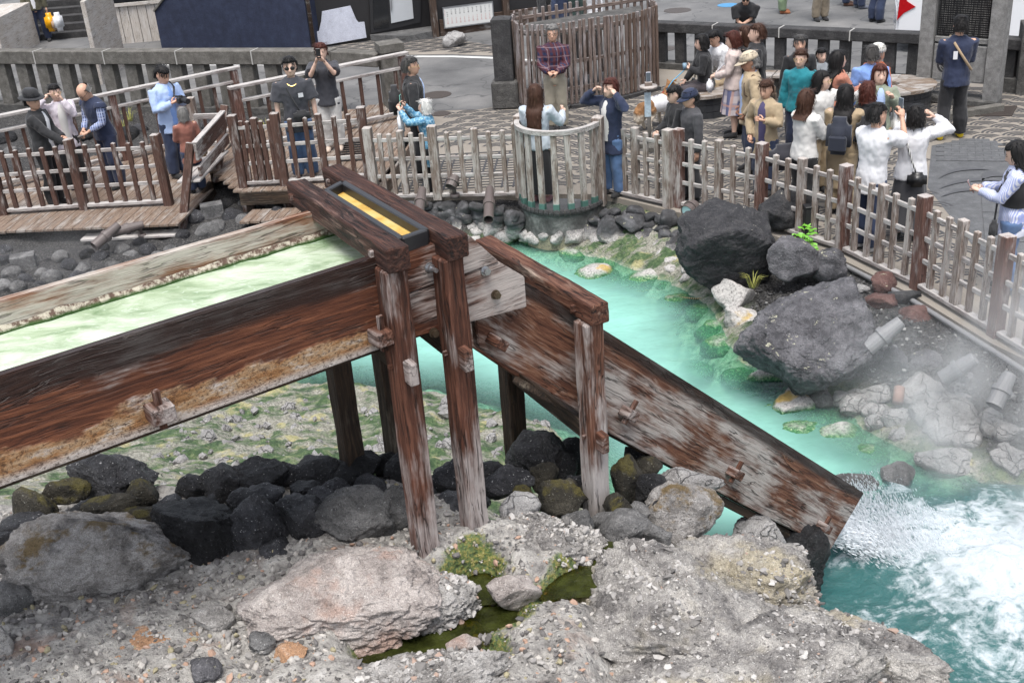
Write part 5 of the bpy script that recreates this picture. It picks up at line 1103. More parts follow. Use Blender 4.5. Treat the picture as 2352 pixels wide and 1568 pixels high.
q = GZ(P(1168, 247)); pk = thing('pillar', q, 'tall black stone pillar left of the slatted screen', 'pillar'); post('shaft', q + Vector((-.02, .1, .52)), 1.18, .36, M_stonedark, pk, -.15, cap=.05); rock('x', q, (1, 1, 1), M_base, 'x', sub=2); bpy.data.objects.remove(list(WM)[-1]); WM.popitem()
post('plinth', q + Vector((-.02, .1, 0)), .52, .50, M_base, pk, -.15, cap=0, bev=.03)
# slatted screen
scr = thing('slatted_screen', P(1230, 250), 'tall slatted timber screen around a service enclosure', 'screen')
path = [GZ(P(*q_)) for q_ in ((1183, 228), (1194, 247), (1208, 252), (1226, 251), (1265, 251), (1310, 249), (1380, 238), (1440, 226), (1512, 206))]
def along(path, step):
    out, acc = [], 0.
    for a, b in zip(path, path[1:]):
        L = (b - a).length; s = acc
        while s < L: out.append((a.lerp(b, s / L), math.atan2((b - a).y, (b - a).x))); s += step
        acc = s - L
    return out
HS = 1.58
for i, (q, a) in enumerate(along(path, .098)): post('slat', q + Vector((0, 0, .08)), HS - .08 + .02 * math.sin(i * .35), .055, M_slatbrown if (q.x > 2.6 and i % 3) else M_slat, scr, a, .04, cap=0)
for z in (.35, .85, 1.42):
    for a, b in zip(path, path[1:]): u = (b - a).normalized(); s = Vector((-u.y, u.x, 0)) * .05; beam('rail', a + s + Vector((0, 0, z)), b + s + Vector((0, 0, z)), .04, .07, M_slat, scr)
rear = [GZ(P(1183, 228)), Vector((.55, 22.9, 0)), Vector((1.6, 23.3, 0)), Vector((3.3, 24.0, 0)), GZ(P(1512, 206))]
for q, a in along(rear, .16): post('slat', q + Vector((0, 0, .08)), HS - .1, .06, M_slat, scr, a, .04, cap=0)
for a, b in zip(rear, rear[1:]): beam('rail', a + Vector((0, 0, 1.40)), b + Vector((0, 0, 1.40)), .04, .07, M_slat, scr)
prism('lid', [path[1] + Vector((.12, .2, 0)), path[4] + Vector((0, .2, 0)), path[6] + Vector((0, .2, 0)), Vector((3.0, 22.3, 0)), Vector((3.1, 23.6, 0)), Vector((1.5, 23.0, 0)), Vector((.75, 22.7, 0))], 1.30, 1.34, M_base, scr)
for a, b in zip(path, path[1:]): beam('base_kerb', a + Vector((0, 0, .035)), b + Vector((0, 0, .035)), .16, .07, M_stonedark, scr)
# monument
M_gran = rockmat('grey_granite', [(.3, (.10, .098, .095)), (.5, (.19, .186, .18)), (.7, (.29, .285, .28))], (.4, .4, .4), .5, .3, sc=2.)
g = G('engraved_black_stone'); v = g.co(rnd=False); sv_ = g.sep(v); ln = g.math('PINGPONG', sv_[2], .0185); tx = g.noise(g.map(v, (46, 1, 1)), 1., 4, .8)
wr = g.math('MULTIPLY', g.step(ln, .010, .013), g.step(tx, .50, .54)); inn = g.math('MULTIPLY', g.step(g.math('ABSOLUTE', sv_[0]), .46, .42), 1.)
M_tablet = g.end(g.bsdf(g.mix(g.math('MULTIPLY', g.math('MULTIPLY', wr, inn), .45), (.012, .012, .013), (.28, .27, .25)), .25))
m0, m1 = GZ(P(2122, 228)), GZ(P(2276, 243)); mu = (m1 - m0).normalized(); maz = math.atan2(mu.y, mu.x); mm = (m0 + m1) / 2
mon = thing('monument', mm, 'granite framed black stone tablet with engraved text', 'monument')
for q in (m0, m1): post('pillar', q, 2.35, .24, M_gran, mon, maz, .32, cap=0)
Wd = (m1 - m0).length - .26; Mm = lambda z, dy=0: Matrix.Translation(mm + Vector((mu.y, -mu.x, 0)) * dy + Vector((0, 0, z))) @ Matrix.Rotation(maz, 4, 'Z')
obj('tablet', boxmesh(Wd * .96, .10, 1.15, M_tablet, .01), mon, Mm(1.72, .03)); obj('shelf', boxmesh(Wd, .22, .09, M_gran, .01), mon, Mm(1.09, 0)); obj('emblem_block', boxmesh(Wd, .18, .62, M_gran, .015), mon, Mm(.70, .02)); obj('plinth', boxmesh(Wd + .5, .42, .12, M_base, .02), mon, Mm(.06, 0)); obj('crown', boxmesh(Wd + .5, .3, .16, M_gran, .02), mon, Mm(2.38, 0))
M_emb = plain('black_emblem_inlay', (.02, .02, .022), .5, .1)
for r_, a0, a1, ox, oz in [(.13, 20, 300, -.22, .66), (.085, 200, 480, -.22, .66), (.04, 0, 360, -.22, .66), (.16, 60, 150, -.16, .72), (.20, 100, 170, -.12, .70)]:
    V, Fc = [], []; n_ = 14
    for i in range(n_ + 1):
        t = R(a0 + (a1 - a0) * i / n_); w = .017 * math.sin(math.pi * (i + .6) / (n_ + 1.2)) + .004
        for rr in (r_ - w, r_ + w): V.append((ox + rr * math.cos(t), 0, oz + rr * math.sin(t)))
    Fc = [(2 * i, 2 * i + 1, 2 * i + 3, 2 * i + 2) for i in range(n_)]; obj('emblem', mesh('emblem', V, Fc, M_emb), mon, Mm(0, .1125))
gt = thing('drain_grating', P(2262, 258), 'rusty brown iron grating in front of the monument', 'grating'); q = P(2262, 258)
for i in range(11): obj('bar', boxmesh(.95, .028, .02, M_iron, 0), gt, Matrix.Translation(q + Vector((-.03 * i + .15, -.05 * i + .27, .012))) @ Matrix.Rotation(-.25, 4, 'Z'))
tag(beam('kerb', P(2170, 268, .06), P(2300, 247, .06), .16, .12, M_conc), 'low concrete kerb beside the iron grating', 'kerb')
# benches
M_seat = wood('bench_seat_wood', (.10, .07, .05), (.19, .145, .11), (.28, .22, .175), amt=.5, cs=1.2, bump=.3)
M_tileb = plain('dark_glazed_tile', (.035, .037, .042), .3, .3, 12)
def roundbench(name, label, c, rx, ry, h, a0, a1, inner, n, mt=M_seat):
    t = thing(name, c, label, 'bench'); c = Vector(c)
    for i in range(n):
        t0, t1 = R(a0 + (a1 - a0) * i / n) + .006, R(a0 + (a1 - a0) * (i + 1) / n) - .006; f = lambda a, k: (c.x + math.cos(a) * rx * k, c.y + math.sin(a) * ry * k)
        prism('seat_board', [f(t0, inner), f(t0, 1), f((t0 + t1) / 2, 1), f(t1, 1), f(t1, inner)], h - .05, h, mt, t)
    for r in range(3):
        for i in range(n * 2):
            t0, t1 = R(a0 + (a1 - a0) * i / n / 2) + .004, R(a0 + (a1 - a0) * (i + 1) / n / 2) - .004; f = lambda a, k: (c.x + math.cos(a) * rx * k, c.y + math.sin(a) * ry * k)
            z0 = .005 + r * (h - .055) / 3; prism('base_tile', [f(t0, .86), f(t0, .90), f(t1, .90), f(t1, .86)], z0, z0 + (h - .055) / 3 - .008, M_tileb, t)
    prism('base_core', [(c.x + math.cos(R(a0 + (a1 - a0) * i / n)) * rx * .87, c.y + math.sin(R(a0 + (a1 - a0) * i / n)) * ry * .87) for i in range(n + 1)] + ([(c.x, c.y)] if a1 - a0 < 350 else []), 0, h - .05, M_conc, t)
    return t
roundbench('round_bench', 'round tiled bench with wooden top where the dog owner sits', GZ(P(1610, 205, .42)), .62, .55, .42, 0, 360, .25, 14)
roundbench('round_bench', 'large round wooden seat in front of the stone railing at the right', GZ(P(2045, 195, .40)), .78, .66, .42, 0, 360, .2, 18)
bx_ = thing('bench', GZ(P(1870, 200)), 'long wooden bench along the stone railing', 'bench')
b0, b1 = P(1660, 168, .42), P(2030, 178, .42)
for i in range(9): a, b = b0.lerp(b1, i / 9) + Vector((.01, 0, 0)), b0.lerp(b1, (i + 1) / 9) - Vector((.01, 0, 0)); beam('seat_board', a, b, .42, .05, M_seat, bx_)
for i in range(4): q = b0.lerp(b1, (i + .5) / 4); beam('leg', (q.x, q.y, 0), (q.x, q.y, .39), .3, .12, M_base, bx_, up=(0, 1, 0))
# facade on the far side of the street
M_siding = wood('whitewashed_siding', (.30, .26, .22), (.42, .38, .34), (.52, .48, .44), pale=(.56, .53, .50), amt=.5, cs=1.2, bump=.25)
M_navy = rockmat('navy_render_wall', [(.3, (.010, .013, .028)), (.5, (.018, .024, .05)), (.7, (.03, .04, .075))], None, 0, .2, rough=.7)
M_blackw = plain('black_stained_wall', (.014, .013, .014), .5, .3, 6, .1); M_white = rockmat('chipped_white_plaster', [(.28, (.36, .36, .40)), (.45, (.50, .52, .60)), (.7, (.60, .62, .70))], None, 0, .2, patch=((.40, .36, .32), 3., .62, .5)); M_frost = plain('frosted_glass', (.46, .48, .50), .35, .06, 8); M_dglass = plain('dark_window_glass', (.012, .013, .015), .08, .2, 3); M_brown = wood('brown_timber_pillar', (.03, .018, .012), (.06, .038, .028), (.1, .07, .05), amt=.2, bump=.3); M_flag = rockmat('flagstone', [(.3, (.05, .05, .05)), (.5, (.10, .10, .10)), (.7, (.17, .168, .165))], None, 0, .5, crk=.6, sc=.5)
shop = thing('shop_building', (-6, 31, 0), 'shop front with pale siding, navy wall and black entrance across the street', 'building')
sA, sB = Vector((-10.55, 31.3, 0)), Vector((-5.0, 31.6, 0)); su = (sB - sA).normalized()
nsd = 24
for i in range(nsd): a = sA + su * ((sB - sA).length * (i + .5) / nsd) + Vector((0, -.02, 0)); beam('siding_board', a, a + Vector((0, 0, 3.2)), (sB - sA).length / nsd - .01, .03, M_siding, shop, up=(0, 1, 0), bev=.003)
beam('wall', sA + Vector((0, .15, 2)), sB + Vector((0, .15, 2)), .25, 4., M_blackw, shop)
w0 = px(205, 18, sA + Vector((0, -.06, 0)), 90); beam('sill', w0, w0 + Vector((3.5, .25, .0)), .10, .09, M_siding, shop); beam('window_glass', w0 + Vector((.15, -.0, .7)), w0 + Vector((3.4, .22, .7)), .06, 1.3, M_dglass, shop)
# side stairs
st_ = thing('stairs', (-12, 31, 0), 'dark stone steps rising between pale walls at the far left', 'stairs')
for i in range(6): a = P(25, 100, 0) + Vector((0, i * .34, 0)); beam('step', a + Vector((0, .17, .085 + i * .17)), a + Vector((2.15, .22, .085 + i * .17)), .36, .17 if i == 0 else .168, M_stonedark, st_)
beam('side_wall', P(-40, 100, .55), P(-40, 100, .55) + Vector((.0, 2.6, 0)), .9, 1.1, M_siding, st_); beam('side_wall', P(207, 104, .9) + Vector((.04, 0, 0)), P(207, 104, .9) + Vector((.0, 2.2, 0)), .10, 1.9, M_siding, st_)
# navy wall
nA, nB = GZ(P(372, 112)), GZ(P(716, 119)); naz = math.degrees(math.atan2((nB - nA).x, (nB - nA).y)); zl = px(357, 28, nA, naz).z
pts = [nA, nB, nB, nA]; nn_ = Vector((-(nB - nA).y, (nB - nA).x, 0)).normalized()
wobj('navy_wall', [nA, nB, nB + Vector((0, 0, 3.4)), nA.lerp(nB, .45) + Vector((0, 0, 2.6)), nA + Vector((0, 0, zl))] + [q + nn_ * .9 for q in (nA, nB, nB + Vector((0, 0, 3.4)), nA.lerp(nB, .45) + Vector((0, 0, 2.6)), nA + Vector((0, 0, zl)))], [(0, 1, 2, 3, 4), (9, 8, 7, 6, 5), (0, 4, 9, 5), (1, 6, 7, 2), (2, 7, 8, 3), (3, 8, 9, 4)], M_navy, shop)
beam('wall_cap', nA + Vector((-.0, 0, zl + .02)) + nn_ * .2, nA.lerp(nB, .45) + Vector((0, 0, 2.62)) + nn_ * .2, .5, .05, M_conc, shop)
tube('down_pipe', [nB + Vector((.08, -.03, 0)), nB + Vector((.08, -.03, 3.4))], .05, M_brown, shop, 10)
# black entrance wall
eA, eB = GZ(P(724, 112)), GZ(P(1012, 73)); eaz = math.degrees(math.atan2((eB - eA).x, (eB - eA).y)); en = Vector((-(eB - eA).y, (eB - eA).x, 0)).normalized(); E_ = lambda x, y, o=0.: px(x, y, eA - en * o, eaz)
eu = (eB - eA).normalized(); wobj('entrance_wall', [eA + en * .02, eB + en * .02, eB + en * .02 + Vector((0, 0, 3.5)), eA + en * .02 + Vector((0, 0, 3.5))] + [eA + en * .3, eB + en * .3, eB + en * .3 + Vector((0, 0, 3.5)), eA + en * .3 + Vector((0, 0, 3.5))], [(0, 1, 2, 3), (7, 6, 5, 4), (0, 4, 5, 1), (1, 5, 6, 2), (2, 6, 7, 3), (3, 7, 4, 0)], M_blackw, shop)
def face(name, pxs, o, mat, th=.03):
    a = [E_(x, y, o) for x, y in pxs]; b = [q + en * th for q in a]; n = len(a); return wobj(name, a + b, [tuple(range(n))[::-1], tuple(range(n, 2 * n))] + [(i, (i + 1) % n, n + (i + 1) % n, n + i) for i in range(n)], mat, shop)
face('white_panel', [(720, 75), (733, 72), (738, 50), (740, 27), (805, 14), (818, 45), (824, 52), (837, 51), (842, 87), (724, 108)], .05, M_white)
face('door_frame', [(848, -20), (968, -45), (966, 52), (852, 78)], .03, M_blackm); face('glass_door', [(856, -20), (890, -28), (894, 62), (859, 68)], .05, M_dglass); face('frosted_pane', [(894, -20), (944, -30), (950, 43), (899, 54)], .055, M_frost); face('door_handle', [(897, -10), (899, -10), (901, 24), (898, 24)], .09, M_zinc)
prism('door_step', [GZ(P(*q_)) for q_ in ((852, 96), (940, 98), (1008, 84), (1012, 66), (965, 50), (850, 74))], 0., .16, M_flag, shop)
# grill shop with menu board
gA = GZ(P(1012, 84)); gaz = 74.; gd = Vector((math.sin(R(gaz)), math.cos(R(gaz)), 0)); gn = Vector((gd.y, -gd.x, 0))
grill = thing('grill_shop', gA, 'dark timber grill shop wall carrying the menu board', 'building'); beam('wall', gA + gd * -.1 + Vector((0, 0, 1.6)) - gn * .14, gA + gd * 2.6 + Vector((0, 0, 1.6)) - gn * .14, .25, 3.4, M_blackw, grill); post('pillar', gA + gd * -.12, 3.2, .16, M_brown, grill, .2, cap=0); post('pillar', gA + gd * 1.72 + gn * .05, 3.2, .16, M_brown, grill, .2, cap=0); beam('base_board', gA + Vector((0, 0, .2)) + gn * .0, gA + gd * 2.6 + Vector((0, 0, .2)) + gn * .0, .06, .4, M_brown, grill)
rpx(1042, 92, 52, 36, .16, M_mistrock, 'pale angular rock at the foot of the grill shop', facets=18, cut=.55)
side = tag(sheet_poly('pavement', [GZ(P(*q_)) for q_ in ((640, 128), (830, 129), (925, 127), (1040, 126), (1160, 130), (1200, 120), (1100, 100), (1000, 88), (850, 92), (724, 114))], .010, M_tan), 'tan wave patterned pavement before the shops', 'pavement', kind='structure')
SW = [(v[0], v[1]) for v in [P(*q_) for q_ in ((640, 128), (830, 129), (925, 127), (1040, 126), (1160, 130), (1200, 120), (1100, 100), (1000, 88), (850, 92), (724, 114))]]; SV, SF = [], []
for j in range(20):
    for i in range(20):
        x, y = -5.2 + i * .47 + (j % 2) * .235, 25.3 + j * .235
        if polydist([(x, y)], SW)[0] < .12: continue
        for k in range(3): v, f = arcmesh(*arcs[k], n=6); o_ = len(SV); SV += [Vector(q_) + Vector((x, y, .011)) for q_ in v]; SF += [tuple(i_ + o_ for i_ in q_) for q_ in f]
o = wobj('wave_tiles', SV, SF, M_darktile, side); o['kind'] = 'stuff'
# menu board
def textmesh(s, size):
    cu = bpy.data.curves.new('t', 'FONT'); cu.body = s; cu.size = size; cu.align_x = 'CENTER'; cu.align_y = 'CENTER'; cu.resolution_u = 2; ob = bpy.data.objects.new('t', cu); COL.objects.link(ob)
    bpy.context.view_layer.update(); me = bpy.data.meshes.new_from_object(ob.evaluated_get(bpy.context.evaluated_depsgraph_get())); bpy.data.objects.remove(ob); bpy.data.curves.remove(cu); return me
M_menu = plain('menu_board_white', (.62, .62, .60), .5, .04, 6); M_ink = plain('black_ink', (.02, .02, .02), .6, .05); M_red = plain('red_ink', (.45, .03, .02), .6, .05)
mA = px(1018, 25, gA + gn * .06, gaz); mB = px(1129, 0, gA + gn * .06, gaz); mC = px(1021, 70, gA + gn * .06, gaz)
mw = (mB - mA).length; mh = abs(mA.z - mC.z); mu_ = gd; top = max(mA.z, mB.z) ; mz0 = (mA.z + mB.z) / 2 - mh
menu = thing('menu_board', mC, 'white menu board with columns of black and red Japanese writing', 'sign')
mc_ = mA + gd * mw / 2; mc_.z = mz0 + mh / 2
rot = Matrix(((gd.x, 0, gn.x, 0), (gd.y, 0, gn.y, 0), (0, 1, 0, 0), (0, 0, 0, 1)))
obj('board', boxmesh(mw, mh, .04, M_menu, .006), menu, Matrix.Translation(mc_) @ rot); 
for dz in (-1, 1): obj('frame', boxmesh(mw + .04, .022, .06, M_zinc, 0), menu, Matrix.Translation(mc_ + Vector((0, 0, dz * (mh / 2 + .008)))) @ rot)
for dx in (-1, 1): obj('frame', boxmesh(.022, mh, .055, M_zinc, 0), menu, Matrix.Translation(mc_ + gd * dx * (mw / 2 + .008)) @ rot)
cols = ['イカ串|250円', '手羽先|350円', 'とり皮|180円', 'つくね|180円', 'もも串|180円', 'ねぎま|180円', 'タン串|350円', '比内地鶏|480円', 'ゲタカルビ|450円', 'ステーキ|980円']; cols = ['キムチ|620円'] + cols
TM = {}
def glyphs(s, x, y, size, mat):
    for k, ch in enumerate(s):
        key = (ch, size, mat.name)
        if key not in TM: TM[key] = textmesh(ch, size); TM[key].materials.clear(); TM[key].materials.append(mat)
        obj('letter', TM[key], menu, Matrix.Translation(mc_ + gd * x + Vector((0, 0, y - k * size * 1.08)) + gn * .0235) @ rot)
for i, c in enumerate(cols):
    x = -mw / 2 + mw * (i + .8) / 11.6; a, b = c.split('|'); s = mh * .088 * (1.0 if len(a) < 5 else .8)
    glyphs('テイクアウト' if i == 0 else '', x - .06, mh * .36, mh * .05, M_red); glyphs(a, x, mh * .36 - (mh * .1 if i == 0 else 0), s, M_ink); glyphs(b, x, mh * .36 - max(4.3 * mh * .095, (len(a) + .1) * s * 1.08), mh * .078, M_red)
# info pole with round plate
q = P(1492, 338); ip = thing('info_pole', q, 'slim steel pole with round plate and small notice beside the dog', 'sign'); M_steel = plain('brushed_steel', (.30, .29, .28), .4, .15, 40, met=.6)
tube('pole', [q, q + Vector((0, 0, .98))], .032, M_steel, ip, 12); tube('plate', [q + Vector((0, 0, .98)), q + Vector((0, 0, 1.02))], .145, M_fgrey, ip, 20); beam('phone_cradle', q + Vector((-.06, 0, 1.05)), q + Vector((.06, 0, 1.05)), .07, .06, M_fgrey, ip)
wobj('notice', [q + Vector((x, -.04, z)) for x, z in ((-.075, .52), (.03, .52), (.03, .92), (-.075, .92))], [(0, 1, 2, 3)], plain('printed_notice', (.42, .52, .58), .5, .5, 25), ip)
for a in (0, 1.57): d = Vector((math.cos(a), math.sin(a), 0)) * .32; beam('foot', q - d + Vector((0, 0, .04 + a * .004)), q + d + Vector((0, 0, .04 + a * .004)), .12, .08, M_conc, ip)
# white car behind the monument
g = G('white_car_paint'); M_car = g.end(g.bsdf((.72, .73, .75), .25, None, Coat_Weight=.6)); M_tail = plain('red_tail_lamp', (.38, .008, .012), .15, .2, 20); M_tyre = plain('tyre_rubber', (.02, .02, .02), .8, .1); M_rim = plain('alloy_rim', (.4, .41, .42), .3, .1, met=.8)
cO = P(2052, 122); car = thing('parked_car', cO, 'white car with red angular tail lamp parked behind the monument', 'car', rz=-.30)
CMx = WM[car]
prof = [(.0, .30), (.02, .62), (-.02, .95), (.10, 1.05), (.45, 1.52), (.9, 1.60), (2.3, 1.58), (3.2, 1.10), (4.1, .95), (4.3, .60), (4.25, .28), (3.8, .24), (.5, .24)]
V = [(x, y, z) for y in (0, 1.65) for x, z in prof]; n = len(prof); me = mesh('body', V, [tuple(range(n)), tuple(range(n, 2 * n))[::-1]] + [(i, n + i, n + (i + 1) % n, (i + 1) % n) for i in range(n)], M_car)
bm = bmesh.new(); bm.from_mesh(me); bmesh.ops.recalc_face_normals(bm, faces=bm.faces); bmesh.ops.bevel(bm, geom=bm.edges, offset=.045, segments=2, affect='EDGES'); obj('body', bm2(bm, 'body', M_car), car, CMx)
def cbox(name, x0, x1, y0, y1, z0, z1, mat, par=car): return obj(name, mesh(name, [(x, y, z) for x in (x0, x1) for y in (y0, y1) for z in (z0, z1)], [(0, 1, 3, 2), (4, 6, 7, 5), (0, 4, 5, 1), (2, 3, 7, 6), (0, 2, 6, 4), (1, 5, 7, 3)], mat), par, CMx)
def cpoly(name, pts, y, mat, th=.02):
    V = [(x, y, z) for x, z in pts] + [(x, y + th, z) for x, z in pts]; n = len(pts); return obj(name, mesh(name, V, [tuple(range(n)), tuple(range(n, 2 * n))[::-1]] + [(i, n + i, n + (i + 1) % n, (i + 1) % n) for i in range(n)], mat), car, CMx)
cpoly('side_window', [(.50, 1.08), (1.25, 1.08), (1.25, 1.48), (.80, 1.50)], -.012, M_dglass); cpoly('side_window', [(1.33, 1.08), (2.9, 1.06), (2.35, 1.46), (1.33, 1.48)], -.012, M_dglass)
cpoly('tail_lamp', [(.02, .66), (.14, .80), (.36, .92), (.18, 1.04), (.20, 1.30), (.30, 1.46), (.10, 1.40), (.04, 1.04)], -.02, M_tail); cpoly('door_handle', [(1.55, .92), (1.75, .92), (1.75, .96), (1.55, .96)], -.04, M_rim, .03); cpoly('sill', [(.2, .22), (4.0, .22), (4.0, .30), (.2, .30)], -.015, M_tyre)
for x in (.75, 3.45):
    for y in (.1, 1.55):
        M = CMx @ Matrix.Translation((x, y - .12, .31)) ; v, f = tubemesh([(0, 0, 0), (0, .22, 0)], .31, 20); w = obj('wheel', mesh('wheel', v, f, M_tyre), car, M)
        v, f = tubemesh([(0, -.008, 0), (0, .05, 0)], .20, 14); obj('rim', mesh('rim', v, f, M_rim), w, M)
# ------------------------------------------------------------------ people
JOBS = []
def remesh_later(parts, vox, smooth, parent, name, mat, fold=0., fs=9., label=None):
    V, Fc = join(*parts); JOBS.append((V, Fc, vox, smooth, parent, name, mat, fold, fs, label))
def run_jobs():
    tmp = bpy.data.scenes.new('tmp'); vl = tmp.view_layers[0]; obs = []
    for V, Fc, vox, smooth, parent, name, mat, fold, fs, label in JOBS:
        me = bpy.data.meshes.new('t'); me.from_pydata([tuple(v) for v in V], [], Fc); ob = bpy.data.objects.new('t', me); tmp.collection.objects.link(ob)
        m = ob.modifiers.new('r', 'REMESH'); m.mode = 'VOXEL'; m.voxel_size = vox; m = ob.modifiers.new('s', 'SMOOTH'); m.iterations = smooth; m.factor = .5; obs.append(ob)
    vl.update(); dg = vl.depsgraph
    for ob, (V, Fc, vox, smooth, parent, name, mat, fold, fs, label) in zip(obs, JOBS):
        me = bpy.data.meshes.new_from_object(ob.evaluated_get(dg)); n = len(me.vertices); co = np.empty(n * 3); me.vertices.foreach_get('co', co); co = co.reshape(-1, 3)
        if fold and n:
            nr = np.empty(n * 3); me.vertices.foreach_get('normal', nr); nr = nr.reshape(-1, 3); sd_ = random.uniform(0, 50)
            co = co + nr * (fold * (fbm(co * (fs, fs, fs * .45) + sd_, 3) + .6 * fbm(co * (fs * 2.6, fs * 2.6, fs * 1.6) + sd_, 2)))[:, None]; me.vertices.foreach_set('co', co.ravel())
        me.polygons.foreach_set('use_smooth', np.ones(len(me.polygons), bool)); me.materials.clear(); me.materials.append(mat); me.update()
        for v, f in EXTRA.pop((parent, name), []):
            bm = bmesh.new(); bm.from_mesh(me); vs_ = [bm.verts.new(q) for q in v]
            for q in f:
                fa = bm.faces.new([vs_[i] for i in q]); fa.smooth = True
            bm.to_mesh(me); bm.free()
        o = obj(name, me, parent)
        if label: o['label'] = label
    for ob in obs:
        m = ob.data; bpy.data.objects.remove(ob); bpy.data.meshes.remove(m)
    bpy.data.scenes.remove(tmp); JOBS.clear()
EXTRA = {}
def ringloft(rings, seg=20):
    "closed loft of horizontal ellipses (x, y, z, rx, ry)"
    V, Fc = [], []
    for x, y, z, rx, ry in rings:
        for k in range(seg): t = 2 * math.pi * k / seg; V.append(Vector((x + rx * math.cos(t), y + ry * math.sin(t), z)))
    for i in range(len(rings) - 1):
        for k in range(seg): Fc.append((i * seg + k, i * seg + (k + 1) % seg, (i + 1) * seg + (k + 1) % seg, (i + 1) * seg + k))
    Fc.append(tuple(range(seg))[::-1]); Fc.append(tuple((len(rings) - 1) * seg + k for k in range(seg)))
    return V, Fc
def xf(part, M): return [M @ Vector(v) for v in part[0]], part[1]
def ellip(c, r, sub=2):
    V, Fc = ico(sub); return [Vector((c[0] + v[0] * r[0], c[1] + v[1] * r[1], c[2] + v[2] * r[2])) for v in V], [tuple(f) for f in Fc.tolist()]
def cloth(name, col, var=.12, bump=.25, rough=.85):
    key = 'cloth_' + name
    if key in bpy.data.materials: return bpy.data.materials[key]
    g = G(key); v = g.co(rnd=False); f = g.noise(v, 6, 4, .6); w = g.noise(v, 160, 2)
    return g.end(g.bsdf(g.mix(f, tuple(x * (1 - var) for x in col), tuple(min(1, x * (1 + var)) for x in col)), rough, g.bump(w, bump, .002), Sheen_Weight=.15))
def plaid(name, a, b, c, s=22.):
    g = G('plaid_' + name); v = g.sep(g.co(rnd=False)); X = g.step(g.math('PINGPONG', g.math('ADD', v[0], v[1]), 1 / s), .45 / s, .55 / s); Z = g.step(g.math('PINGPONG', v[2], 1 / s), .45 / s, .55 / s)
    t = g.math('PINGPONG', g.math('ADD', v[0], v[1]), 1.7 / s); t2 = g.math('PINGPONG', v[2], 1.7 / s)
    k = g.mix(X, a, b); k = g.mix(g.math('MULTIPLY', Z, .5), k, b); k = g.mix(g.math('MULTIPLY', g.math('MAXIMUM', g.step(t, 1.5 / s, 1.6 / s), g.step(t2, 1.5 / s, 1.6 / s)), .7), k, c)
    return g.end(g.bsdf(k, .85))
M_skin = plain('skin', (.52, .31, .22), .55, .10, 12); M_skin2 = plain('fair_skin', (.60, .40, .31), .5, .08, 12); M_skin3 = plain('tanned_skin', (.36, .19, .125), .55, .1, 12); M_eye = plain('dark_eye', (.012, .01, .01), .3, .1); M_lip = plain('lips', (.36, .10, .09), .5, .1)
def hairm(name, col):
    g = G('hair_' + name); v = g.co(rnd=False); n = g.noise(g.map(v, (90, 90, 5)), 1., 4, .6); return g.end(g.bsdf(g.mix(n, tuple(x * .35 for x in col), tuple(x * 1.8 for x in col)), .6, g.bump(n, .7, .006), Specular_IOR_Level=.25))
HB, HBR, HAU, HGR, HWH, HDG = hairm('black', (.010, .009, .009)), hairm('brown', (.045, .020, .012)), hairm('auburn', (.055, .015, .010)), hairm('grey', (.14, .135, .13)), hairm('white', (.50, .49, .47)), hairm('dark_grey', (.05, .047, .045))
ARM = {'down': (.152, .02, .475), 'hold': (.035, .17, .60), 'chest': (.055, .15, .70), 'face': (.035, .20, .885), 'headside': (.125, .075, .905), 'hip': (.12, .06, .53), 'rail': (.10, .24, .58), 'strap': (.09, .09, .76), 'wave': (.16, .22, .72), 'point': (.16, .33, .80), 'out': (.20, .20, .62), 'nose': (.03, .13, .875), 'lap': (.06, .20, .56), 'phonelow': (.04, .21, .68), 'up': (.10, .24, .92)}
def handmesh(w, d, n, s, H, curl=.8):
    "palm and five fingers; w wrist, d direction, n palm normal, s side of the thumb"
    d, n = d.normalized(), n.normalized(); x = d.cross(n).normalized() * s; n = x.cross(d).normalized() * s; L = .052 * H; parts = []
    parts.append(tubemesh([w - d * .012 * H, w + d * L * .3, w + d * L * .8, w + d * L * 1.02], [.016 * H, .022 * H, .024 * H, .018 * H], 10, True, .55))
    for i, (o, l) in enumerate(((.018, .043), (.006, .050), (-.006, .047), (-.017, .037))):
        p = w + d * L * .93 + x * o * H; pts = [p]; a = .25 * curl; q = p
        for k, fr in enumerate((.42, .33, .25)):
            q = q + (d * math.cos(a) + n * math.sin(a)) * l * H * fr; pts.append(q.copy()); a += .75 * curl * (1 + .1 * i)
        parts.append(tubemesh(pts, [.0058 * H, .0056 * H, .005 * H, .0038 * H], 6))
    p = w + d * L * .30 + x * .020 * H; q1 = p + (d * .6 + x * .7 + n * .3).normalized() * .022 * H; q2 = q1 + (d * .85 + x * .1 + n * .5 * curl).normalized() * .020 * H
    parts.append(tubemesh([p - x * .008 * H, p, q1, q2], [.009 * H, .0075 * H, .0065 * H, .0045 * H], 6)); return join(*parts)
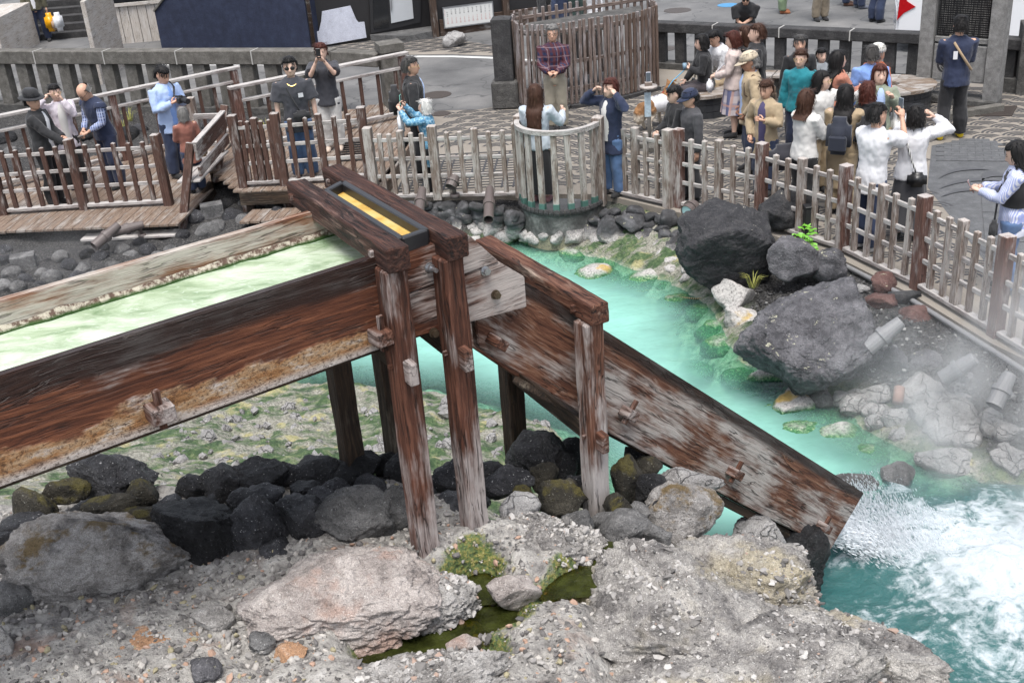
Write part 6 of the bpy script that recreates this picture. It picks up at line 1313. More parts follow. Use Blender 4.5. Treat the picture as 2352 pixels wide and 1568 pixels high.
def person(px_, H, az, label, top, bottom, hair, arms=('down', 'down'), skin=M_skin, fem=True, shoes=None, z=0., sit=None, lean=0., look=(0, 0), glasses=None, cap=None, group=None, stance=.0, inner=None, pos=None, sleeve='long', hem=None, bulk=1., shirt=None, raw=False, name='person'):
    H *= 1. if raw else 1.09
    p = Vector(pos) if pos is not None else P(px_[0], px_[1], z + (H if sit is None else sit + H * .525)); p = Vector((p.x, p.y, z))
    t = thing(name, p, label, 'person', group, -R(az)); I = {}
    sw = (.93 if fem else 1.04) * bulk; hw = (1.05 if fem else .97) * bulk; dz = 0. if sit is None else (sit / H - .445)
    Lm = Matrix.Translation((0, 0, .5 + dz)) @ Matrix.Rotation(-R(lean), 4, 'X') @ Matrix.Translation((0, 0, -.5))       # torso lean, then seat shift
    Hm = Lm @ Matrix.Translation((0, 0, .865)) @ Matrix.Rotation(-R(look[0]), 4, 'Z') @ Matrix.Rotation(-R(look[1]), 4, 'X') @ Matrix.Scale(1.06, 4) @ Matrix.Translation((0, 0, -.870))
    Sc = Matrix.Scale(H, 4)
    def torso(g, z0=.44, z1=.99):
        rg = [(.455, .078 * hw, .064), (.50, .094 * hw, .072), (.55, .090 * hw, .069), (.61, .080 * (sw + hw) / 2, .061), (.68, .090 * sw, .066), (.74, .100 * sw, .072), (.785, .104 * sw, .066), (.815, .088 * sw, .052), (.838, .048, .042), (.852, .036, .038)]
        out = []
        for zz, a, b in rg:
            if z0 <= zz <= z1: out.append((0, .004 if zz > .6 else 0, zz, a + g, b + g))
        if out[0][2] > z0 + .002: out.insert(0, (0, 0, z0, out[0][3] * 1.02, out[0][4] * 1.02))
        return ringloft(out)
    S_ = [Vector((s * .108 * sw, 0, .805)) for s in (-1, 1)]
    Wt = []
    for i, s in enumerate((-1, 1)):
        a = arms[i]
        if isinstance(a, str): a = ARM[a]; w = Vector((s * a[0], a[1], a[2]))
        else: w = Vector(a)
        Wt.append(w)
    El = []
    for i, s in enumerate((-1, 1)):
        a, w = S_[i], Wt[i]; l1, l2 = .170, .152; d = w - a; D = min(d.length, (l1 + l2) * .995); d.normalize(); w = a + d * D; Wt[i] = w
        c = (l1 * l1 + D * D - l2 * l2) / (2 * l1 * D); h = l1 * math.sqrt(max(0, 1 - c * c)); hint = Vector((s * .55, -.25, -1.0)); hint -= d * hint.dot(d); hint.normalize(); El.append(a + d * l1 * c + hint * h)
    if sit is None:
        legs = [[Vector((s * .050 * hw, 0, .49)), Vector((s * (.054 + stance * .4), .012 + s * stance * .3, .275)), Vector((s * (.056 + stance * .6), -.012 + s * stance * .5, .17)), Vector((s * (.058 + stance), -.01 + s * stance * .9, .045))] for s in (-1, 1)]
    else:
        k = sit / H; legs = [[Vector((s * .052, .0, .03 + k)), Vector((s * .062, .235, .022 + k)), Vector((s * .062, .235, k * .5)), Vector((s * .062, .215, .045))] for s in (-1, 1)]
    def armparts(g, upto=1.):
        out = []
        for i in (0, 1):
            a, e, w = S_[i], El[i], Wt[i]
            if upto <= .6: m = a.lerp(e, upto / .55); pts, rd = [a.lerp(e, -.06), a, a.lerp(m, .5), m], [.028 + g, .034 + g, .033 + g * 1.5, .032 + g * 1.9]
            else: pts, rd = [a.lerp(e, -.06), a, a.lerp(e, .5), e, e.lerp(w, .4), e.lerp(w, upto)], [.026 + g, .033 + g, .029 + g, .0255 + g, .024 + g, .017 + g * .9]
            out.append(xf(tubemesh(pts, rd, 12), Lm))
        return out
    def legparts(g, flare=0., cut=1.):
        out = []
        for l in legs: out.append(tubemesh([l[0] + Vector((0, 0, .012)), l[0].lerp(l[1], .5), l[1], l[2], l[3]], [.060 * hw + g, .050 * hw + g, .038 + g + flare * .4, .037 + g + flare * .8, .024 + g + flare], 14))
        return out
    # body, one surface
    head = ringloft([(0, .030, .866, .016, .018), (0, .022, .876, .032, .038), (0, .012, .900, .0425, .052), (0, .005, .930, .0475, .0585), (0, .0, .962, .0455, .056), (0, -.003, .984, .035, .043), (0, -.004, .9985, .013, .016)], 22)
    parts = [torso(-.007), ringloft([(0, 0, .82, .034, .034), (0, .004, .85, .031, .032), (0, .008, .89, .031, .033)], 14)]; parts = [xf(q, Lm) for q in parts]
    nose = tubemesh([(0, .056, .938), (0, .064, .922), (0, .071, .909), (0, .054, .902)], [.006, .008, .0095, .006], 8)
    parts += [xf(head, Hm), xf(nose, Hm)] + [xf(ellip((s * .048, -.004, .925), (.006, .012, .018), 1), Hm) for s in (-1, 1)] + armparts(-.003) + legparts(-.003)
    for l in legs: parts.append(tubemesh([l[3] + Vector((0, -.022, -.015)), l[3] + Vector((0, .03, -.022)), l[3] + Vector((0, .085, -.032))], [.022, .021, .012], 8))
    parts = [xf(q, Sc) for q in parts]
    fwd = Vector((0, 1, 0)); hp = []
    for i, s in enumerate((-1, 1)):
        d = (Wt[i] - El[i]).normalized(); n = Vector((-s, .15, .1)) if d.z < -.6 else Vector((-s * .7, .1, -.6 if d.z < .3 else .0)); n = n - d * n.dot(d)
        if n.length < .1: n = Vector((0, 0, -1)) - d * d.z * -1
        hm = handmesh(Wt[i], d, n, 1 if s > 0 else -1, 1., .55 if arms[i] == 'down' else .95); EXTRA.setdefault((t, 'body'), []).append(xf(xf(hm, Lm), Sc)); I['hand' + 'LR'[i]] = WM[t] @ (Sc @ (Lm @ (Wt[i] + d * .07))); I['wrist' + 'LR'[i]] = WM[t] @ (Sc @ (Lm @ Wt[i]))
    remesh_later(parts, .0145, 3, t, 'body', skin)
    # clothes
    tm, tk = top; he = hem if hem is not None else (.47 if tk != 'tuck' else .56)
    tp = [xf(torso(.015 if fem else .018, he), Lm), xf(ringloft([(0, 0, he, .116 * hw, .098), (0, 0, he + .05, .112 * hw, .092), (0, 0, he + .11, .098 * hw, .080)]), Lm)] + armparts(.014, {'short': .46, 'none': .12, 'long': 1., 'three': .75}[sleeve])
    if sit is None and he < .44: tp.append(xf(ringloft([(0, 0, he, .112 * hw, .095), (0, 0, .46, .104 * hw, .086), (0, 0, .5, .10 * hw, .08)]), Lm))
    remesh_later([xf(q, Sc) for q in tp], .0165, 3, t, 'top', tm, .017, 8)
    if shirt: remesh_later([xf(q, Sc) for q in armparts(.010, .8)], .0165, 3, t, 'shirt_sleeves', shirt, .006, 9)
    if inner:                                                   # open jacket shows the shirt in front
        V, Fc = [], []
        for k, (zz, w_, dd) in enumerate(((.50, .034, .090), (.60, .036, .083), (.68, .038, .090), (.76, .036, .095), (.815, .024, .075), (.835, .016, .060))):
            V += [Vector((-w_, dd - .008, zz)), Vector((-w_ * .5, dd + .004, zz)), Vector((w_ * .5, dd + .004, zz)), Vector((w_, dd - .008, zz))]
        for k in range(5):
            for j in range(3): Fc.append((k * 4 + j, k * 4 + j + 1, k * 4 + j + 5, k * 4 + j + 4))
        V, Fc = xf(xf((V, Fc), Lm), Sc); obj('shirt_front', mesh('shirt_front', V, Fc, inner, True), t)
    V, Fc = xf(xf(tubemesh([(0.038 * math.cos(a), .004 + .040 * math.sin(a), .836 - .010 * math.sin(a)) for a in [k * .4488 for k in range(15)]], .0075, 6, False), Lm), Sc); obj('collar', mesh('collar', V, Fc, inner or tm, True), t)
    bmt, bk = bottom
    if bk == 'trousers' or sit is not None: remesh_later([xf(q, Sc) for q in [xf(ringloft([(0, 0, .46, .088 * hw, .074), (0, 0, .50, .102 * hw, .080), (0, 0, .55, .098 * hw, .077), (0, 0, .60, .086 * (sw + hw) / 2, .068)]), Lm)] + legparts(.009, .016)], .0165, 3, t, 'trousers', bmt, .014, 7)
    else:
        hz_ = {'skirt': .24, 'longskirt': .10}[bk]; V, Fc = [], []; sg = 48; n_ = 9
        for i in range(n_):
            f = i / (n_ - 1); zz = .61 + (hz_ - .61) * f; rx = .080 * hw + .058 * f ** .7; ry = .064 + .058 * f ** .7
            for k in range(sg): a = 2 * math.pi * k / sg; r = 1 + .07 * f * math.sin(a * 9 + 1.3) + .03 * f * math.sin(a * 5); V.append(Vector((rx * r * math.cos(a), ry * r * math.sin(a), zz)))
        Fc = [(i * sg + k, i * sg + (k + 1) % sg, (i + 1) * sg + (k + 1) % sg, (i + 1) * sg + k) for i in range(n_ - 1) for k in range(sg)]; V, Fc = xf((V, Fc), Sc); obj('skirt', mesh('skirt', V, Fc, bmt, True), t)
    for l in legs:
        a = l[3]; parts = [tubemesh([a + Vector((0, -.030, -.018)), a + Vector((0, .0, -.016)), a + Vector((0, .045, -.022)), a + Vector((0, .088, -.030)), a + Vector((0, .104, -.033))], [.022, .027, .027, .022, .010], 10, True), tubemesh([a + Vector((0, -.004, -.02)), a + Vector((0, -.004, .018))], [.026, .025], 10)]
        V, Fc = xf(join(*parts), Sc); V = [Vector((v.x, v.y, max(v.z, .004))) for v in V]; obj('shoe', mesh('shoe', V, Fc, shoes or cloth('black_shoe', (.015, .015, .016)), True), t)
    # hair
    hm_, hs = hair; V, Fc = [], []; sg = 28
    zend = {'short': .892, 'bob': .862, 'mid': .80, 'long': .66, 'bald': .915, 'tail': .892}[hs]
    zs = [1.008, 1.002, .988, .97, .95, .93, .91, .892] + ([.875, .862] if zend < .89 else []) + ([.84, .82, .80] if zend < .85 else []) + ([.77, .73, .70, .67, .655] if zend < .75 else [])
    if hs == 'bald': zs = [.962, .95, .93, .915]
    for i, zz in enumerate(zs):
        if zz > .93: q = max(0., 1 - ((zz - .93) / .079) ** 2) ** .5; rx, ry, yo = .0475 * q + .012, .0585 * q + .013, -.002
        else: f = max(0, (.93 - zz)); rx, ry, yo = .0595 - (f * .02 if zz > .84 else -.01), .0715 - min(f * .25, .03), -.004 - min(f * .12, .05)
        tail = zz == zs[-1]
        for k in range(sg):
            a = 2 * math.pi * k / sg; c, s = math.cos(a), math.sin(a); x, y = rx * c * (1 + .03 * math.sin(k * 2.3 + i)), yo + ry * s * (1 + .03 * math.sin(k * 1.7 + i))
            fr = s > (.15 if hs != 'short' else -.12) if zz < .955 else (s > .25 and zz < .968)
            if zz < .955 and hs in ('bob', 'mid', 'long') and s < .62: fr = False
            if hs in ('short', 'tail') and zz < .932 and s > -.42: fr = True
            if fr: x, y = x * .55, min(y, .0) * .3
            if zz < .862 and s > -.05 and hs in ('mid', 'long'): y = min(y, .012)
            if zz < .845 and hs in ('mid', 'long'):
                b_ = min(1., (.845 - zz) / .05); y = y * (1 - b_) + b_ * (-.078 + .026 * s); x = x * (1 - b_) + b_ * .064 * c
            V.append(Vector((x, y, zz)))
    Fc = [(i * sg + k, (i + 1) * sg + k, (i + 1) * sg + (k + 1) % sg, i * sg + (k + 1) % sg) for i in range(len(zs) - 1) for k in range(sg)]; Fc.append(tuple((len(zs) - 1) * sg + k for k in range(sg)))
    if hs != 'bald': Fc.append(tuple(range(sg)))
    rsx = random.Random(int(H * 1000) + az)                     # loose strands break the outline
    for k in range(150 if hs != 'bald' else 30):
        q = rsx.randrange(sg, sg * (len(zs) - 1)); b_ = V[q].copy(); ra_ = Vector((b_.x, b_.y, 0))
        if ra_.length < .03 or b_.z < .80 and b_.y > -.05: continue
        ra_.normalize(); tn = Vector((-ra_.y, ra_.x, 0)); ln_ = rsx.uniform(.02, .045) * (1.5 if zend < .85 else 1); w_ = tn * .0035; e_ = b_ + ra_ * rsx.uniform(.0, .012) + Vector((0, 0, -ln_)) + tn * rsx.uniform(-.012, .012)
        if b_.z > .985: e_ = b_ + ra_ * ln_ + Vector((0, 0, rsx.uniform(-.006, .006)))
        b_ += ra_ * .002; o_ = len(V); V += [b_ - w_, b_ + w_, (b_ + e_) / 2 + ra_ * .006 + w_ * .8, (b_ + e_) / 2 + ra_ * .006 - w_ * .8, e_]; Fc += [(o_, o_ + 1, o_ + 2, o_ + 3), (o_ + 3, o_ + 2, o_ + 4)]
    hn = fbm(np.array([[v.x * 30, v.y * 30, v.z * 9 + H * 40 + az] for v in V]), 3); V = [v * 1 + Vector((v.x, v.y + .004, 0)).normalized() * float(n1) * .0075 for v, n1 in zip(V, hn)]; V = [(Hm if v.z > .86 else Hm.lerp(Lm, min(1, (.86 - v.z) * 8))) @ v for v in V]; V, Fc = xf((V, Fc), Sc); obj('hair', mesh('hair', V, Fc, hm_, True), t)
    if hs == 'tail': V, Fc = xf(xf(tubemesh([(0, -.06, .95), (0, -.085, .92), (0, -.08, .86), (0, -.07, .80)], [.018, .024, .02, .006], 8), Hm), Sc); obj('ponytail', mesh('ponytail', V, Fc, hm_, True), t)
    def hp_(name, part, mat): V, Fc = xf(xf(part, Hm), Sc); return obj(name, mesh(name, V, Fc, mat, True), t)
    for s in (-1, 1):
        hp_('eye', ellip((s * .0185, .0555, .932), (.0075, .0045, .0038), 1), M_eye); hp_('eyebrow', ellip((s * .0190, .0575, .9435), (.0105, .003, .0018), 1), hm_ if hs != 'bald' else M_eye)
    hp_('mouth', ellip((0, .0570, .8905), (.0125, .0045, .0032), 1), M_lip)
    if glasses:
        gm = M_eye if glasses != 'gold' else cloth('gold_wire', (.45, .33, .16))
        for s in (-1, 1):
            c = Vector((s * .0205, .066, .930))
            if glasses == 'sun': hp_('lens', ellip(c, (.0175, .0035, .0125), 2), M_eye)
            hp_('glasses_frame', tubemesh([c + Vector((.0165 * math.cos(k * .524), 0, .0125 * math.sin(k * .524))) for k in range(13)], .0017, 5, False), gm); hp_('glasses_arm', tubemesh([c + Vector((s * .016, 0, .004)), (s * .052, .03, .934), (s * .053, -.005, .932)], .0015, 5), gm)
    if cap:
        cm, ck = cap
        if ck == 'cap':
            hp_('cap', ringloft([(0, -.002, .950, .0615, .074), (0, -.002, .972, .060, .072), (0, -.002, .995, .050, .060), (0, -.002, 1.010, .028, .034), (0, -.002, 1.014, .006, .007)], 22), cm)
            V = []; n_ = 12
            for k in range(n_ + 1): a = R(15 + 150 * k / n_); V += [Vector((.060 * math.cos(a), -.002 + .072 * math.sin(a), .953)), Vector((.058 * math.cos(a), .012 + .108 * math.sin(a), .946 - .004 * math.sin(a)))]
            W_ = V + [v - Vector((0, 0, .004)) for v in V]; m_ = len(V); hp_('visor', (W_, [(2 * k, 2 * k + 1, 2 * k + 3, 2 * k + 2) for k in range(n_)] + [(m_ + 2 * k, m_ + 2 * k + 2, m_ + 2 * k + 3, m_ + 2 * k + 1) for k in range(n_)] + [(2 * k + 1, m_ + 2 * k + 1, m_ + 2 * k + 3, 2 * k + 3) for k in range(n_)]), cm)
        elif ck == 'knit': hp_('knit_hat', ringloft([(0, -.004, .945, .0625, .075), (0, -.004, .968, .063, .075), (0, -.006, .995, .054, .064), (0, -.008, 1.016, .030, .035), (0, -.008, 1.022, .005, .006)], 22), cm)
        else: hp_('hat', join(ringloft([(0, -.002, .958, .061, .074), (0, -.002, .985, .059, .071), (0, -.004, 1.014, .052, .062), (0, -.006, 1.028, .034, .042), (0, -.006, 1.026, .01, .012)], 24), ringloft([(0, -.002, .952, .090, .104), (0, -.002, .957, .096, .110), (0, -.002, .962, .088, .102), (0, -.002, .966, .06, .073)], 24)), cm)
    I['t'] = t; I['L'] = lambda v: WM[t] @ (Sc @ (Lm @ Vector(v))); I['Hd'] = lambda v: WM[t] @ (Sc @ (Hm @ Vector(v))); I['az'] = az; I['H'] = H
    return I
# ------------------------------------------------------------------ carried things
def fv(az): return Vector((math.sin(R(az)), math.cos(R(az)), 0))
M_phone = plain('phone_case', (.02, .02, .022), .3, .1); M_screen = plain('phone_screen', (.10, .12, .14), .1, .3, 8); M_mint = plain('mint_phone_case', (.20, .52, .42), .5, .2, 60); M_rose = plain('rose_phone_case', (.35, .22, .21), .4, .1)
def phone(I, where, label, hand='R', case=M_phone, up=(0, 0, 1), facing=None, off=(0, 0, 0), wide=False):
    p = I['hand' + hand] + Vector(off); f = fv(I['az']) if facing is None else fv(facing); upv = Vector(up).normalized(); x = upv.cross(f).normalized(); f = x.cross(upv).normalized(); t = thing('phone', p, label, 'phone'); M = Matrix(((x.x, f.x, upv.x, p.x), (x.y, f.y, upv.y, p.y), (x.z, f.z, upv.z, p.z), (0, 0, 0, 1)))
    L, w = (.075, .155); 
    obj('case', boxmesh(L, .010, w, case, .004), t, M); obj('screen', boxmesh(L - .008, .002, w - .01, M_screen, 0), t, M @ Matrix.Translation((0, -.006, 0))); obj('lens', boxmesh(.02, .003, .03, M_eye, 0), t, M @ Matrix.Translation((.02, .006, .05))); return t
def bag(name, label, cat, p, dims, mat, az, straps=(), rz=0., smat=None, flap=None, rough=1.):
    t = thing(name, p, label, cat); bm = bmesh.new(); bmesh.ops.create_cube(bm, size=1); bmesh.ops.bevel(bm, geom=bm.edges[:] + bm.verts[:], offset=.22, segments=3, affect='EDGES')
    for v in bm.verts: k = 1 - .16 * max(0, v.co.z) ; v.co = Vector((v.co.x * dims[0] * k, v.co.y * dims[1] * k, v.co.z * dims[2]))
    obj('bag_body', bm2(bm, 'bag', mat, True), t, Matrix.Translation(Vector(p)) @ Matrix.Rotation(-R(az), 4, 'Z') @ Matrix.Rotation(rz, 4, 'Y'))
    for s in straps: tube('strap', s, .011, smat or mat, t, 6)
    if flap: M = Matrix.Translation(Vector(p)) @ Matrix.Rotation(-R(az), 4, 'Z') @ Matrix.Rotation(rz, 4, 'Y'); obj('pocket', boxmesh(dims[0] * .72, dims[1] * .4, dims[2] * .42, flap, .02), t, M @ Matrix.Translation((0, -dims[1] * .42, -dims[2] * .18)))
    return t
def crossstrap(I, over=-1, hip=(.12, .05, .50)):
    "strap from the shoulder across chest and back to the hip bag"
    L = I['L']; s = over; return [L((s * .06, .01, .835)), L((s * .045, .075, .79)), L((-s * .02, .088, .68)), L((hip[0] * -s * -1 if False else hip[0], hip[1] + .03, hip[2] + .03))], [L((s * .06, .0, .835)), L((s * .045, -.065, .79)), L((-s * .02, -.085, .68)), L((hip[0], hip[1] - .08, hip[2] + .03))]
C = cloth
denim = C('denim', (.075, .135, .26), .3); dkden = C('dark_denim', (.022, .034, .075), .2); blk = C('black', (.012, .012, .014)); blk2 = C('soft_black', (.018, .018, .02)); char = C('charcoal', (.038, .039, .048)); wht = C('white', (.62, .62, .64), .05); offw = C('off_white', (.56, .55, .53), .06); navy = C('navy', (.014, .022, .055)); khaki = C('khaki', (.30, .27, .21)); beige = C('beige', (.33, .25, .155)); tan = C('tan', (.36, .28, .18)); lblue = C('light_blue', (.36, .47, .70), .06); teal = C('teal', (.008, .18, .22)); salmon = C('salmon', (.37, .15, .10)); brown = C('brown_red', (.22, .085, .062)); green = C('sage', (.22, .25, .19)); dgrey = C('dark_grey', (.045, .045, .05)); pink = C('pale_pink', (.52, .43, .40), .05); pwhite = C('pinkish_white', (.58, .53, .58), .05); yellow = C('yellow_shoe', (.62, .45, .01)); grn = C('green_trouser', (.16, .22, .13)); skyb = C('cornflower', (.19, .32, .66), .06); palegrey = C('pale_blue_grey', (.42, .47, .52), .06); grey = C('grey', (.22, .24, .26)); wshoe = C('white_shoe', (.6, .6, .6))
MZ_ = MZ
p1 = person((68, 212), 1.68, 95, 'man in black hat and black jacket at the left end of the deck', (blk2, 'x'), (blk, 'trousers'), (HB, 'short'), ('hold', 'rail'), fem=False, cap=(blk, 'hat'), look=(25, 5), inner=wht)
p2 = person((122, 196), 1.57, 150, 'woman in pinkish white shirt adjusting her glasses beside the black-hatted man', (pwhite, 'x'), (blk, 'trousers'), (HB, 'short'), ('nose', 'headside'), glasses='gold', skin=M_skin2, inner=offw, hem=.40)
p3 = person((212, 180), 1.66, -140, 'bald man in navy vest and plaid sleeves looking at his wallet', (navy, 'x'), (navy, 'trousers'), (HGR, 'bald'), ('hold', 'hold'), fem=False, glasses='dark', look=(0, 32), lean=10, sleeve='none', skin=M_skin, shirt=plaid('blue', (.03, .04, .12), (.30, .36, .55), (.5, .52, .6), 40.))
p4 = person((365, 152), 1.70, 130, 'man in pale blue blazer holding a black camera', (lblue, 'x'), (dkden, 'trousers'), (HB, 'short'), ('chest', 'chest'), fem=False, look=(0, 22), inner=skyb, hem=.42)
p5 = person((425, 247), 1.37, -35, 'grey-haired woman in reddish brown top seen from behind by the bench', (brown, 'x'), (dkden, 'trousers'), (HGR, 'bob'), ('hold', 'down'), hem=.36, skin=M_skin2, pos=(-4.85, 17.85, 0), raw=True)
p6 = person((662, 133), 1.73, 172, 'young man in sunglasses and charcoal t-shirt with gold chain', (char, 'x'), (denim, 'trousers'), (HB, 'short'), ('down', 'down'), fem=False, glasses='sun', sleeve='short', hem=.42, z=MZ_, skin=M_skin2)
p7 = person((735, 101), 1.62, 178, 'woman in charcoal t-shirt and white trousers photographing with her phone', (char, 'x'), (offw, 'trousers'), (HAU, 'tail'), ('face', 'face'), sleeve='short', hem=.44, z=MZ_, skin=M_skin2, shoes=C('sandal', (.5, .4, .33)))
p8 = person((940, 133), 1.68, 85, 'man in black suit with backpack looking right beside the white fence', (blk2, 'x'), (blk, 'trousers'), (HDG, 'short'), ('down', 'down'), fem=False, glasses='gold', inner=lblue, skin=M_skin, hem=.43, z=.1)
g = G('blue_print'); n_ = g.noise(g.co(rnd=False), 28, 4, .7); bluep = g.end(g.bsdf(g.ramp(n_, [(.4, (.05, .17, .30)), (.52, (.13, .32, .46)), (.62, (.42, .55, .62))]), .8))
p9 = person((973, 230), 1.42, -80, 'white-haired old woman in blue patterned tunic holding up a mint phone', (bluep, 'x'), (blk, 'trousers'), (HWH, 'bob'), ('up', 'up'), hem=.30, skin=M_skin2, pos=(-1.02, 16.95, 0), raw=True)
p10 = person((1268, 59), 1.66, -172, 'man in red and navy plaid shirt and khaki trousers before the slatted screen', (plaid('red', (.014, .018, .055), (.065, .014, .022), (.20, .14, .16)), 'tuck'), (khaki, 'trousers'), (HGR, 'short'), ('hold', 'hold'), fem=False, glasses='dark')
p11 = person((1228, 196), 1.58, 20, 'long-haired woman in pale blue sweater standing on the round balcony', (palegrey, 'x'), (blk, 'longskirt'), (HBR, 'long'), ('hold', 'wave'), skin=M_skin2, shoes=C('red_white_shoe', (.4, .2, .2)))
p12 = person((1402, 182), 1.57, -130, 'woman in navy blazer with both hands at her hair', (navy, 'x'), (denim, 'trousers'), (HAU, 'bob'), ('headside', 'headside'), inner=offw, hem=.38, skin=M_skin2)
p14 = person((1553, 198), 1.585, -100, 'dark-haired youth in black half hidden by the man in navy cap', (blk, 'x'), (palegrey, 'trousers'), (HB, 'short'), ('hold', 'hold'), fem=False, skin=M_skin2, look=(0, 15), pos=(2.57, 15.95, 0), raw=True)
p15 = person((1588, 210), 1.60, -105, 'man in navy cap and dark grey sweatshirt by the grey fence', (dgrey, 'x'), (dgrey, 'trousers'), (HB, 'short'), ('down', 'down'), fem=False, cap=(navy, 'cap'), look=(0, 12), pos=(2.73, 15.62, 0), raw=True)
p16 = person((1594, 68), 1.58, -85, 'woman in black sitting on the round bench with the dog lead', (blk, 'x'), (C('plum_grey', (.055, .045, .05)), 'trousers'), (HB, 'bob'), ('chest', 'lap'), sit=.42, lean=6, pos=GZ(P(1622, 205, .42)), skin=M_skin2)
p17 = person((1655, 80), 1.66, -120, 'person in white shirt sitting bent over a phone behind the woman in pink cardigan', (wht, 'x'), (beige, 'trousers'), (HB, 'short'), ('lap', 'lap'), sit=.42, lean=24, fem=False, pos=GZ(P(1672, 185, .42)))
p18 = person((1688, 73), 1.58, -75, 'woman in pale pink cardigan and checked skirt', (pink, 'x'), (plaid('skirt', (.45, .40, .41), (.10, .11, .2), (.45, .25, .2), 9.), 'skirt'), (HAU, 'bob'), ('hold', 'hold'), look=(0, 14), skin=M_skin2)
p20 = person((1712, 62), 1.60, -70, 'long-haired woman in black behind the young man in black t-shirt', (blk, 'x'), (blk, 'trousers'), (HBR, 'mid'), skin=M_skin2)
p19 = person((1740, 57), 1.72, -75, 'young man with bowl haircut in black t-shirt behind the beige cap', (blk, 'x'), (blk, 'trousers'), (HBR, 'short'), fem=False, sleeve='short', skin=M_skin2)
p21 = person((1728, 120), 1.66, -85, 'old man in beige cap and khaki jacket with a pack strap', (tan, 'x'), (dkden, 'trousers'), (HGR, 'short'), ('hip', 'hip'), fem=False, cap=(C('beige_cap', (.50, .42, .31)), 'cap'), inner=lblue, look=(0, 18), hem=.42, skin=M_skin3)
p22 = person((1762, 185), 1.50, -140, 'older woman in tan coat holding her chest left of the brown-haired woman', (tan, 'x'), (dkden, 'trousers'), (HBR, 'short'), ('chest', 'hip'), inner=C('violet', (.06, .05, .12)), hem=.36, look=(0, 10))
p23 = person((1838, 83), 1.54, 190, 'older woman dressed in black behind the teal sweater', (blk, 'x'), (blk, 'trousers'), (HDG, 'short'))
p24 = person((1840, 116), 1.56, -150, 'woman with glasses in teal sweater', (teal, 'x'), (navy, 'trousers'), (HBR, 'short'), ('hip', 'down'), glasses='gold', skin=M_skin2)
p25 = person((1887, 113), 1.30, 172, 'boy in grey shirt eating a snack by the bench', (grey, 'x'), (dgrey, 'trousers'), (HB, 'short'), ('chest', 'chest'), fem=False, skin=M_skin2)
p26 = person((1925, 118), 1.60, 78, 'woman with long black hair in salmon shirt facing right', (salmon, 'x'), (dgrey, 'skirt'), (HB, 'long'), ('hold', 'phonelow'), skin=M_skin2)
p28 = person((2018, 104), 1.52, 60, 'person in white knitted hat and red top behind the blue sweater', (C('red_yellow', (.42, .10, .03), .4), 'x'), (blk, 'trousers'), (HGR, 'short'), cap=(C('knit_white', (.55, .54, .5), .2), 'knit'))
p27 = person((2003, 106), 1.58, 10, 'grey-haired woman in cornflower blue sweater seen from behind', (skyb, 'x'), (skyb, 'longskirt'), (HDG, 'short'), ('down', 'down'), bulk=1.08, hem=.40)
p29 = person((1888, 165), 1.58, 160, 'woman with glasses and white jacket pointing to the right', (offw, 'x'), (beige, 'trousers'), (HB, 'mid'), ((-.28, .22, .86), 'down'), glasses='gold', skin=M_skin2, look=(-35, 0))
p33 = person((2022, 150), 1.60, 185, 'woman facing the camera in sage jacket and blue shirt with tote bag', (green, 'x'), (beige, 'trousers'), (HAU, 'mid'), ('strap', 'down'), inner=lblue, skin=M_skin2)
p30 = person((1853, 208), 1.58, 62, 'woman with wavy brown hair and white sweater looking at her phone', (offw, 'x'), (blk, 'trousers'), (HBR, 'mid'), ('phonelow', 'phonelow'), skin=M_skin2)
p31 = person((1943, 197), 1.60, 28, 'long dark haired woman in beige coat wearing a navy backpack', (beige, 'x'), (beige, 'trousers'), (HB, 'long'), ('hold', 'hold'), hem=.22, skin=M_skin2)
p32 = person((1994, 190), 1.60, 15, 'auburn-haired woman in black jacket seen from behind', (blk2, 'x'), (dkden, 'trousers'), (HAU, 'bob'), ('hold', 'hold'), skin=M_skin2)
p34 = person((2014, 240), 1.69, 62, 'young man in white t-shirt photographing with his phone by the fence', (wht, 'x'), (dkden, 'trousers'), (HB, 'short'), ('phonelow', 'face'), fem=False, sleeve='short', hem=.42, look=(0, 8), shoes=wshoe)
p35 = person((2105, 243), 1.58, 18, 'black bob woman in white knit top with dark skirt seen from behind', (wht, 'x'), (dgrey, 'longskirt'), (HB, 'bob'), ('face', 'headside'), skin=M_skin2)
p36 = person((2208, 38), 1.74, 8, 'man in navy sweatshirt and yellow shoes reading the monument', (navy, 'x'), (blk, 'trousers'), (HB, 'short'), ('hold', 'hold'), fem=False, shoes=yellow, stance=.03, hem=.45)
g = G('stripe_blue'); s_ = g.sep(g.co(rnd=False)); M_stripe = g.end(g.bsdf(g.mix(g.step(g.math('PINGPONG', g.math('ADD', s_[0], s_[1]), .012), .005, .007), (.28, .33, .58), (.58, .60, .68)), .8))
p37 = person((2350, 325), 1.60, -62, 'woman in striped shirt and black vest at the right edge with a phone', (M_stripe, 'x'), (denim, 'trousers'), (HB, 'mid'), ('phonelow', 'phonelow'), look=(0, 22), hem=.40, skin=M_skin2)
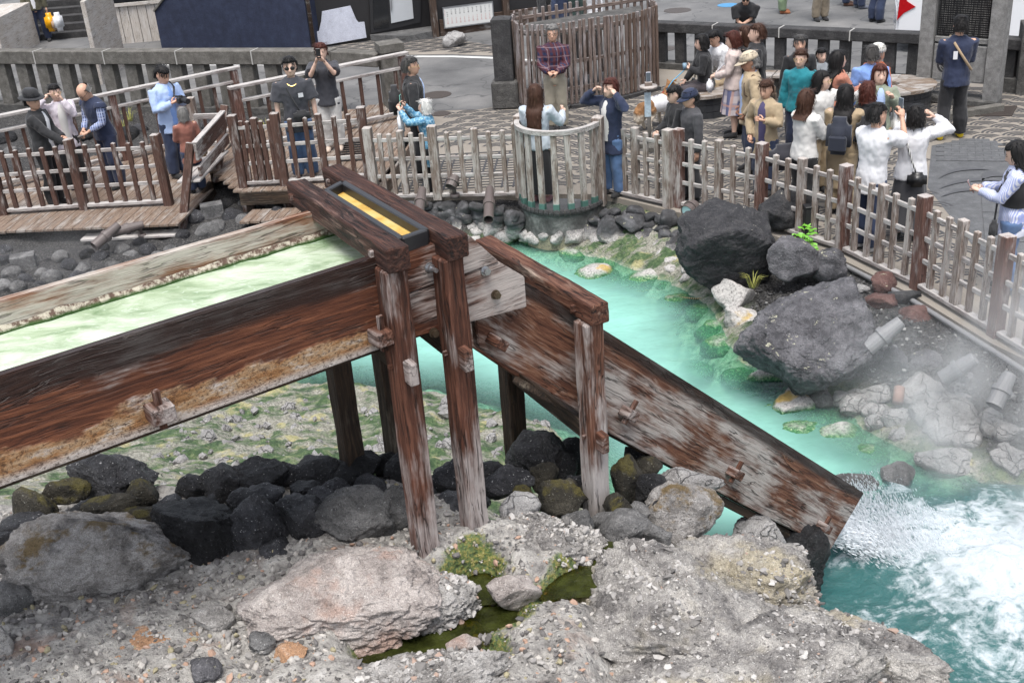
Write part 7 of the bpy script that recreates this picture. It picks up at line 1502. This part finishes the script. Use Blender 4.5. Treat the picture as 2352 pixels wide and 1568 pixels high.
# behind the stone railing and beyond
railp = ra.lerp(rb, .37)
p38 = person((1730, -6), 1.66, -168, 'stout man in sunglasses leaning his forearms on the stone railing', (blk, 'x'), (blk, 'trousers'), (HB, 'short'), ((.05, .20, .70), (.0, .23, .70)), fem=False, glasses='sun', sleeve='short', bulk=1.15, lean=38, look=(0, -20), pos=railp + Vector((.12, .66, 0)), raw=True)
for i, (x, y, az_, m, sh, lab) in enumerate([(1798, 31, 100, grn, C('tan_shoe', (.28, .1, .04)), 'person in green trousers and tan shoes on the street at the top'), (1884, 48, 170, C('khaki2', (.20, .165, .12)), blk, 'person in khaki trousers on the street at the top'), (1945, 13, 110, dkden, C('brown_shoe', (.12, .06, .04)), 'person in brown shoes on the street at the top'), (1975, 20, 80, dkden, C('grey_shoe', (.12, .13, .16)), 'person in grey sneakers beside the brown shoes at the top'), (2012, 52, 60, dkden, blk, 'person in navy trousers next to the parked car')]):
    person(None, 1.70, az_, lab, ((grn, offw, blk, navy, blk)[i], 'x'), (m, 'trousers'), (HB, 'short'), fem=False, shoes=sh, pos=P(x, y, 0))
p40 = person(None, 1.70, 165, 'person in white shirt and olive jacket carrying bags down the steps', (C('olive', (.07, .065, .04)), 'x'), (navy, 'trousers'), (HB, 'short'), ('down', 'down'), fem=False, pos=P(100, 97, .0), inner=wht, stance=.03)
for i, (x, y, m, lab) in enumerate([(1250, 25, blk2, 'person in black beyond the slatted screen'), (1292, 24, dkden, 'person in dark blue beyond the slatted screen'), (1350, 18, wht, 'person in white beyond the slatted screen'), (1318, 22, C('dark_green', (.02, .04, .035)), 'person in dark green beyond the slatted screen')]):
    person(None, 1.66, 100 + 40 * i, lab, (m, 'x'), (blk, 'trousers'), (HB, 'short'), fem=i % 2 == 0, pos=P(x, y, 1.1).xy.to_3d())
# plaid sleeves of the vest man
run_jobs()
# ------------------------------------------------------------------ what the visitors carry
g = G('woven_red'); v_ = g.co(rnd=False); b_ = g.n('TexBrick', {'Vector': v_, 'Scale': 26., 'Color1': (.30, .05, .04, 1), 'Color2': (.20, .03, .03, 1), 'Mortar': (.45, .36, .26, 1)}).outputs[0]; M_woven = g.end(g.bsdf(b_, .8))
g = G('leopard'); b_ = g.step(g.voro(g.co(rnd=False), 55), .35, .5); M_leo = g.end(g.bsdf(g.mix(b_, (.06, .04, .03), (.44, .35, .24)), .7))
leather = plain('black_leather', (.012, .012, .013), .35, .2, 20, .2); nyl = C('black_nylon', (.015, .015, .017)); nnyl = C('navy_nylon', (.016, .02, .034)); plastic = plain('white_plastic_bag', (.66, .67, .69), .35, .08, 10, .6); orange = plain('yellow_plastic_bag', (.75, .36, .01), .35, .15, 10, .6); kraft = plain('brown_paper_bag', (.40, .28, .19), .8, .1, 10)
q = p2['L']((.15, .10, .70)); bag('handbag', 'red woven handbag hanging from the arm of the woman in pinkish shirt', 'handbag', q + Vector((0, 0, -.2)), (.30, .12, .24), M_woven, 150, [[q + Vector((-.09, 0, -.1)), q + Vector((-.04, 0, .08)), q + Vector((.04, 0, .08)), q + Vector((.09, 0, -.1))]])
q = (p3['handL'] + p3['handR']) / 2; tag(beam('wallet', q + Vector((-.05, 0, 0)), q + Vector((.05, 0, .02)), .09, .02, plain('grey_wallet', (.16, .14, .13), .6)), 'small folded wallet in the hands of the bald man', 'wallet')
# camera with lens and strap
q = (p4['handL'] + p4['handR']) / 2 + fv(130) * .05; f = fv(130); cmr = thing('camera', q, 'black camera with long lens held by the man in blue blazer', 'camera'); M = Matrix.Translation(q) @ frame(f); obj('camera_body', boxmesh(.07, .15, .10, M_blackm, .012), cmr, M); V, Fc = tubemesh([(.03, 0, 0), (.09, 0, 0), (.09, 0, 0), (.17, 0, -.01)], [.042, .042, .047, .047], 14); obj('camera_lens', mesh('camera_lens', V, Fc, M_blackm), cmr, M); obj('viewfinder', boxmesh(.06, .05, .03, M_blackm, .006), cmr, M @ Matrix.Translation((0, 0, .06))); L = p4['L']; tube('strap', [q + Vector((0, 0, .05)), L((-.02, .10, .74)), L((-.06, .07, .81)), L((-.075, .0, .845)), L((-.04, -.07, .80))], .018, nyl, cmr, 6)
L = p5['L']; q = L((.12, -.05, .50)); bag('shoulder_bag', 'leopard pattern shoulder bag of the grey-haired woman', 'handbag', q, (.13, .28, .22), M_leo, -35, [[q + Vector((0, 0, .1)), L((.12, .0, .70)), L((.10, .0, .825))]], smat=plain('tan_strap', (.40, .22, .10), .6))
a, b = crossstrap(p6, 1, (.06, .10, .52)); L = p6['L']; bag('crossbody_bag', 'black crossbody bag of the young man in sunglasses', 'bag', L((-.04, .115, .56)), (.26, .08, .15), nyl, 172, [[L((.07, .01, .835)), L((.05, .08, .78)), L((.0, .10, .66)), L((-.03, .11, .59))], [L((.07, 0, .835)), L((.05, -.07, .77)), L((-.06, -.08, .62))]])
V, Fc = tubemesh([(.048 * math.cos(t_), .03 + .058 * math.sin(t_), .838 - .045 * max(0, math.sin(t_))) for t_ in [k * .3307 for k in range(20)]], .004, 5, False); V = [p6['L'](v) for v in V]; wobj('necklace', V, Fc, plain('gold_chain', (.55, .38, .14), .3, met=.8), p6['t'])
V, Fc = [p6['L'](v) for v in ((-.075, .093, .735), (-.035, .096, .735), (-.035, .096, .70), (-.075, .093, .70))], [(0, 1, 2, 3)]; wobj('shirt_print', V, Fc, plain('white_print', (.5, .5, .52), .7, .5, 60), p6['t'])
phone(p7, '', 'dark phone held before the face of the woman in white trousers', 'R', off=(0, -.03, .03)); phone(p9, '', 'mint green phone raised by the white-haired old woman', 'R', M_mint, off=(0, 0, .02)); phone(p34, '', 'phone raised by the young man in white t-shirt', 'R', plain('steel_phone', (.25, .28, .32), .3), off=(0, 0, .03)); phone(p30, '', 'phone held by the woman with wavy brown hair', 'R', up=(.2, .2, 1)); phone(p37, '', 'rose coloured phone of the woman at the right edge', 'L', M_rose, up=(-.5, .3, 1)); phone(p10, '', 'dark phone held flat by the man in plaid shirt', 'R', up=(-.4, -.9, .3)); phone(p17, '', 'phone in the hands of the person bent over on the bench', 'L', up=(-.6, -.3, .5))
q = P(1491, 158, 1.16); q.y = P(1492, 338).y; q.x = P(1492, 338).x; phone({'handR': q, 'az': 180}, '', 'phone standing in a cradle on the info pole', 'R', plain('white_phone', (.5, .52, .6), .2), facing=10)
def backpack(I, label, mat, s=1., flap=None):
    L = I['L']; H = I['H']; t = bag('backpack', label, 'backpack', L((0, -.155, .665)), (.30 * s, .19 * s, .46 * s), mat, I['az'], [[L((k * .06, -.07, .80)), L((k * .075, .0, .835)), L((k * .082, .07, .77)), L((k * .085, .07, .68)), L((k * .09, -.06, .60))] for k in (-1, 1)], flap=flap or mat); return t
backpack(p8, 'black backpack on the man in black suit', nyl, .95); backpack(p31, 'navy backpack on the woman in beige coat', nnyl, 1.05); backpack(p32, 'black backpack on the auburn-haired woman', nyl, .9); backpack(p21, 'small brown backpack on the old man in beige cap', C('brown_pack', (.09, .06, .04)), .7)
q = p9['handL'] + Vector((.02, .03, -.30)); bag('plastic_bag', 'thin white plastic bag hanging from the old woman arm', 'bag', q, (.17, .08, .42), plastic, -80, [[q + Vector((0, 0, .18)), p9['wristL']]])
L = p16['L']; bag('handbag', 'black leather handbag on the lap of the seated woman', 'handbag', L((.10, .12, .50)), (.26, .10, .17), leather, -85, [[L((.10, .10, .56)), L((.02, .09, .70)), L((-.06, .03, .83))]])
for i, (x, y, lab) in enumerate([(1640, 128, 'large white shopping bag on the bench behind the seated woman'), (1625, 118, 'small white shopping bag with loop handles on the bench')]): q = P(x, y, .62); bag('plastic_bag', lab, 'bag', q, (.36 - .1 * i, .22, .30), plastic, 20)
q = P(1568, 158, .55); bag('pouch', 'bright red pouch beside the seated woman', 'bag', p16['L']((-.02, .22, .47)), (.20, .12, .14), plain('red_fabric', (.50, .012, .05), .7), -85)
q = p18['handR'] + Vector((0, 0, -.14)); bag('handbag', 'small white handbag of the woman in checked skirt', 'handbag', q, (.26, .11, .20), wht, -75, [[q + Vector((0, 0, .1)), p18['L']((0.05, .09, .70)), p18['L']((-.06, .02, .84))]])
L = p30['L']; bag('shoulder_bag', 'large dark shoulder bag of the woman with wavy brown hair', 'bag', L((-.13, -.06, .47)), (.18, .52, .34), C('dark_bag', (.022, .022, .03)), 62 + 20, [[L((-.11, -.02, .58)), L((-.08, .0, .83))]])
L = p33['L']; bag('tote_bag', 'cream tote bag on the shoulder of the woman in sage jacket', 'bag', L((-.14, -.02, .50)), (.10, .30, .34), offw, 185, [[L((-.13, 0, .58)), L((-.115, 0, .82))]])
L = p35['L']; g = G('braided_strap'); M_braid = g.end(g.bsdf(g.mix(g.step(g.n('TexWave', {'Vector': g.co(rnd=False), 'Scale': 16.}).outputs[1], .4, .6), (.02, .02, .02), (.6, .6, .58)), .7)); bag('handbag', 'black handbag with braided strap on the woman in white knit top', 'handbag', L((.04, -.12, .50)), (.24, .09, .18), leather, 18, [[L((-.07, .0, .835)), L((-.05, -.075, .77)), L((.0, -.095, .62)), L((.03, -.11, .55))]], smat=M_braid)
L = p36['L']; tube('strap_bag', [L((-.06, .04, .84)), L((-.045, -.07, .80)), L((.02, -.092, .70)), L((.09, -.085, .60)), L((.12, .0, .57))], .022, C('beige_strap', (.33, .24, .15)), None, 6); tag(list(WM)[-1], 'beige strap across the back of the navy sweatshirt man', 'strap')
V = [p36['L'](v) for v in ((-.055, -.091, .745), (-.022, -.094, .745), (-.022, -.097, .68), (-.055, -.094, .68))]; wobj('back_label', V, [(0, 1, 2, 3)], plain('white_label', (.6, .6, .62), .7, .15, 120), p36['t'])
L = p37['L']; bag('crossbody_bag', 'small black bag hanging at the hip of the woman in striped shirt', 'bag', L((-.14, .10, .47)), (.17, .09, .20), nyl, -62, [[L((-.13, .1, .52)), L((-.04, .10, .70)), L((.06, .03, .84))]]); remesh_later([([p37['L'](v) for v in ringloft([(0, 0, .60, .108, .088), (0, 0, .70, .112, .092), (0, 0, .78, .118, .086), (0, 0, .83, .07, .062)])[0]], ringloft([(0, 0, .60, 1, 1), (0, 0, .7, 1, 1), (0, 0, .78, 1, 1), (0, 0, .83, 1, 1)])[1])], .017, 2, None, 'tmpvest', blk)
V, Fc, *_r = JOBS.pop(); wobj('vest', V, Fc, blk, p37['t'], True)
q = p40['handL'] + Vector((.02, -.02, -.26)); bag('plastic_bag', 'yellow plastic bag carried by the person on the steps', 'bag', q, (.27, .12, .50), orange, 165); bag('plastic_bag', 'translucent white plastic bag beside the yellow one', 'bag', q + Vector((.24, -.04, .0)), (.26, .12, .50), plastic, 140); bag('paper_bag', 'brown paper bag between the yellow and white bags', 'bag', q + Vector((.13, -.06, -.06)), (.16, .08, .30), kraft, 150)
# blue dog lead with its reel, and a skewer snack
dg0 = P(1508, 292)
# ------------------------------------------------------------------ dog in a white shirt
az_ = 52; dog = thing('dog', dg0, 'tan and white fluffy dog in a white shirt seen from behind', 'dog', rz=-R(az_))
g = G('sable_fur'); v = g.co(rnd=False); s_ = g.sep(v); n_ = g.noise(v, 60, 4, .7); big_ = g.noise(v, 9, 3)
fc = g.mix(g.step(g.math('ADD', s_[2], g.math('MULTIPLY', big_, .2)), .36, .46), (.62, .54, .44), g.mix(big_, (.10, .05, .025), (.42, .21, .08))); fc = g.mix(g.math('MULTIPLY', g.step(s_[1], .20, .28), g.math('SUBTRACT', 1., g.step(s_[2], .50, .56))), fc, (.66, .62, .56))
M_fur = g.end(g.bsdf(fc, .8, g.bump(n_, 1., .02)))
def T(p, r, n=12): return tubemesh(p, r, n)
dp = [T([(0, -.26, .40), (0, -.18, .41), (0, 0, .40), (0, .16, .39), (0, .26, .42)], [.09, .125, .13, .145, .10], 16), T([(0, .20, .44), (0, .29, .54), (0, .33, .62)], [.11, .085, .07]), ellip((0, .37, .655), (.072, .085, .072)), T([(0, .40, .645), (0, .48, .625), (0, .52, .618)], [.045, .032, .022]), T([(.045, .345, .70), (.06, .33, .77)], [.03, .006], 8), T([(-.045, .345, .70), (-.06, .33, .77)], [.03, .006], 8)]
for s in (-1, 1): dp += [T([(s * .08, -.20, .38), (s * .09, -.15, .26), (s * .085, -.25, .16), (s * .085, -.235, .04), (s * .085, -.20, .025)], [.085, .055, .032, .027, .03], 10), T([(s * .08, .17, .36), (s * .082, .155, .20), (s * .08, .175, .04), (s * .08, .205, .025)], [.06, .036, .028, .032], 10)]
dp.append(T([(0, -.24, .46), (0, -.36, .44), (0, -.43, .34), (0, -.44, .22), (0, -.41, .14)], [.04, .075, .095, .085, .02], 12)); dp.append(ellip((0, -.25, .36), (.12, .09, .13)))
remesh_later(dp, .016, 2, dog, 'body', M_fur, .022, 26); remesh_later([T([(0, -.17, .405), (0, 0, .40), (0, .15, .395), (0, .235, .44)], [.142, .146, .160, .118], 18)] + [T([(s * .08, .17, .36), (s * .083, .158, .24)], [.074, .056], 10) for s in (-1, 1)], .017, 3, dog, 'shirt', wht, .006, 9); run_jobs()
DM = WM[dog]; V, Fc = tubemesh([(.105 * math.cos(k * .3307), .245 - .03 * math.sin(k * .3307), .46 + .105 * math.sin(k * .3307)) for k in range(20)], .014, 6, False); obj('collar', mesh('collar', V, Fc, plain('red_collar', (.35, .01, .02), .6)), dog)
for s in (-1, 1): V, Fc = ellip((s * .040, .435, .672), (.010, .008, .010), 1); obj('eye', mesh('eye', V, Fc, M_eye), dog)
V, Fc = ellip((0, .528, .625), (.014, .012, .012), 1); obj('nose', mesh('nose', V, Fc, M_eye), dog)
tm = textmesh('2', .17); tm.materials.clear(); tm.materials.append(navy); obj('shirt_number', tm, dog, DM @ Matrix.Translation((0, .0, .553)) @ Matrix.Rotation(R(180), 4, 'Z'))
lead = [DM @ Vector((0, .23, .57)), DM @ Vector((.1, .3, .75)), p16['handL'] + Vector((0, 0, -.08)), p16['handL']]; tube('dog_lead', lead, .009, plain('blue_lead', (.08, .34, .55), .6), None, 6); tag(list(WM)[-1], 'light blue lead between the dog and the seated woman', 'lead')
q = p16['handL']; tube('lead_reel', [q + Vector((-.03, -.03, 0)), q + Vector((.03, -.03, 0))], .055, plain('blue_grey_reel', (.18, .28, .36), .5), None, 12); tag(list(WM)[-1], 'grey and blue lead reel in the hand of the seated woman', 'reel')
q = p16['handR'] + Vector((-.02, 0, .03)); sk = thing('skewer', q, 'skewered snack held by the seated woman', 'snack'); tube('stick', [q, q + Vector((-.14, -.05, .12))], .004, kraft, sk, 5); V, Fc = ellip(q + Vector((-.10, -.035, .085)), (.028, .028, .028)); wobj('dumpling', V, Fc, plain('glazed_dumpling', (.42, .20, .05), .4), sk, True)
# ------------------------------------------------------------------ steam
def steam(name, label, lo, hi, dens, sc, thr, seed):
    g = G(name + '_vapour'); tc = g.n('TexCoord').outputs['Generated']; s = g.sep(tc); p = g.wpos()
    n = g.noise(g.map(p, (1, 1, .8), (seed, seed * 2, 0)), sc, 3, .6, .6); f = g.step(n, thr, thr + .24)
    e = lambda c: g.math('MULTIPLY', g.step(c, 0., .35), g.step(g.math('SUBTRACT', 1., c), 0., .35))
    zf = g.math('POWER', g.step(g.math('SUBTRACT', 1., s[2]), 0., .9), 1.2)
    d = g.math('MULTIPLY', g.math('MULTIPLY', f, zf), g.math('MULTIPLY', e(s[0]), e(s[1])))
    vol = g.n('VolumePrincipled', {'Color': (.95, .96, .97, 1), 'Density': g.math('MULTIPLY', d, dens), 'Anisotropy': .1}).outputs[0]
    (x0, y0, z0), (x1, y1, z1) = lo, hi
    me = mesh(name, [(x, y, z) for x in (x0, x1) for y in (y0, y1) for z in (z0, z1)], [(0, 1, 3, 2), (4, 6, 7, 5), (0, 4, 5, 1), (2, 3, 7, 6), (0, 2, 6, 4), (1, 5, 7, 3)], g.end(None, vol))
    return tag(obj(name, me), label, 'steam', kind='stuff')
steam('steam', 'white steam drifting over the right shore and the foam', (2.7, 5.2, -.52), (7.4, 11.6, 1.6), 1.4, .7, .42, 3.)
steam('steam', 'thin steam hanging under the left deck', (-10., 13.0, -.5), (-3.4, 18.2, .6), .14, .5, .42, 8.)
